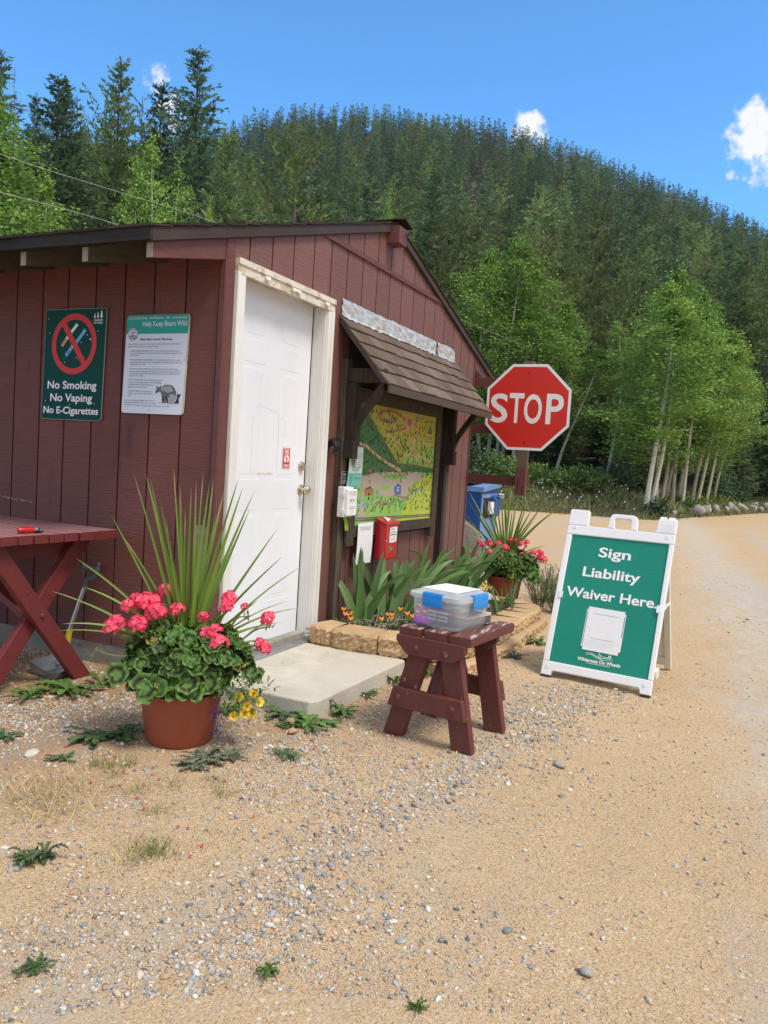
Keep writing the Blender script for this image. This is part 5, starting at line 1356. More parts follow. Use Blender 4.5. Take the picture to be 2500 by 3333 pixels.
UP = [(5.0, 1.428), (5.33, 1.43), (5.645, 1.43), (5.90, 1.425), (6.08, 1.42), (6.21, 1.43), (6.36, 1.50), (6.46, 1.66), (6.50, 1.90), (6.50, 2.15)]
for k in range(len(UP) - 1): block(UP[k], UP[k + 1], .20, .066, .150, ORD[k] + ' tan block of the upper course, counting from the stool to the flower pot', 100 + k, .025)

# ------------------------------------------------------------------ small maroon stool / stand
M_stool = mat('maroon_stool_paint', (.135, .036, .028), (.108, .03, .024), scale=5, stretch=(4, 4, 1.5), rough=.5, bump=.35, bscale=20,
              wear=[((.30, .20, .16), .64, .72, 26, (1, 1, .6)), ((.07, .022, .02), .60, .75, 3, (1, 1, 1))])
M_slat = mat('worn_slat_paint', (.155, .050, .040), (.125, .042, .034), scale=5, stretch=(1.2, 6, 6), rough=.6, bump=.6, bscale=16, bstretch=(2, 14, 14),
             wear=[((.50, .44, .40), .53, .58, 7, (1.0, 7, 1)), ((.38, .31, .27), .60, .66, 22, (1, 3, 1))])
M_foot = mat('chipped_leg_end', (.27, .21, .165), (.17, .06, .05), scale=30, rough=.85)
SO = V((3.258, 1.432, 0)); sa = V((math.cos(rad(-7)), math.sin(rad(-7)), 0)); sb = V((sa.y, -sa.x, 0))   # long axis, and the axis towards the front right
SP = lambda a, c, z: SO + sa * a + sb * c + Z_ * z
Rst = Matrix((sa, sb, Z_)).transposed()
stl = thing('stool', 'small maroon wooden trestle stool with peeling top slats and a plastic box on it', 'stool', tuple(SO))
TZ = .506
for k, c0 in enumerate((.070, .197, .324, .06)):
    if k == 3: break
    b = MB(); b.box(SP(.215, c0 + .0525, TZ - .020), (.48, .106, .040), Rst); so_ = b.build('slat', [M_stool, M_slat], stl, bevel=.004)
    for po in so_.data.polygons:
        if po.normal.z > .6: po.material_index = 1
for a in (-.0, .345):
    b = MB(); b.prism([(.062, TZ - .0365), (.405, TZ - .0365), (.405, .432), (.352, .385), (.118, .385), (.062, .440)], SP(a - .035, 0, 0), sb, Z_, sa, 0, .034); b.build('apron', M_stool, stl, bevel=.004)
    for top, bot in ((.178, .052), (.312, .405)):
        tz_, wz = .452, .100; t0 = V((0, 0, 0))
        b = MB(); dx = (bot - top) / tz_
        poly = [(top - wz / 2, tz_), (top + wz / 2, tz_), (bot + wz / 2, .0), (bot - wz / 2, .0)]
        b.prism(poly, SP(a, 0, -.006), sb, Z_, sa, .0, .042)
        lg = b.build('leg', M_stool, stl, bevel=.004)
    b = MB(); b.prism([(.060, .228), (.405, .228), (.425, .138), (.035, .138)], SP(a - (.035 if a < .2 else -.043), 0, 0), sb, Z_, sa, 0, .034); b.build('stretcher', M_stool, stl, bevel=.004)
    for c_, z in ((.165, .418), (.31, .418), (.088, .183), (.362, .183)): b = MB(); b.lathe(SP(a - .0352 if a < .2 else a + .078, c_, z), [(.017, 0), (.016, .004), (.010, .008), (0, .009)], 14, 0, -sa if a < .2 else sa); b.build('bolt', M_stool, stl, smooth=True)
b = MB(); b.bar(SP(.045, .235, .20), SP(.17, .235, .462), .045, .035); b.build('brace', M_stool, stl, bevel=.003)
b = MB(); b.bar(SP(.345, .235, .20), SP(.21, .235, .462), .045, .035); b.build('brace', M_stool, stl, bevel=.003)

# ------------------------------------------------------------------ plastic box
M_clear = mat('cloudy_plastic', (.80, .84, .90), rough=.3, spec=.5, alpha=.20)
M_lid = mat('clear_lid_plastic', (.86, .88, .92), rough=.25, spec=.5, alpha=.38)
M_blue = mat('blue_latch', (.02, .25, .70), rough=.35)
bx = thing('storage_box', 'clear plastic storage box with blue latches standing on the stool', 'box', tuple(SP(.12, .10, TZ)))
ba = V((math.cos(rad(-14)), math.sin(rad(-14)), 0)); bb = V((ba.y, -ba.x, 0)); BO = SP(.052, .072, TZ + .0005); BP = lambda a, c, z: BO + ba * a + bb * c + Z_ * z
BW, BL, BH = .268, .275, .138
b = MB(); rings = []
for z, ins, rr_ in ((0, .016, .035), (.012, .008, .035), (BH * .55, .004, .035), (BH, 0, .035), (BH, -.004, .035), (BH + .006, -.004, .035), (BH + .006, .006, .03), (BH * .5, .009, .03), (.006, .02, .03)):
    rings.append([BP(a, c, z) for a, c in rrect(ins, ins, BL - ins, BW - ins, rr_)])
n = len(rings[0]); vs = [p for r_ in rings for p in r_]; fs = [(i * n + k, i * n + (k + 1) % n, (i + 1) * n + (k + 1) % n, (i + 1) * n + k) for i in range(len(rings) - 1) for k in range(n)]
fs += [tuple(range(n)), tuple((len(rings) - 1) * n + k for k in range(n))]; b.add(vs, fs); b.build('body', M_clear, bx, smooth=True)
b = MB(); rings = []
for z, ins, rr_ in ((BH - .008, -.012, .04), (BH + .012, -.012, .04), (BH + .018, -.004, .04), (BH + .020, .018, .03), (BH + .030, .026, .03), (BH + .031, .032, .03)):
    rings.append([BP(a, c, z) for a, c in rrect(ins, ins, BL - ins, BW - ins, rr_)])
vs = [p for r_ in rings for p in r_]; fs = [(i * n + k, i * n + (k + 1) % n, (i + 1) * n + (k + 1) % n, (i + 1) * n + k) for i in range(len(rings) - 1) for k in range(n)] + [tuple((len(rings) - 1) * n + k for k in range(n))]
b.add(vs, fs); lid = b.build('lid', M_lid, bx, smooth=True)
Rbx = Matrix((ba, bb, Z_)).transposed()
b = MB(); b.box(BP(BL / 2, BW / 2, BH + .0325), (BL - .075, BW - .075, .0012), Rbx); b.build('paper', M_paper, lid)
def latch(o, u, out, w):
    b = MB(); prof = [(-.010, BH + .022), (.015, BH + .024), (.0185, BH + .016), (.0195, BH - .022), (.016, BH - .042), (.013, BH - .040), (.0145, BH - .02), (.0135, BH + .012), (-.008, BH + .017)]
    b.prism(prof, o, out, Z_, u, -w / 2, w / 2); return b.build('latch', M_blue, bx, bevel=.002)
latch(BP(0, BW * .50, 0), bb, -ba, .105); latch(BP(BL * .56, BW, 0), ba, bb, .12); latch(BP(BL, BW * .5, 0), bb, ba, .105)
inside_ = [('magenta_card', (.56, .05, .58), (.055, .05, .024), (.075, .07, .030)), ('pink_card', (.70, .10, .30), (.15, .11, .070), (.22, .17, .010)), ('grey_folder', (.25, .25, .27), (.17, .15, .092), (.25, .20, .014)), ('dark_notebook', (.10, .09, .09), (.20, .16, .026), (.22, .18, .03)), ('pale_folder', (.55, .45, .46), (.22, .15, .05), (.20, .19, .012))]
for nm, c_, (a, cc_, z), d_ in inside_:
    b = MB(); b.box(BP(a, cc_, z), d_, Rbx); b.build(nm, mat(nm, c_, rough=.6), bx)
for k in range(6):
    b = MB(); q = .088 + .058 * (k % 2); z = .038 + .017 * (k // 2); b.tube([BP(.022, q, z), BP(.022, q + .050, z)], .0042, 8); b.build('pen', M_galv, bx, smooth=True)

# ------------------------------------------------------------------ A-frame sign
M_af = mat('white_moulded_plastic', (.79, .79, .83), (.73, .73, .77), scale=2.2, rough=.42, bump=.04, bscale=60)
M_afb = mat('yellowed_plastic', (.74, .72, .67), (.66, .64, .59), scale=3, rough=.5)
afs = thing('sandwich_board', 'white A-frame board with a green panel reading Sign Liability Waiver Here', 'sign', (4.9, .72, 0))
AO = V((4.738, 1.05, .003)); aU = V((-.124, -.992, 0)).normalized(); aB = V((.992, -.124, 0)).normalized(); aV = (aB * .338 + Z_ * 1.003).normalized(); aN = aU.cross(aV)
def arc(cx, cy, r, a0, a1, n=5): return [(cx + r * math.cos(rad(a0 + (a1 - a0) * k / n)), cy + r * math.sin(rad(a0 + (a1 - a0) * k / n))) for k in range(n + 1)]
hole = (.038, .087, .631, .900)
b = MB()
def fr_(poly, th0=-.03, th1=0): b.prism(poly, AO, aU, aV, aN, th0, th1)
fr_([(0, .10), (.036, .10), (.036, .888), (0, .955)] if 0 else [(0, .0875), (.0375, .0875), (.0375, .90), (.0, .90)])
fr_([(.6315, .0875), (.66, .0875), (.66, .90), (.6315, .90)])
fr_([(0, .087), (0, 0)] + [(.062, 0)] + arc(.078, .018, .016, 180, 90)[0:0] + [(.066, .024), (.074, .032)] + [(.586, .032), (.594, .024), (.598, 0), (.66, 0), (.66, .087)])
fr_([(0, .9005), (.66, .9005), (.66, 1.046), (.652, 1.054), (.556, 1.054), (.550, 1.046), (.546, .972), (.536, .960), (.440, .960), (.431, .970), (.430, 1.03), (.418, 1.052), (.400, 1.057), (.283, 1.057), (.266, 1.050), (.256, 1.03), (.254, .972), (.246, .962), (.150, .962), (.132, .972), (.127, .985), (.126, 1.058), (.118, 1.066), (.008, 1.066), (0, 1.058)] if 0 else
    [(0, .9005), (.66, .9005), (.66, .962), (.0, .962)])
fr_([(0, .9625), (.133, .9625), (.127, .98), (.126, 1.058), (.118, 1.066), (.008, 1.066), (0, 1.058)]); fr_([(.541, .9625), (.66, .9625), (.66, 1.046), (.652, 1.054), (.556, 1.054), (.549, 1.046), (.546, .98)])
fr_([(.247, .9625), (.297, .9625), (.294, .972), (.289, 1.022), (.294, 1.030), (.388, 1.030), (.393, 1.022), (.391, .972), (.388, .9625), (.438, .9625), (.432, .972), (.428, 1.03), (.418, 1.050), (.400, 1.058), (.283, 1.058), (.266, 1.050), (.257, 1.03), (.253, .972)])
af = b.build('frame', M_af, afs, bevel=.006, seg=3)
b = MB(); b.prism([(.036, .085), (.633, .085), (.633, .902), (.036, .902)], AO, aU, aV, aN, -.022, -.009)
ins = b.build('panel', mat('green_insert', (.010, .215, .155), (.013, .245, .18), scale=1.6, rough=.45, spec=.25, bump=.25, bscale=30, bstretch=(.1, .1, 7)), afs)
F = Flat(AO + aN * -.009, aU, aV)
for body_, ua_, ub_, va_ in (('Sign', .224, .422, .776), ('Liability', .147, .497, .6435), ('Waiver Here.', .066, .620, .5065)):
    F = Flat(AO + aN * -.009, aU, aV); fit(F, body_, ua_, ub_, va_, .060, .022, 1, 0); F.build('lettering', [M_wht], ins)
F = Flat(AO + aN * -.009, aU, aV)
fit(F, 'Wilderness On Wheels', .208, .466, .1265, .020, .03, 1, 0); fit(F, 'FOUNDATION', .268, .404, .1155, .007, .01, 1, 0)
F.stroke(sp([(.249, .176), (.285, .179), (.318, .166), (.35, .158), (.39, .170), (.418, .160)]), [.0016 + .003 * math.sin(k / 30 * 3.1) for k in range(31)], 1, 0); F.stroke(sp([(.255, .168), (.29, .170), (.325, .154), (.36, .150), (.40, .160)]), .002, 1, 0); F.stroke(sp([(.33, .163), (.36, .172), (.385, .164), (.41, .152)]), .002, 1, 0)
F.ring(.337, .172, .0075, .0095, 1, 0, 20); F.stroke([(.331, .190), (.333, .178), (.343, .178), (.348, .168)], .003, 1, 0); F.disc(.331, .194, .003, 1, 0, 10)
for u in (.392, .402): F.poly([(u - .004, .172), (u + .004, .172), (u, .192)], 1, 0)
F.build('lettering', [M_wht], ins)
F = Flat(AO + aN * -.0083, aU, aV)
F.poly([(.214, .214), (.452, .213), (.453, .441), (.216, .443)], 0, 0); F.stroke([(.222, .43), (.220, .226)], .003, 1, 1); F.stroke([(.447, .428), (.446, .30)], .004, 1, 1)
F.poly([(.225, .194), (.442, .192), (.445, .456), (.225, .459)], 2, 0); F.rect(.262, .418, .415, .4195, 3, 1); F.rect(.262, .268, .405, .2695, 3, 1)
for k in range(4): F.rect(.235, .252 - .011 * k, .43 - .02 * k, .2535 - .011 * k, 3, 2)
F.build('paper', [M_paper, mat('blue_ink', (.10, .12, .28), rough=.6), mat('faint_ink', (.62, .63, .70), rough=.6)], ins)
b = MB()
for u, v_ in ((.048, .948), (.616, .938), (.035, .052), (.618, .052)): b.lathe(AO + aU * u + aV * v_, [(.0115, -.001), (.0115, .002), (.009, .0035), (.009, .001), (0, .001)], 18, 0, aN)
for u, v_ in ((.036, .508), (.631, .502)): b.prism(rrect(u - .011, v_ - .022, u + .011, v_ + .022, .006), AO, aU, aV, aN, -.008, .006)
for u in (.03, .09, .575, .625): b.tube([AO + aU * (u - .018) + aV * 1.058 - aN * .02, AO + aU * (u + .018) + aV * 1.058 - aN * .02], .012, 10)
b.build('clip', M_af, afs, smooth=True)
F = Flat(AO, aU, aV)
for k in range(8): F.rect(.566, 1.015 - .0075 * k, .645 - .006 * (k % 3), 1.0165 - .0075 * k, 0, 0)
F.build('raised_lettering', [mat('plastic_relief', (.70, .70, .74), rough=.5)], afs)
# rear leaf
RO = V((4.738, 1.05, .003)) + aB * .80; rV = (aB * (.352 - .80) + Z_ * 1.003).normalized(); rN = aU.cross(rV)
b = MB()
for poly in ([(.05, 0), (.09, 0), (.09, 1.06), (.05, 1.06)], [(.57, 0), (.61, 0), (.61, 1.06), (.57, 1.06)], [(.0905, .03), (.5695, .03), (.5695, .09), (.0905, .09)], [(.0905, .90), (.5695, .90), (.5695, .96), (.0905, .96)]): b.prism(poly, RO, aU, rV, rN, 0, .028)
b.prism([(.0905, .0905), (.5695, .0905), (.5695, .8995), (.0905, .8995)], RO, aU, rV, rN, .010, .016)
b.build('rear_leaf', M_afb, afs, bevel=.005)
b = MB(); b.bar(AO + aU * .645 + aV * .50 - aN * .035, RO + aU * .60 + rV * .50 + rN * -.004, .02, .006); b.build('brace', M_afb, afs, bevel=.002); b = MB(); b.bar(AO + aU * .655 + aV * .12 - aN * .03, AO + aU * .655 + aV * .12 + aB * .10, .03, .05); b.build('brace', M_afb, afs, bevel=.002)
b = MB()
for u in (.0, .598): b.prism([(u + .002, -.006), (u + .06, -.006), (u + .06, -.0005), (u + .002, -.0005)], AO, aU, aV, aN, -.03, .004)
b.build('rubber_foot', M_metal_dk, afs)

# ------------------------------------------------------------------ picnic table
M_pt = mat('red_table_paint', (.155, .026, .028), (.125, .021, .023), scale=4, stretch=(6, 6, 6), rough=.45, bump=.2, bscale=18, spec=.5)
M_ptop = mat('sheen_table_top', (.25, .105, .11), (.33, .19, .19), scale=3.5, stretch=(8, 1.2, 8), rough=.42, spec=.6, bump=.35, bscale=9, bstretch=(16, 1.5, 16), wear=[((.42, .36, .35), .70, .74, 6, (7, 1.2, 1))])  # table red lightened to paint in the top's glossy sheen, plus pale scuffs
pt = thing('picnic_table', 'red painted plank table on crossed legs against the side wall, cut off at left', 'table', (2.8, 3.9, 0))
TT = .785; px_ = [2.315, 2.405, 2.497, 2.594, 2.680, 2.766, 2.855, 2.945, 3.040, 3.150, 3.222]
for i in range(len(px_) - 1):
    b = MB(); y0 = 3.055 - .035 * ((i - 1) / 9) + .004 * r0.gauss(0, 1) + (.012 if i == 9 else 0); y1 = 4.95
    p = rrect(px_[i] + .0022, TT - .042, px_[i + 1] - .0022, TT + .001 * r0.gauss(0, 1), .004, 2); b.prism(p, (0, y0, 0), X_, Z_, Y_, 0, y1 - y0)
    me_o = b.build('plank', [M_pt, M_ptop], pt)
    for po in me_o.data.polygons:
        if po.normal.z > .6: po.material_index = 1
def xleg(p, q, y, w=.09, th=.04):
    b = MB(); p, q = V((p[0], 0, p[1])), V((q[0], 0, q[1])); d = (q - p).normalized(); nn_ = V((d.z, 0, -d.x)); k = (w / 2) / abs(nn_.x) if abs(nn_.x) > .2 else w / 2
    poly = [(p.x - k, p.z), (p.x + k, p.z), (q.x + k, q.z), (q.x - k, q.z)]
    b.prism(poly, (0, y, 0), X_, Z_, Y_, 0, th); return b.build('leg', M_pt, pt, bevel=.004)
for dy in (0, 1.45):
    xleg((3.078, 0), (2.500, TT - .0435), 3.105 + dy); xleg((2.500, 0), (3.095, TT - .0435), 3.147 + dy)
    b = MB(); b.b2((2.45, 3.188 + dy, TT - .13), (3.15, 3.228 + dy, TT - .0435)); b.build('cross_rail', M_pt, pt, bevel=.004)
b = MB(); b.lathe((2.795, 3.1045, .372), [(.014, 0), (.013, .004), (.007, .008), (0, .009)], 12, 0, -Y_); b.lathe((2.70, 3.1045, .50), [(.010, 0), (.009, .003), (0, .004)], 12, 0, -Y_); b.build('bolt', M_pt, pt, smooth=True)
b = MB(); b.bar((2.80, 3.19, .36), (2.80, 3.9, .70), .09, .04); b.build('brace', M_pt, pt, bevel=.004)
# small folded tool on the table
t = thing('folding_tool', 'small red handled tool with a scuffed silver end lying on the table', 'tool', (2.73, 3.12, TT))
fk = V((.97, -.24, 0)).normalized(); b = MB(); cpt = V((2.715, 3.125, TT + .017))
b.tube([cpt - fk * .058, cpt - fk * .052, cpt - fk * .03, cpt, cpt + fk * .022], [.004, .013, .0175, .0175, .015], 12); b.build('handle', mat('red_tool_plastic', (.45, .008, .02), rough=.25, coat=.3), t, smooth=True)
b = MB(); b.tube([cpt + fk * .0225, cpt + fk * .035 - Z_ * .002, cpt + fk * .06 - Z_ * .005, cpt + fk * .072 - Z_ * .009], [.0145, .015, .0115, .004], 10); b.build('jaw', mat('scuffed_metal', (.35, .36, .36), (.04, .04, .045), scale=60, lo=.46, hi=.54, rough=.4, metal=.7), t, smooth=True)

# ------------------------------------------------------------------ long-handled waste scoop under the table
t = thing('waste_scoop', 'long-handled aluminium waste scoop leaning on the wall behind the table leg', 'scoop', (3.15, 3.33, 0))
pt_, pb = V((3.262, 3.300, .450)), V((3.225, 3.372, .175))
b = MB(); b.tube([pt_, pb], .0135, 14); b.build('pole', M_alu, t, smooth=True)
M_grip = mat('grey_grip', (.11, .125, .14), rough=.5)
b = MB(); b.tube(bez([pt_ - V((0, -.004, .02)), pt_ + V((0, -.012, .03)), (3.262, 3.245, .495), (3.262, 3.222, .53), (3.262, 3.216, .56)], 5), [.0165, .0165, .0165, .016, .0155, .015, .0145] + [.014] * 14, 10)
b.tube([(3.262, 3.216, .553), (3.262, 3.25, .542), (3.262, 3.285, .545), (3.262, 3.318, .54)], [.012, .0125, .0125, .012], 10); b.tube(bez([(3.262, 3.206, .578), (3.262, 3.214, .56), (3.262, 3.216, .53)], 4), [.010] * 9, 8); b.tube(bez([(3.262, 3.320, .565), (3.262, 3.314, .545), (3.262, 3.318, .505)], 4), [.012, .013, .014, .014, .013, .012, .012, .010, .008], 8)
b.build('grip', M_grip, t, smooth=True)
M_yel = mat('yellow_ferrule', (.62, .50, .03), rough=.45)
b = MB(); b.tube([pb + V((.001, -.002, .012)), V((3.222, 3.378, .125)), V((3.219, 3.383, .123)), V((3.208, 3.392, .085)), V((3.203, 3.396, .07))], [.017, .018, .024, .022, .012], 12); b.build('ferrule', M_yel, t, smooth=True)
b = MB(); b.tube(bez([(3.203, 3.395, .075), (3.17, 3.37, .04), (3.12, 3.33, .03)], 4), .011, 8); b.build('socket', M_alu, t, smooth=True)
b = MB(); A = [V((2.985, 3.385, .004)), V((3.145, 3.36, .006)), V((3.075, 3.17, .004)), V((2.935, 3.165, .004))]
cen = sum(A, V()) / 4; lip = [cen + (p - cen) * 1.13 + Z_ * h_ for p, h_ in zip(A, (.055, .065, .055, .022))]
b.add(A + lip, [(0, 1, 2, 3), (0, 1, 5, 4), (1, 2, 6, 5), (2, 3, 7, 6), (3, 0, 4, 7)])
pan = b.build('pan', mat('pan_metal', (.40, .42, .45), (.30, .32, .35), scale=4, rough=.32, metal=.85), t); sm = pan.modifiers.new('s', 'SOLIDIFY'); sm.thickness = .003
b = MB()
for k in range(6): b.prism([(-.002, -.022), (.004, -.022), (.007, .022), (.001, .022)], cen + V((-.05 + .02 * k, .02, .0085)), X_, Y_, Z_, 0, .0006)
for k in range(9): b.prism([(-.003, -.003), (.003, -.003), (.003, .003), (-.003, .003)], cen + V((-.075 + .014 * k, -.045, .0085)), X_, Y_, Z_, 0, .0006)
b.build('slots', M_gap, pan)

# ------------------------------------------------------------------ planted pots
M_terra = mat('terracotta_plastic', (.31, .078, .042), (.27, .066, .036), scale=3, rough=.55, bump=.1, bscale=150, spec=.35, wear=[((.30, .12, .075), .66, .74, 60, (1, 1, 1))])
M_spike = mat('spike_leaf', (1, 1, 1), rough=.42, attr=True, leaf=.18, spec=.5)
M_ger = mat('geranium_leaf', (1, 1, 1), rough=.55, attr=True, leaf=.12)
M_petal = mat('coral_petal', (1, 1, 1), rough=.5, attr=True, leaf=.25)
M_stem = mat('plant_stem', (.10, .16, .05), (.16, .14, .07), scale=10, rough=.6)
M_vio = mat('violet_petal', (.035, .008, .11), (.06, .02, .20), scale=60, rough=.6)
M_yelp = mat('yellow_petal', (.74, .52, .015), (.70, .42, .01), scale=60, rough=.55)


def blade(b, base, tip, w, sag=0.0, fold=.25, n=8, side=None, tint=(.1, .2, .04), tipc=None, wpow=.5):
    """strap leaf from base to tip, V-folded, tapering to a point"""
    base, tip = V(base), V(tip); d = tip - base; mid = base.lerp(tip, .5) + Z_ * sag
    pts = [base * (1 - t) ** 2 + mid * 2 * t * (1 - t) + tip * t * t for t in (k / n for k in range(n + 1))]
    s = side if side is not None else d.cross(Z_); s = V(s).normalized() if V(s).length > 1e-6 else X_
    vs = []
    for k, p in enumerate(pts):
        t = k / n; ww = w * (max(0, 1 - t) ** wpow) * min(1, .45 + t * 2.2); dd = (pts[min(k + 1, n)] - pts[max(k - 1, 0)]).normalized()
        q = (s - dd * s.dot(dd)).normalized(); up = q.cross(dd)
        vs += [p - q * ww / 2 + up * ww * fold, p, p + q * ww / 2 + up * ww * fold]
    n0 = len(b.v); b.tint = tint
    b.add(vs, [(3 * k + j, 3 * k + j + 1, 3 * k + j + 4, 3 * k + j + 3) for k in range(n) for j in (0, 1)])
    if tipc is not None:
        for j in range(3 * (n - 1), 3 * n + 3): b.c[n0 + j] = tipc


def ger_leaf(b, c, nrm, r, rr_, spin):
    """rounded scalloped leaf with a dark zone, slightly cupped"""
    nrm = V(nrm).normalized(); a = nrm.cross(V((.3, .2, 1)) if abs(nrm.z) < .95 else X_).normalized(); bb_ = nrm.cross(a); n = 22
    g = .75 + .5 * rr_.random(); grn, drk, edg = (.068 * g, .155 * g, .024 * g), (.026 * g, .030 * g, .016 * g), (.085 * g, .185 * g, .030 * g)
    q_ = rr_.random()
    if q_ < .3: drk = (.042 * g, .090 * g, .02 * g)
    elif q_ > .96: grn, edg = (.16 * g, .17 * g, .03 * g), (.24 * g, .20 * g, .035 * g)
    vs, cs = [V(c)], [grn]
    for f_, col_, lift in ((.36, grn, .02), (.55, drk, .06), (.68, drk, .12), (.86, edg, .18), (1.0, edg, .20)):
        for k in range(n):
            t = 2 * math.pi * k / n; sc = 1 + (.06 * math.cos(t * 7) if f_ > .7 else 0) + (.03 * math.sin(t * 11) if f_ > .9 else 0)
            notch = 1 - .55 * max(0, math.cos(t)) ** 14 if f_ > .3 else 1
            q = r * f_ * sc * notch
            vs.append(V(c) + a * math.cos(t + spin) * q + bb_ * math.sin(t + spin) * q + nrm * (r * lift * (1.2 + .6 * math.sin(3 * t + spin * 3) + .7 * math.sin(7 * t + spin)))); cs.append(col_)
    fs = [(0, 1 + k, 1 + (k + 1) % n) for k in range(n)] + [(1 + i * n + k, 1 + (i + 1) * n + k, 1 + (i + 1) * n + (k + 1) % n, 1 + i * n + (k + 1) % n) for i in range(4) for k in range(n)]
    n0 = len(b.v); b.add(vs, fs)
    for i, cc_ in enumerate(cs): b.c[n0 + i] = cc_


def petal_cluster(seed, n_fl=15, R_=.042):
    rr_ = random.Random(seed); b = MB()
    for k in range(n_fl):
        z = 1 - 1.45 * (k + .5) / n_fl; a = k * 2.4; q = math.sqrt(max(0, 1 - z * z)); d = V((q * math.cos(a), q * math.sin(a), z)); c = d * R_ * (.75 + .3 * rr_.random()); c.z *= .8
        s = d.cross(Z_ if abs(d.z) < .9 else X_).normalized(); t_ = d.cross(s); f = .8 + .35 * rr_.random()
        for j in range(5):
            th = 2 * math.pi * j / 5 + rr_.random() * .5; e = s * math.cos(th) + t_ * math.sin(th); o = e.cross(d); L_ = .019 + .005 * rr_.random()
            g = f * (.85 + .3 * rr_.random()); b.tint = (.97 * g, .085 * g + .03 * (g > 1), .19 * g)
            p0 = c + d * .002; tp = c + e * L_ + d * (.003 + .006 * rr_.random())
            b.add([p0, c + e * L_ * .55 + o * .0085 + d * .006, tp + o * .006, tp - o * .006, c + e * L_ * .55 - o * .0085 + d * .006], [(0, 1, 4), (1, 2, 3, 4)])
    o = b.build('pc', M_petal, None, col=True); me = o.data; bpy.data.objects.remove(o); return me


PET = [petal_cluster(1, 16, .042), petal_cluster(2, 12, .036), petal_cluster(3, 20, .048)]
def yellow_flower_me():
    b = MB()
    for j in range(5):
        t = 2 * math.pi * j / 5; e = V((math.cos(t), math.sin(t), 0)); o = V((-e.y, e.x, 0)); b.add([V((0, 0, -.004)), e * .009 + o * .006, e * .0155 + o * .0085 + Z_ * .002, e * .018 + Z_ * .001, e * .0155 - o * .0085 + Z_ * .002, e * .009 - o * .006], [(0, 1, 5), (1, 2, 3, 4, 5)])
    b.lathe((0, 0, -.002), [(.004, 0), (.003, .003), (0, .0035)], 8, 1)
    o = b.build('yf', [M_yelp, mat('flower_throat', (.35, .16, .01), rough=.6)], None); me = o.data; bpy.data.objects.remove(o); return me


YF = yellow_flower_me()


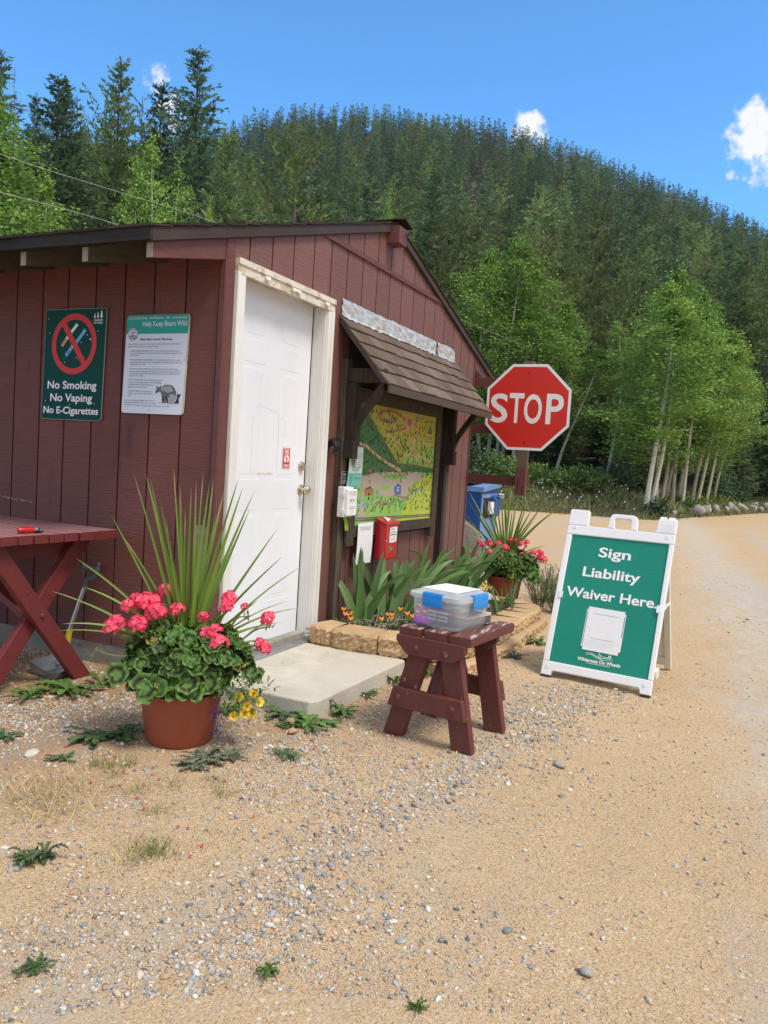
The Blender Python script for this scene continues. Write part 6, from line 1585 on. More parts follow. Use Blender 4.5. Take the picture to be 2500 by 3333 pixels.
def potted(loc, label, seed, pot_r0, pot_r1, pot_h, rim, spikes, sp_w, spike_base, mound, flowers, yellow, extra_leaves, leaf_r, violet=(), buds=()):
    """loc: ground point; positions are (right, up) seen from the front, plus a depth towards the viewer"""
    rr_ = random.Random(seed); c0 = V(loc); nn_ = V((c0.x, c0.y, 0)).normalized(); rt_ = V((nn_.y, -nn_.x, 0))
    Q = lambda u, z, w=0.0: c0 + rt_ * u - nn_ * w + Z_ * z
    t = thing('potted_plant', label, 'flower pot', loc)
    b = MB(); prof = [(pot_r0 * .93, 0), (pot_r0, .012), (pot_r0 + (pot_r1 - pot_r0) * .9, pot_h * .88)]
    prof += [(pot_r1 + .004, pot_h * .885), (pot_r1 + .006, pot_h * .99), (pot_r1 + .002, pot_h), (pot_r1 - .012, pot_h), (pot_r1 - .018, pot_h * .86)] if rim else [(pot_r1, pot_h * .97), (pot_r1 + .003, pot_h), (pot_r1 - .008, pot_h), (pot_r1 - .014, pot_h * .86)]
    b.lathe(c0, prof + [(0, pot_h * .86)], 48); b.build('pot', M_terra, t, smooth=True)
    b = MB(); b.lathe(c0 + Z_ * pot_h * .8, [(pot_r1 - .02, .0), (pot_r1 * .6, .03), (0, .035)], 24); b.build('soil', M_soil, t)
    b = MB()
    for (u, z) in spikes:
        w_ = rr_.uniform(-.13, .13); base = Q(spike_base[0] + rr_.uniform(-.022, .022), spike_base[1], rr_.uniform(-.02, .02)); g = rr_.uniform(.75, 1.25)
        L_ = (Q(u, z, w_) - base).length; horiz = abs(u - spike_base[0]) / L_
        blade(b, base, Q(u, z, w_), sp_w * rr_.uniform(.75, 1.15), sag=.16 * L_ * horiz * rr_.uniform(.4, 1.3), n=10, side=(rt_ * 1 + nn_ * rr_.uniform(-.7, .7)) if horiz < .75 else nn_ + Z_ * .6 + rt_ * .2, tint=(.150 * g, .255 * g, .036 * g), tipc=(.35, .27, .13) if rr_.random() < .5 else None, wpow=.62)
    b.build('spike_leaves', M_spike, t, col=True)
    b = MB(); (mu, mz, ru, rz, rw), nl = mound
    for k in range(nl):
        zz = 1 - 1.75 * (k + rr_.random()) / nl; q = math.sqrt(max(0, 1 - zz * zz)); a = k * 2.39996
        d = V((q * math.cos(a), q * math.sin(a), zz)); s_ = rr_.uniform(.72, 1.06)
        p = Q(mu + d.x * ru * s_, mz + d.z * rz * s_, d.y * rw * s_); out = (rt_ * d.x - nn_ * d.y + Z_ * (d.z * .7 + .55)).normalized() + V((rr_.gauss(0, .28), rr_.gauss(0, .28), rr_.gauss(0, .2)))
        ger_leaf(b, p, out, leaf_r * rr_.uniform(.62, 1.2), rr_, rr_.random() * 6.28)
    for (u, z, w_, lr) in extra_leaves: ger_leaf(b, Q(u, z, w_), -nn_ * .8 + Z_ * .6 + rt_ * rr_.gauss(0, .3), lr, rr_, rr_.random() * 6.28)
    b.build('geranium_leaves', M_ger, t, col=True)
    b = MB()
    for (u, z, w_, s_) in flowers: b.tube(bez([Q(mu + (u - mu) * .45, mz - .02, w_ * .5), Q(mu + (u - mu) * .8, mz + (z - mz) * .6, w_ * .9), Q(u, z - .012, w_)], 3), [.0035] * 5 + [.0025] * 2, 5, cap=False)
    for (u, z, w_, e_) in buds:
        b.tube(bez([Q(mu + (u - mu) * .5, mz, w_ * .5), Q(mu + (u - mu) * .8, z - .02, w_), Q(u, z, w_)], 3), [.0035] * 5 + [.003] * 2, 5, cap=False)
        for j in range(9): p = Q(u + rr_.gauss(0, .012), z + rr_.gauss(0, .010), w_ + rr_.gauss(0, .01)); b.tube([p, p + Z_ * .012 + rt_ * rr_.gauss(0, .006)], [.004, .002], 5)
    b.build('stems', M_stem, t)
    for (u, z, w_, s_) in flowers:
        o = place('flower_head', PET[rr_.randrange(3)], t, Q(u, z, w_) - c0, (rr_.gauss(0, .4), rr_.gauss(0, .4), rr_.random() * 6.28), s_ * .74)
    if yellow:
        b = MB(); 
        for k in range(230):
            u, z, w_ = yellow[0][0] + rr_.gauss(0, yellow[0][2]), yellow[0][1] + rr_.gauss(0, yellow[0][3]), yellow[0][4] + rr_.gauss(0, .03); p = Q(u, z, w_); e = V((rr_.gauss(0, 1), rr_.gauss(0, 1), rr_.gauss(.2, .7))).normalized() * rr_.uniform(.022, .045)
            g = rr_.uniform(.7, 1.3); blade(b, p, p + e, .013, n=3, tint=(.12 * g, .20 * g, .035 * g), wpow=.5)
        for (u, z) in yellow[1]: blade(b, Q(yellow[0][0], yellow[0][1] + .04, yellow[0][4]), Q(u, z, yellow[0][4] + .02), .004, n=4, tint=(.14, .2, .05))
        b.build('trailing_leaves', M_spike, t, col=True)
        for (u, z) in yellow[1]:
            f_ = (-nn_ * 1.0 + Z_ * rr_.uniform(-.1, .5) + rt_ * rr_.gauss(0, .35)).to_track_quat('Z', 'Y').to_euler()
            place('yellow_flower', YF, t, Q(u, z, yellow[0][4] + .03) - c0, f_, 1.15)
    if violet:
        b = MB()
        for (u, z, w_) in violet:
            b.tube([Q(u + .01, z + .09, w_ - .01), Q(u, z, w_)], .0015, 4)
            for j in range(16): p = Q(u + rr_.gauss(0, .011), z + rr_.gauss(0, .016), w_ + rr_.gauss(0, .01)); e = V((rr_.gauss(0, 1), rr_.gauss(0, 1), rr_.gauss(0, 1))).normalized() * .012; blade(b, p, p + e, .010, n=2, tint=(1, 1, 1))
        b.build('violet_flowers', M_vio, t)
    return t


up_tips = [(-.33, .945), (-.46, .755), (-.555, .61), (-.475, .518), (-.51, .455), (-.235, 1.14), (-.19, 1.13), (-.165, 1.12), (-.12, 1.03), (-.078, 1.165), (-.045, 1.10), (0, 1.09), (.018, 1.12), (.048, 1.15), (.075, 1.12), (.09, 1.13), (.14, 1.07), (.19, 1.14), (.215, 1.10), (.27, 1.08), (.255, 1.0), (.375, .925), (.405, .805), (.50, .765), (.512, .555), (.41, .435), (.44, .60), (-.27, .86), (-.10, .93), (.36, .52), (.30, .62), (.43, .50), (-.41, .66), (.06, 1.0), (-.02, 1.0), (.11, .98), (-.15, .99), (.02, .9)]
fl = [(-.084, .640, -.02, .85), (-.232, .572, .02, 1.05), (-.205, .592, -.03, 1.0), (-.165, .60, .03, 1.15), (-.115, .555, .05, 1.15), (-.135, .592, .0, 1.1), (-.185, .512, .07, 1.1), (-.295, .492, .05, .95), (-.272, .505, .03, .95), (-.032, .570, .05, 1.0), (.179, .613, .02, 1.0), (.170, .582, .04, 1.0), (.248, .574, -.02, .55), (.350, .528, .0, .95), (.334, .410, .06, .95), (.318, .425, .03, .6), (.090, .478, .10, 1.0), (.136, .446, .13, 1.25), (.122, .478, .10, 1.1), (.074, .541, .06, .6)]
rq = random.Random(4)
xl = [(-.20 + .045 * k + rq.gauss(0, .012), .272 + .03 * rq.random(), .17 - abs(k - 4) * .012, .042 + .02 * rq.random()) for k in range(9)] + [(-.26, .31, .12, .05), (-.15, .275, .18, .06), (-.11, .265, .19, .062), (.03, .262, .2, .058), (.02, .30, .2, .05), (.10, .29, .18, .05), (.29, .31, .08, .05), (-.05, .262, .17, .05)]
potted((2.655, 2.115, 0), 'big terracotta pot of coral geraniums and tall spiky leaves beside the concrete step', 31, .141, .172, .222, False, up_tips, .0235, (.022, .34), ((.015, .378, .248, .122, .190), 280), fl,
       ((.245, .225, .055, .042, .13), [(.267, .19), (.214, .147), (.257, .158), (.289, .157), (.292, .243), (.233, .228), (.318, .205)]), xl, .041, [(.139, .146, .17), (.145, .086, .17), (.132, .16, .16)], [(-.335, .405, .10, 0), (.077, .375, .17, 0), (.255, .535, 0, 0), (.36, .49, .0, 0), (-.30, .45, 0, 0)])
tips2 = [(-.255, .82), (-.37, 1.02), (-.39, .93), (-.40, .83), (-.40, .74), (-.27, 1.02), (-.20, .96), (-.09, 1.05), (-.055, 1.03), (0, 1.10), (.012, 1.09), (.14, 1.0), (.165, .99), (.34, 1.0), (.42, .91), (.36, .58), (.38, .56), (.50, .36), (.30, .40), (-.15, .90), (-.12, .95), (-.03, .95), (.03, .92), (.06, .97), (.20, .9), (.25, .86), (-.33, .62), (.11, .23), (-.22, .70)]
fl2 = [(-.24, .548, .02, .9), (-.215, .538, .04, .7), (-.166, .562, .02, .95), (-.150, .55, .05, .8), (-.08, .56, .03, .9), (-.06, .545, .0, .9), (-.02, .527, .06, .95), (.0, .525, .05, .8), (-.134, .472, .10, .95), (-.11, .50, .08, .7), (-.297, .452, .05, .85), (.04, .60, .0, .85), (.085, .60, .02, .85), (.116, .577, .03, .75), (.176, .592, .0, .85), (.17, .56, .02, .5), (.24, .505, .05, .95), (.30, .512, .03, .85), (.335, .455, .06, 1.15), (.31, .47, .04, .9), (.14, .49, .08, .5)]
potted((6.93, 1.93, 0), 'terracotta pot of coral geraniums and spiky leaves past the flower bed, near the dumpster', 32, .125, .163, .275, True, tips2, .031, (-.005, .40), ((.03, .385, .25, .125, .19), 220), fl2, ((.06, .30, .03, .03, .17), [(.065, .295)]),
       [(.14, .30, .17, .055), (.22, .29, .12, .06), (.27, .27, .1, .055), (.25, .33, .12, .06), (.18, .37, .16, .06)], .042, (), [])

# ------------------------------------------------------------------ irises, pansies and other plants of the bed
M_iris = mat('iris_leaf', (1, 1, 1), rough=.5, attr=True, leaf=.12, spec=.45)


def iris(loc, label, n, h, seed, spread=.34, w=.062, grp='iris clumps in the flower bed', lean=(0, 0)):
    rr_ = random.Random(seed); b = MB(); c = V(loc)
    for k in range(n):
        a = rr_.choice([0, 0, math.pi]) + rr_.gauss(0, .5) + rad(-55); f = (k + .5) / n * 2 - 1; out = abs(f) * spread * rr_.uniform(.7, 1.3) + .03
        hh = h * rr_.uniform(.72, 1.08) * (1 - .25 * abs(f)); e = V((math.cos(a), math.sin(a), 0)); base = c + e * .05 * rr_.random() + V((rr_.gauss(0, .03), rr_.gauss(0, .03), -.02)); g = rr_.uniform(.75, 1.3)
        tip = c + e * out + V((lean[0], lean[1], hh)); sd = e.cross(Z_) * .0 + e
        blade(b, base, tip, w * rr_.uniform(.75, 1.15), sag=out * .55, fold=.06, n=9, side=V((.45, -.9, 0)) + V((rr_.gauss(0, .3), rr_.gauss(0, .3), 0)), tint=(.085 * g, .170 * g, .048 * g), wpow=.55)
    return tag(b.build('iris', M_iris, None, loc=c, col=True), label, 'iris', grp)


iris((4.68, 2.29, .15), 'leafy iris clump nearest the weathered post in the flower bed', 10, .50, 1, .28, lean=(.06, -.03)); iris((4.90, 2.24, .14), 'second iris clump from the weathered post, below the white poster', 10, .48, 2, .34, lean=(.10, -.05))
iris((5.22, 2.22, .13), 'iris clump below the red drop box, partly behind the plastic box', 10, .46, 3, .40, lean=(.12, -.06)); iris((5.62, 2.26, .13), 'iris clump rising behind the plastic box in front of the map corner', 10, .50, 4, .36, lean=(.1, -.05))
iris((6.12, 2.24, .12), 'iris clump in front of the right post of the awning', 10, .50, 5, .36, lean=(.08, -.06)); iris((6.60, 2.20, .11), 'tall iris clump at the shed corner beside the far flower pot', 12, .54, 6, .42, lean=(.10, -.10))
for k, (x, y) in enumerate(((5.80, 1.78), (5.93, 1.70), (6.08, 1.66))): iris((x, y, .12), ORD[k] + ' small iris shoot from the left behind the upper block course', 6, .27, 20 + k, .10, .022, 'small iris shoots')
iris((4.665, 2.15, .14), 'single young iris shoot among the pansies near the weathered post', 3, .2, 28, .05, .02, 'small iris shoots')
M_green_s = mat('small_leaf', (1, 1, 1), rough=.6, attr=True, leaf=.15)
M_pan_o = mat('orange_petal', (.70, .27, .012), (.62, .18, .01), scale=40, rough=.55); M_pan_d = mat('dark_violet_petal', (.020, .007, .03), rough=.6)


def tuft(b, c, n, r, h, seed, col, w=.010, up=.6):
    rr_ = random.Random(seed)
    for k in range(n):
        a = rr_.random() * 6.28; p = c + V((math.cos(a), math.sin(a), 0)) * r * .55 * rr_.random() ** .5 + Z_ * h * .4 * rr_.random()
        e = V((math.cos(a), math.sin(a), up * rr_.uniform(.2, 2))).normalized() * h * rr_.uniform(.35, .8); g = rr_.uniform(.65, 1.35); blade(b, p, p + e, w, sag=.1 * h, n=3, tint=tuple(x * g for x in col), wpow=.5)


def pansy(loc, label, seed, nf=3, colr=None):
    rr_ = random.Random(seed); c = V(loc); t = thing('pansy', label, 'pansy', loc, 'pansies in the flower bed'); b = MB(); tuft(b, c, 46, .07, .09, seed, (.075, .12, .035), .012); b.build('leaves', M_green_s, t, col=True)
    for k in range(nf):
        p = c + V((rr_.gauss(0, .035), rr_.gauss(-.02, .03), .085 + .04 * rr_.random())); b = MB(); N_ = V((-.75 + rr_.gauss(0, .2), -.6 + rr_.gauss(0, .2), .35)).normalized(); s = N_.cross(Z_).normalized(); u_ = s.cross(N_)
        for j, (th, L_, m_) in enumerate(((90 - 28, .017, 1), (90 + 28, .017, 1), (-10, .016, 0), (190, .016, 0), (270, .019, 0))):
            e = s * math.cos(rad(th)) + u_ * math.sin(rad(th)); o = N_.cross(e); b.add([p, p + e * L_ * .5 + o * L_ * .55 + N_ * .002 * j, p + e * L_ * 1.05 + o * L_ * .3 + N_ * .002 * j, p + e * L_ * 1.05 - o * L_ * .3 + N_ * .002 * j, p + e * L_ * .5 - o * L_ * .55 + N_ * .002 * j], [(0, 1, 2, 3, 4)], m_)
        b.lathe(p + N_ * .004, [(.003, 0), (0, .002)], 6, 1, N_); b.build('flower', [colr or M_pan_o, M_pan_d], t)


for k, (x, y, s, l) in enumerate(((4.52, 2.31, 4, 'orange pansy plant at the foot of the weathered post'), (4.46, 2.22, 1, 'small orange pansy behind the shortest block'), (4.66, 2.06, 4, 'dark-faced orange pansy behind the block along the step'), (4.83, 2.0, 3, 'orange pansy plant left of the stool top'), (4.95, 1.95, 2, 'pansy plant half behind the plastic box on the left'), (5.18, 2.06, 2, 'violet and orange pansy just behind the plastic box'))): pansy((x, y, .135), l, 50 + k, s)
pansy((6.50, 1.98, .12), 'yellow-orange flowers right of the plastic box, before the far pot', 61, 4, M_yelp); pansy((6.30, 1.72, .12), 'dark violet pansy between the small iris shoots', 62, 2, M_vio)
M_straw = mat('dry_stalk', (.42, .36, .26), (.30, .25, .18), scale=8, rough=.9)
b = MB(); rr_ = random.Random(77)
for k in range(90):
    x, y = 4.50 + .5 * rr_.random(), 2.02 + .25 * rr_.random(); p = V((x, y, .15 + .02 * rr_.random())); q = p + V((rr_.gauss(0, .06), rr_.gauss(0, .06), rr_.uniform(0, .05))); b.tube([p, p.lerp(q, .5) + Z_ * .02, q], .0016, 4, cap=False)
tag(b.build('dry_stalks', M_straw, None, loc=(4.7, 2.1, .14)), 'dry tangled stalks lying between the irises and pansies', 'dry stalks', kind='stuff')
# flax-like plant right of the far pot
def bushy(loc, label, seed, n, r, h, col, flw, cat, grp=None):
    rr_ = random.Random(seed); c = V(loc); t = thing('flower_bush', label, cat, loc, grp); b = MB(); tips = []
    for k in range(n):
        a = rr_.random() * 6.28; o = V((math.cos(a), math.sin(a), 0)) * r * rr_.random() ** .6; top = c + o * 1.25 + Z_ * h * rr_.uniform(.55, 1.05); pts = bez([c + o * .4, c + o * .8 + Z_ * h * .4, top], 5); b.tint = (.14, .17, .07); b.tube(pts, .0018, 4, cap=False)
        for p in pts[2:]:
            for q in range(3): e = V((rr_.gauss(0, 1), rr_.gauss(0, 1), rr_.gauss(.4, .5))).normalized() * rr_.uniform(.02, .042); g = rr_.uniform(.7, 1.3); blade(b, p, p + e, .0075, n=2, tint=tuple(x * g for x in col))
        tips.append(top)
    b.build('foliage', M_green_s, t, col=True)
    if flw:
        b = MB()
        for p in tips[::flw[1]]:
            for j in range(5): a = 6.28 * j / 5; e = V((math.cos(a), math.sin(a) * .7, .5)).normalized() * .012; blade(b, p, p + e, .011, n=2)
        b.build('blossoms', flw[0], t)
    return t


M_bl = mat('blue_petal', (.28, .30, .62), rough=.6)
bushy((7.12, 1.62, 0), 'loose grey-green plant with pale blue flowers right of the far pot', 90, 46, .20, .36, (.13, .165, .085), (M_bl, 6), 'plant', 'loose plants beside the far pot'); bushy((6.93, 1.42, 0), 'loose grey-green plant with a few yellow flowers beside the curved block edging', 91, 44, .16, .30, (.13, .17, .075), (M_yelp, 13), 'plant', 'loose plants beside the far pot')
bushy((7.55, 1.60, 0), 'grey-green plant behind the white A-frame edge, farthest of the loose plants', 92, 40, .2, .34, (.12, .16, .08), (M_vio, 9), 'plant', 'loose plants beside the far pot')

# ------------------------------------------------------------------ weeds on the gravel
M_weed = mat('weed_leaf', (1, 1, 1), rough=.55, attr=True, leaf=.12)


def dandelion(loc, label, n, L, seed, col=(.065, .125, .03), rise=.25, lobed=True):
    rr_ = random.Random(seed); b = MB(); c = V((loc[0], loc[1], float(ground_h(np.array(loc[0]), np.array(loc[1]))) - .004))
    n = int(n * 1.5)
    for k in range(n):
        a = 6.28 * k / n + rr_.gauss(0, .5); e = V((math.cos(a), math.sin(a), 0)); s = V((-e.y, e.x, 0)); l = L * rr_.uniform(.35, 1.15); g = rr_.uniform(.65, 1.35); ris = rise * rr_.uniform(.2, 2.0); b.tint = tuple(x * g for x in col); m = 11; vs = []
        for j in range(m + 1):
            t = j / m; w_ = L * .13 * math.sin(math.pi * min(1, t * .85 + .1)) ** .8 * ((1.25 if j % 2 else .45) if lobed and t < .85 else 1) * (.4 + t * .9); p = c + e * l * t + Z_ * (.008 + l * ris * (t - t * t * .75) + rr_.gauss(0, .002)); vs += [p - s * w_ + Z_ * .004, p, p + s * w_ + Z_ * .004]
        b.add(vs, [(3 * j + q, 3 * j + q + 1, 3 * j + q + 4, 3 * j + q + 3) for j in range(m) for q in (0, 1)])
    return tag(b.build('weed', M_weed, None, loc=c, col=True), label, 'weed', 'low weeds growing in the gravel')


G1, G2 = (.105, .19, .045), (.08, .142, .055)
for (x, y, n, L, col, rise, lab) in ((2.86, 2.98, 16, .17, (.085, .165, .035), .5, 'bright leafy dandelion at the foot of the picnic table leg'), (2.70, 3.06, 10, .13, (.085, .165, .035), .6, 'smaller bright dandelion left of the scoop pan'), (3.03, 2.93, 8, .13, (.085, .16, .035), .9, 'upright dandelion leaves beside the table foot, near the wall'),
                                     (2.47, 2.40, 18, .14, G2, .3, 'dark flat weed left of the big pot'), (2.56, 2.33, 12, .12, G2, .25, 'dark flat weed touching the big pot on its left'), (3.165, 1.90, 13, .13, G2, .4, 'dark weed against the left front edge of the step'), (3.14, 1.76, 16, .14, G1, .35, 'leafy weed below the front corner of the step'), (3.36, 1.70, 11, .12, (.085, .16, .035), .9, 'bright upright weed right of the step corner'),
                                     (2.74, 1.62, 10, .08, G2, .3, 'small dark weed alone in front of the step'), (2.52, 1.88, 22, .10, (.13, .155, .10), .3, 'grey-green creeping weed before the big pot'), (2.44, 1.86, 16, .09, (.13, .155, .10), .3, 'grey-green creeping weed left of its twin before the pot'), (2.60, 1.82, 14, .08, (.13, .155, .10), .3, 'grey-green creeping weed on the right before the pot'),
                                     (4.30, 1.62, 9, .11, G1, .7, 'weed growing beside the right edge of the step'), (4.02, 1.71, 9, .11, (.08, .15, .035), 1.1, 'tall thin weed against the step side by the stool'), (3.72, 1.74, 9, .09, G2, .4, 'dark weed along the shaded side of the step'), (4.33, 2.08, 6, .10, (.085, .16, .035), .4, 'single dandelion on the step at the blocks'),
                                     (5.62, 1.28, 12, .13, G1, .5, 'weed at the foot of the block edging right of the stool'), (5.05, 1.30, 10, .10, (.08, .10, .055), .3, 'greyish weed before the blocks beside the stool'), (2.26, 2.70, 8, .08, G2, .3, 'small weed at the left edge below the table'), (2.22, 2.33, 8, .07, G2, .2, 'tiny weed at the left edge left of the big pot'),
                                     (1.62, 1.83, 18, .055, G2, .8, 'dark bushy weed in the gravel near the left edge'), (1.66, 1.80, 14, .06, (.07, .10, .045), .9, 'grey-green sprig beside the dark bushy weed near the left edge'), (1.29, 1.42, 12, .045, G2, .6, 'tiny weed low in the lower left corner'), (1.555, .945, 14, .035, G1, .8, 'tiny weed near the bottom middle of the gravel'), (1.62, .58, 10, .025, G1, .8, 'tiniest sprout near the bottom right of centre'), (3.05, 2.16, 8, .10, G2, .4, 'dark weed tucked between the big pot and the step')):
    dandelion((x, y), lab, n, L, int(x * 1000 + y * 100), col, rise)
b = MB(); rr_ = random.Random(9)
def grass_patch(cx, cy, sxx, syy, n, h, col, lean=.7):
    for k in range(n):
        x, y = rr_.gauss(cx, sxx), rr_.gauss(cy, syy); z = float(ground_h(np.array(x), np.array(y))) - .003; a = rr_.random() * 6.28; hh = h * rr_.uniform(.4, 1.2); g = rr_.uniform(.65, 1.35); p = V((x, y, z)); blade(b, p, p + V((math.cos(a) * hh * lean * rr_.random() * 1.4, math.sin(a) * hh * lean * rr_.random() * 1.4, hh * rr_.uniform(.3, 1))), .0026, sag=hh * .15, n=3, tint=tuple(q * g for q in col))
DRY, OLV = (.48, .38, .19), (.20, .22, .07)
grass_patch(1.95, 2.12, .10, .09, 420, .075, DRY, 1.0); grass_patch(1.88, 1.98, .07, .05, 150, .05, DRY, 1.0); grass_patch(1.84, 1.55, .035, .03, 170, .06, OLV, .6); grass_patch(1.80, 1.60, .05, .04, 120, .05, DRY, .9)
for (x, y) in ((2.22, 2.06), (2.16, 1.90), (2.26, 1.82), (2.06, 1.72), (2.36, 1.72), (2.30, 1.62)): grass_patch(x, y, .03, .03, 60, .045, (.30, .27, .10), .7)
for (x, y) in ((2.27, 2.13), (2.31, 2.07), (2.24, 2.18)): grass_patch(x, y, .02, .012, 40, .075, (.22, .23, .06), .35)
tag(b.build('dry_grass', M_weed, None, loc=(2, 1.9, 0), col=True), 'dry yellow grass tufts scattered on the gravel at left', 'grass', kind='stuff')
b = MB()                                                                      # fallen petals
for k in range(70):
    x, y = rr_.gauss(2.35, .42), rr_.gauss(1.75, .34)
    if k > 52: x, y = rr_.uniform(2.0, 3.6), rr_.uniform(1.3, 2.9)
    c = V((x, y, float(ground_h(np.array(x), np.array(y))) + .006)); a = rr_.random() * 6.28; e = V((math.cos(a), math.sin(a), rr_.gauss(0, .3))) * .011; g = rr_.uniform(.6, 1.2); b.tint = (.62 * g, .05 * g, .12 * g); s = e.cross(Z_).normalized() * .008; b.add([c - e * .5, c + s + Z_ * .003, c + e * .6, c - s + Z_ * .003], [(0, 1, 2, 3)])
tag(b.build('fallen_petals', M_petal, None, loc=(2.4, 1.8, 0), col=True), 'fallen pink geranium petals scattered on the gravel', 'petals', kind='stuff')

# ------------------------------------------------------------------ loose gravel
rp = np.random.RandomState(12)
bmi = bmesh.new(); bmesh.ops.create_icosphere(bmi, subdivisions=1, radius=1); bmi.verts.ensure_lookup_table()
ICO_V = np.array([q.co for q in bmi.verts]); ICO_F = np.array([[q.index for q in f.verts] for f in bmi.faces]); bmi.free()
bmi = bmesh.new(); bmesh.ops.create_icosphere(bmi, subdivisions=2, radius=1); bmi.verts.ensure_lookup_table()
ICO2_V = np.array([q.co for q in bmi.verts]); ICO2_F = np.array([[q.index for q in f.verts] for f in bmi.faces]); bmi.free()
PAL = np.array([(.42, .42, .42), (.32, .33, .35), (.66, .62, .56), (.60, .46, .30), (.58, .42, .29), (.18, .18, .19), (.64, .61, .56), (.50, .47, .42), (.62, .50, .39), (.56, .39, .23)])


def pebbles(name, N, dmin, dmax, s0, s1, patchy, probs, seed, label):
    r = np.random.RandomState(seed); N3 = N * 6
    d = np.sqrt(r.rand(N3) * (dmax ** 2 - dmin ** 2) + dmin ** 2); a = np.radians(r.uniform(-9, 57, N3)); x, y = d * np.cos(a), d * np.sin(a)
    left = 1 / (1 + np.exp(-(a - np.radians(23 + 3 * np.sin(d * 1.7))) * 10))                      # most lie towards the shed, few on the drive
    cl = vnoise(x, y, 2.1, seed + 1) * .6 + vnoise(x, y, 5.3, seed + 2) * .4
    band = np.exp(-((y - np.interp(x, [1.3, 1.56, 1.81, 2.09, 2.52, 3.19, 4.0, 4.6], [1.15, 1.08, 1.16, 1.12, 1.05, .91, .84, .7])) / (.07 + .05 * x * .5)) ** 2) * (x < 4.7) * (.35 + cl)
    pr = (.035 + .965 * left) * np.clip((cl - .5 + .5 * (1 - patchy)) * 3.2, .05, 1) + patchy * band
    ok = (r.rand(N3) < pr) & ~((x > FX - .0) & (y > FY)) & ~((x > 3.19) & (x < 4.24) & (y > 1.75) & (y < 2.5)) & ~((x > 4.24) & (x < 6.55) & (y > 1.42)) & (np.hypot(x - 2.655, y - 2.115) > .15)
    x, y = x[ok][:N], y[ok][:N]; n = len(x)
    big = (s0 + (s1 - s0) * r.rand(n) ** 3.2); V0, F0 = (ICO2_V, ICO2_F) if name == 'pebbles_near' else (ICO_V, ICO_F)
    jit = 1 + .22 * r.randn(n, len(V0), 1) * (.5 if name == 'pebbles_near' else 1)
    if name == 'pebbles_near':
        f = r.randn(n, 1, 3) * 2.2; jit = 1 + .16 * np.sin((V0[None] * f).sum(2, keepdims=True) + r.rand(n, 1, 1) * 6) + .03 * r.randn(n, len(V0), 1)
    sc = big[:, None] * np.stack([.75 + .6 * r.rand(n), .6 + .4 * r.rand(n), .42 + .3 * r.rand(n)], 1)
    v = V0[None] * jit * sc[:, None, :]
    t = r.rand(n) * 6.28; ti = r.randn(n) * .25; c, s = np.cos(t)[:, None], np.sin(t)[:, None]
    vx, vy, vz = v[..., 0], v[..., 1], v[..., 2]; vz2 = vz + vx * ti[:, None]
    v = np.stack([vx * c - vy * s + x[:, None], vx * s + vy * c + y[:, None], vz2 + (ground_h(x, y) + sc[:, 2] * .35)[:, None]], 2)
    col = PAL[r.choice(len(PAL), n, p=probs)] * (.75 + .45 * r.rand(n, 1)) * .92
    me = np_mesh(name, v.reshape(-1, 3), (F0[None] + (np.arange(n) * len(V0))[:, None, None]).reshape(-1, 3), mat('pebble_stone_' + str(seed), (1, 1, 1), (.72, .72, .72), scale=160, detail=3, rough=.85, attr=True, spec=.25), np.repeat(col, len(V0), 0), smooth=True)
    return tag(place('gravel', me), label, 'gravel', kind='stuff')


P1 = np.array([.17, .12, .14, .12, .10, .04, .07, .10, .08, .06]); P2 = np.array([.06, .04, .12, .20, .17, .02, .06, .07, .12, .14])
pebbles('pebbles_near', 5000, 1.75, 4.6, .0046, .0130, .9, P1, 21, 'rounded grey and tan pebbles lying loose on the sandy ground')
pebbles('pebbles_small', 38000, 1.75, 5.6, .0028, .0085, .65, (P1 + P2) / 2, 33, 'small loose gravel over the sand around the shed')
pebbles('pebbles_grit', 36000, 1.75, 4.4, .0016, .0042, .25, P2, 45, 'fine sandy grit scattered across the drive')
pebbles('pebbles_far', 7000, 4.5, 12, .006, .017, .8, P1, 57, 'loose gravel farther along the drive')
for k, (x, y, s, c_, l) in enumerate(((3.10, 1.83, .028, (.34, .23, .13), 'brown stone below the front corner of the step'), (3.0, 1.76, .022, (.36, .25, .16), 'small tan stone before the step corner'), (2.19, 2.46, .028, (.45, .41, .36), 'grey-tan stone in the gravel left of the big pot'), (3.30, .62, .024, (.30, .27, .22), 'flat brown-grey stone in front of the A-frame'), (2.02, .48, .013, (.17, .19, .21), 'dark blue-grey stone alone on the smooth drive'), (1.95, .26, .014, (.28, .27, .24), 'greyish stone at the lower right on the smooth drive'), (2.93, 2.95, .03, (.36, .29, .2), 'tan stone beside the foot of the picnic table'), (1.62, 2.06, .03, (.44, .36, .30), 'tan stone at the left edge of the gravel'))):
    r = np.random.RandomState(k + 300); f = r.randn(3) * 1.8; jit = 1 + .18 * np.sin(ICO2_V @ f) + .05 * r.randn(len(ICO2_V)); v = ICO2_V * jit[:, None] * np.array([1.25, .85, .55]) * s
    me = np_mesh('stone', v, ICO2_F, mat('stone_%d' % k, c_, tuple(q * 1.4 for q in c_), scale=40, rough=.9, bump=.6, bscale=80), smooth=True); tag(place('stone', me, None, (x, y, s * .22), (0, 0, r.rand() * 6)), l, 'stone', 'single stones on the gravel')

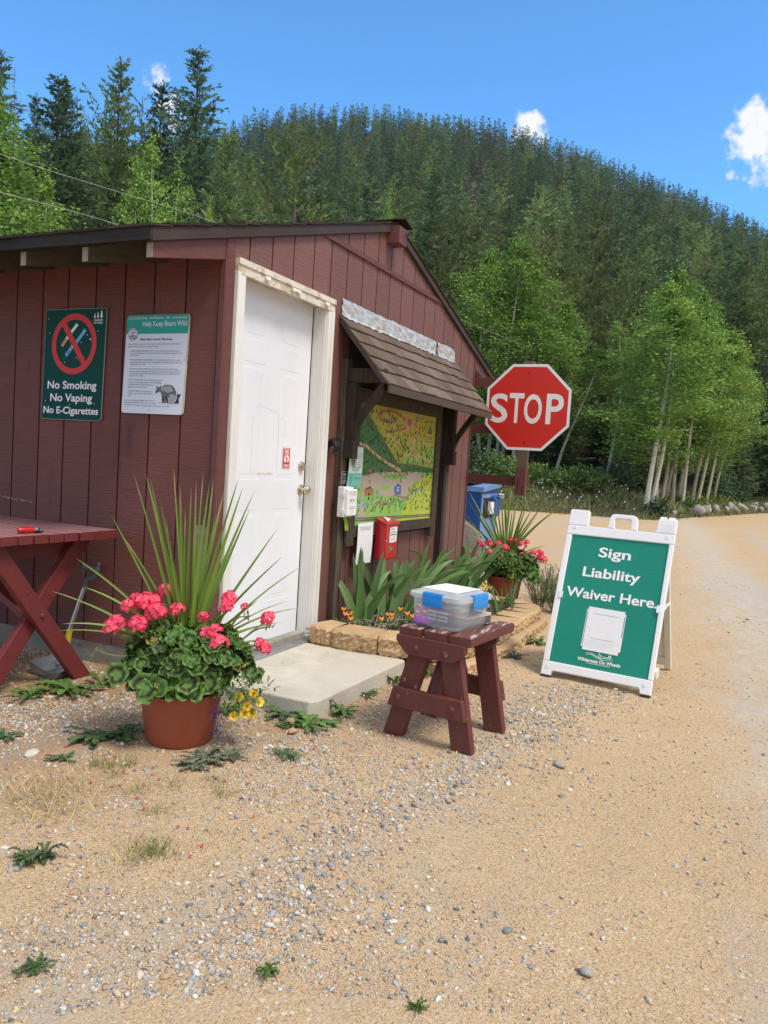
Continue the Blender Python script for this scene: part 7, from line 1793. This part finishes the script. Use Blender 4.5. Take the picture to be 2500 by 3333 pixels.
# ------------------------------------------------------------------ dumpster and tyre beyond the shed
M_dump = mat('dumpster_blue', (.006, .062, .24), (.009, .078, .29), scale=2, rough=.45, wear=[((.05, .14, .34), .62, .72, 7, (1, 1, 2))]); M_dump2 = mat('dumpster_pale_blue', (.17, .28, .52), (.12, .22, .46), scale=4, rough=.5, wear=[((.30, .32, .36), .66, .72, 9, (1, 1, 1))])
t = thing('dumpster', 'blue metal dumpster standing behind the right end of the shed', 'dumpster', (11.4, 4.1, 0))
b = MB(); b.prism([(10.9, .06), (11.72, .06), (11.72, 1.0), (10.9, .93)], (0, 3.46, 0), X_, Z_, Y_, 0, 1.5); b.build('body', M_dump, t, bevel=.01)
b = MB(); b.prism([(10.88, .885), (11.75, .955), (11.75, 1.03), (10.88, .965)], (0, 3.42, 0), X_, Z_, Y_, 0, 1.58); b.build('rim', M_dump2, t, bevel=.008)
b = MB(); b.b2((10.905, 3.452, .06), (11.70, 3.4595, .86)); b.build('front_panel', M_dump2, t)
b = MB(); b.b2((10.98, 3.446, .50), (11.35, 3.4515, .80)); b.build('opening', M_gap, t)
b = MB(); b.prism([(3.45, .50), (3.40, .53), (3.38, .77), (3.45, .84)], (11.36, 0, 0), Y_, Z_, X_, 0, .32); b.build('hopper', M_dump, t, bevel=.01)
b = MB(); b.b2((11.20, 3.40, .56), (11.355, 3.445, .74)); b.build('label_panel', M_paper, t)
b = MB(); b.b2((10.86, 3.6, 1.0), (11.6, 4.95, 1.03)); b.build('lid', M_metal_dk, t, bevel=.01)
b = MB()
for k in range(14): b.tube([(11.55 + .05 * math.cos(k), 3.36 + .04 * math.sin(k), .80 + .02 * (k % 4)), (11.55 + .05 * math.cos(k + 1), 3.36 + .04 * math.sin(k + 1), .80 + .02 * ((k + 1) % 4))], .012, 6)
b.build('chain', M_screw, t)
b = MB(); prof = [(.17, -.09), (.30, -.095), (.335, -.07), (.345, 0), (.335, .07), (.30, .095), (.17, .09)]; b.lathe((8.55, 3.02, .30), prof, 40, 0, V((-.75, -.66, 0)).normalized())
for k in range(46): a = 2 * math.pi * k / 46; ax_ = V((-.75, -.66, 0)).normalized(); u_ = ax_.cross(Z_).normalized(); p = V((8.55, 3.02, .30)) + u_ * math.cos(a) * .346 + Z_ * math.sin(a) * .346; b.bar(p - ax_ * .075, p + ax_ * .075, .022, .012, up=u_ * math.cos(a) + Z_ * math.sin(a))
tag(b.build('tyre', mat('old_tyre', (.13, .125, .12), (.24, .23, .21), scale=14, rough=.85), None, loc=(8.55, 3.02, 0)), 'old greyish tyre standing behind the shed corner beside the dumpster', 'tyre')

# ------------------------------------------------------------------ boulders, bank plants, wires
M_rock = mat('grey_boulder', (.36, .35, .33), (.24, .235, .22), scale=3.5, rough=.95, bump=1, bscale=8, objrand=.28, wear=[((.30, .20, .14), .62, .72, 2.2, (1, 1, 1)), ((.12, .13, .09), .64, .70, 9, (1, 1, 1))])
ROCKS = []
for k in range(6):
    r = np.random.RandomState(400 + k); v = ICO2_V.copy()
    for q in range(11): nrm_ = unit(r.randn(1, 3))[0]; cut = .42 + .3 * r.rand(); dd_ = v @ nrm_; v = v - np.outer(np.clip(dd_ - cut, 0, None), nrm_)
    v *= 1 + .04 * r.randn(len(v), 1); ROCKS.append(np_mesh('boulder', v * np.array([1.1, .85, .75]), ICO2_F, M_rock))
rr_ = random.Random(14); k = 0; az = 3.05
while az > -3.4:
    d = float(np.interp(az, AZ_E, EDGE)) + .25 + .5 * rr_.random(); s = rr_.uniform(.24, .42)
    o = place('boulder', ROCKS[rr_.randrange(6)], None, pol(az, d, s * .35), (rr_.gauss(0, .3), rr_.gauss(0, .3), rr_.random() * 6.28), s)
    tag(o, ('pale grey boulder, %s from the left in the rock row along the drive' % ORD[k]) if az > -2.0 else 'grey boulder of the rock row beyond the right edge of the view', 'boulder', 'boulders in a row along the drive'); k += 1
    az -= math.degrees(s * 1.05 / d)
    if k % 3 == 1 and k < 26:
        o = place('boulder', ROCKS[rr_.randrange(6)], None, pol(az + .3, d + .25, s * 1.0), (rr_.gauss(0, .4), rr_.gauss(0, .4), rr_.random() * 6.28), s * .75)
        tag(o, 'grey boulder lying on top of the %s and its neighbour in the rock row' % ORD[k - 1], 'boulder', 'boulders in a row along the drive')
for az, s, l in ((4.5, .22, 'small pale boulder alone left of the rock row, under the aspens'), (5.2, .16, 'smallest pale boulder left of the rock row near the aspen trunks')): tag(place('boulder', ROCKS[k % 6], None, pol(az, float(np.interp(az, AZ_E, EDGE)) + .5, s * .4), (0, .2, az), s), l, 'boulder', 'boulders in a row along the drive')

r = np.random.RandomState(71)
def ground_cover(name, n, az0, az1, s0, s1, h0, h1, w, cols, label, cat, up=1.0):
    az = r.uniform(az0, az1, n); e = np.interp(az, AZ_E, EDGE); s = s0 + (s1 - s0) * r.rand(n) ** 1.3; d = e + s + .5 * (vnoise(az * 3, az * 0, 1.0, 5) - .5); keep = (vnoise(d * np.cos(np.radians(az)), d * np.sin(np.radians(az)), .9, 44) + .35 * r.rand(n)) > .42
    az, d = az[keep], d[keep]; m = len(az); z = terrain(az, d) - .02; P = np.stack([d * np.cos(np.radians(az)), d * np.sin(np.radians(az)), z], 1) + r.randn(m, 3) * .05
    D = unit(r.randn(m, 3) * np.array([1, 1, .2]) * .7 + np.array([0, 0, up])); Sd = unit(np.cross(D, r.randn(m, 3))); C = np.array(cols)[r.randint(0, len(cols), m)] * (.65 + .7 * r.rand(m, 1))
    v = quads(P, D, Sd, h0 + (h1 - h0) * r.rand(m) ** 2, w * (.6 + .8 * r.rand(m))); return tag(place(name, np_mesh(name, v, np.arange(len(v)).reshape(-1, 4), M_weed, np.repeat(C, 4, 0))), label, cat, kind='stuff')


ground_cover('bank_grass', 42000, -5, 26, -.35, 7, .06, .34, .010, [(.17, .22, .08), (.25, .26, .11), (.31, .28, .14), (.13, .19, .06), (.18, .24, .08)], 'rough green and straw coloured grass on the bank along the drive', 'grass')
ground_cover('bank_herbs', 16000, -5, 26, .5, 16, .05, .22, .035, [(.10, .16, .045), (.14, .20, .05), (.08, .12, .04), (.19, .22, .07)], 'low green ground plants under the aspens and pines', 'ground cover', .5)
n = 60; az = r.uniform(5, 18, n); d = np.interp(az, AZ_E, EDGE) + .3 + 2.4 * r.rand(n); P = np.stack([d * np.cos(np.radians(az)), d * np.sin(np.radians(az)), terrain(az, d) + .12 + .22 * r.rand(n)], 1); vs = []; sz_ = .028
v = np.concatenate([P[:, None] + np.array([[-1, 0, 0], [0, -.3, -1], [1, 0, 0], [0, .3, 1]])[None] * sz_ * .9, P[:, None] + np.array([[0, -1, 0], [-.3, 0, -1], [0, 1, 0], [.3, 0, 1]])[None] * sz_ * .9]).reshape(-1, 3)
tag(place('daisies', np_mesh('daisies', v, np.arange(len(v)).reshape(-1, 4), M_wht)), 'small white daisies dotted over the grassy bank', 'daisies', kind='stuff')
def shrub(az, s, h, w_, label, col, seed, grp='shrubs on the wooded bank'):
    rs_ = np.random.RandomState(seed); d = float(np.interp(az, AZ_E, EDGE)) + s; p = pol(az, d, -.05); n = int(900 * h * w_) + 400; q = unit(rs_.randn(n, 3)) * (rs_.rand(n, 1) ** .33); lump = 1 + .35 * np.sin(q @ (rs_.randn(3) * 5) + 1)[:, None]
    P = q * lump * np.array([w_ / 2, w_ / 2, h / 2]) + np.array([0, 0, h / 2]); D = unit(q + rs_.randn(n, 3) * .8); Sd = unit(np.cross(D, rs_.randn(n, 3))); C = np.array(col)[None] * (.6 + .8 * rs_.rand(n, 1)); v = quads(P, D, Sd, .07 + .07 * rs_.rand(n), .022 + .02 * rs_.rand(n))
    t = thing('shrub', label, 'shrub', p, grp); place('foliage', np_mesh('foliage', v, np.arange(len(v)).reshape(-1, 4), M_weed, np.repeat(C, 4, 0)), t); b = MB()
    for k in range(5): e = V((rs_.randn() * w_ * .2, rs_.randn() * w_ * .2, h * .7)) + p; b.tube([p, p.lerp(e, .5) + V((.02, .02, 0)), e], [.012, .009, .003], 5, cap=False)
    b.build('stems', M_bark, t)


SG, SY, SD = (.10, .18, .045), (.19, .24, .05), (.055, .095, .04)
for k, (az, s, h, w_, c, l) in enumerate(((11.2, 1.6, .8, 1.3, SG, 'bright leafy shrub on the bank right of the stop sign post'), (10.0, 1.9, .65, 1.1, SG, 'lower leafy shrub right of the bright one on the bank'), (16.6, 1.8, .9, 1.4, SG, 'leafy shrub at the foot of the aspens behind the dumpster'), (15.0, 2.2, .7, 1.2, SY, 'yellow-green shrub behind the far pot on the bank'), (13.3, 1.6, .6, 1.0, SG, 'small shrub under the stop sign on the bank'),
                                     (8.2, 3.2, .9, 1.3, SD, 'dark shrub at the foot of the thin lone aspen'), (7.2, 4.2, 1.5, 1.4, SD, 'dark young evergreen shrub left of the right-hand aspen clump'), (5.5, .4, .5, .7, SD, 'dark little shrub at the road side before the first aspen trunks'), (4.0, 5.5, .5, 1.8, SY, 'low yellow-green ground shrub among the aspen trunks'), (2.4, 5.5, .5, 2.0, SY, 'low yellow-green ground shrub right of the aspen trunks'), (3.3, 1.0, .45, .7, SG, 'small green shrub at the left end of the rock row'),
                                     (1.0, 6.5, 1.0, 1.6, SD, 'dark shrub in the wood above the rock row'), (-.8, 5, .9, 1.5, SD, 'dark shrub in the wood at the right edge'), (18.5, 2.2, 1.0, 1.5, SD, 'dark shrub beside the shed corner under the aspens'))): shrub(az, s, h, w_, l, c, 500 + k)
for k, (az, d, H, l) in enumerate(((7.0, 29.5, 3.2, 'small young spruce left of the right-hand aspen trunks'), (6.9, 33, 4.5, 'taller young spruce behind the small one left of the aspen trunks'), (2.0, 38, 3.5, 'small young spruce in the shade right of the aspen clump'), (.6, 41, 4.2, 'young spruce in the shade above the rock row'), (9.7, 33, 4, 'young spruce standing behind the thin lone aspen'), (12.6, 32, 4.6, 'young spruce right of the stop sign on the bank'), (14.2, 33, 3.8, 'young spruce directly behind the stop sign post'), (-1.0, 46, 4, 'young spruce in the shade at the right edge'))):
    tree('spruce', 'conifer', l, 'tree', pol(az, d, -.1), H, k * 1.3, 'young spruces under the trees', fat=1.25)
def wire(pts, label):
    b = MB(); P = [V(az_el(a, e)) * d for a, e, d in pts]; P = [V((p.x, p.y, p.z + EYE.z)) for p in P]; b.tube(bez(P, 6), .0055, 5); tag(b.build('overhead_wire', mat('pale_wire', (.40, .41, .40), rough=.6), None, loc=P[0]), label, 'wire', 'overhead wires behind the shed')


wire(((56, 17.8, 19), (51.4, 17.4, 19.5), (48.7, 17.05, 20), (43.9, 16.45, 21), (38.3, 15.6, 22.5), (30, 13.6, 25), (16, 9.0, 31), (13.5, 8.0, 33)), 'upper pale wire crossing before the left conifers behind the shed')
wire(((56, 15.6, 18), (51, 15.2, 18.4), (47.3, 14.9, 19), (44, 14.45, 19.8), (38, 13.3, 21)), 'lower pale wire dropping behind the shed eave')


# ------------------------------------------------------------------ thin mountain air between here and the far slope
hz_m = bpy.data.materials.new('mountain_air'); hz_m.use_nodes = True
hn = hz_m.node_tree.nodes; hn.clear(); ho = hn.new('ShaderNodeOutputMaterial'); hv = hn.new('ShaderNodeVolumePrincipled')
hv.inputs['Color'].default_value = (.88, .93, 1.0, 1); hv.inputs['Density'].default_value = .00016; hv.inputs['Anisotropy'].default_value = .2
hz_m.node_tree.links.new(hv.outputs[0], ho.inputs['Volume'])
b = MB(); b.b2((-640, -640, -45), (640, 640, 178)); tag(b.build('haze', hz_m), kind='stuff')
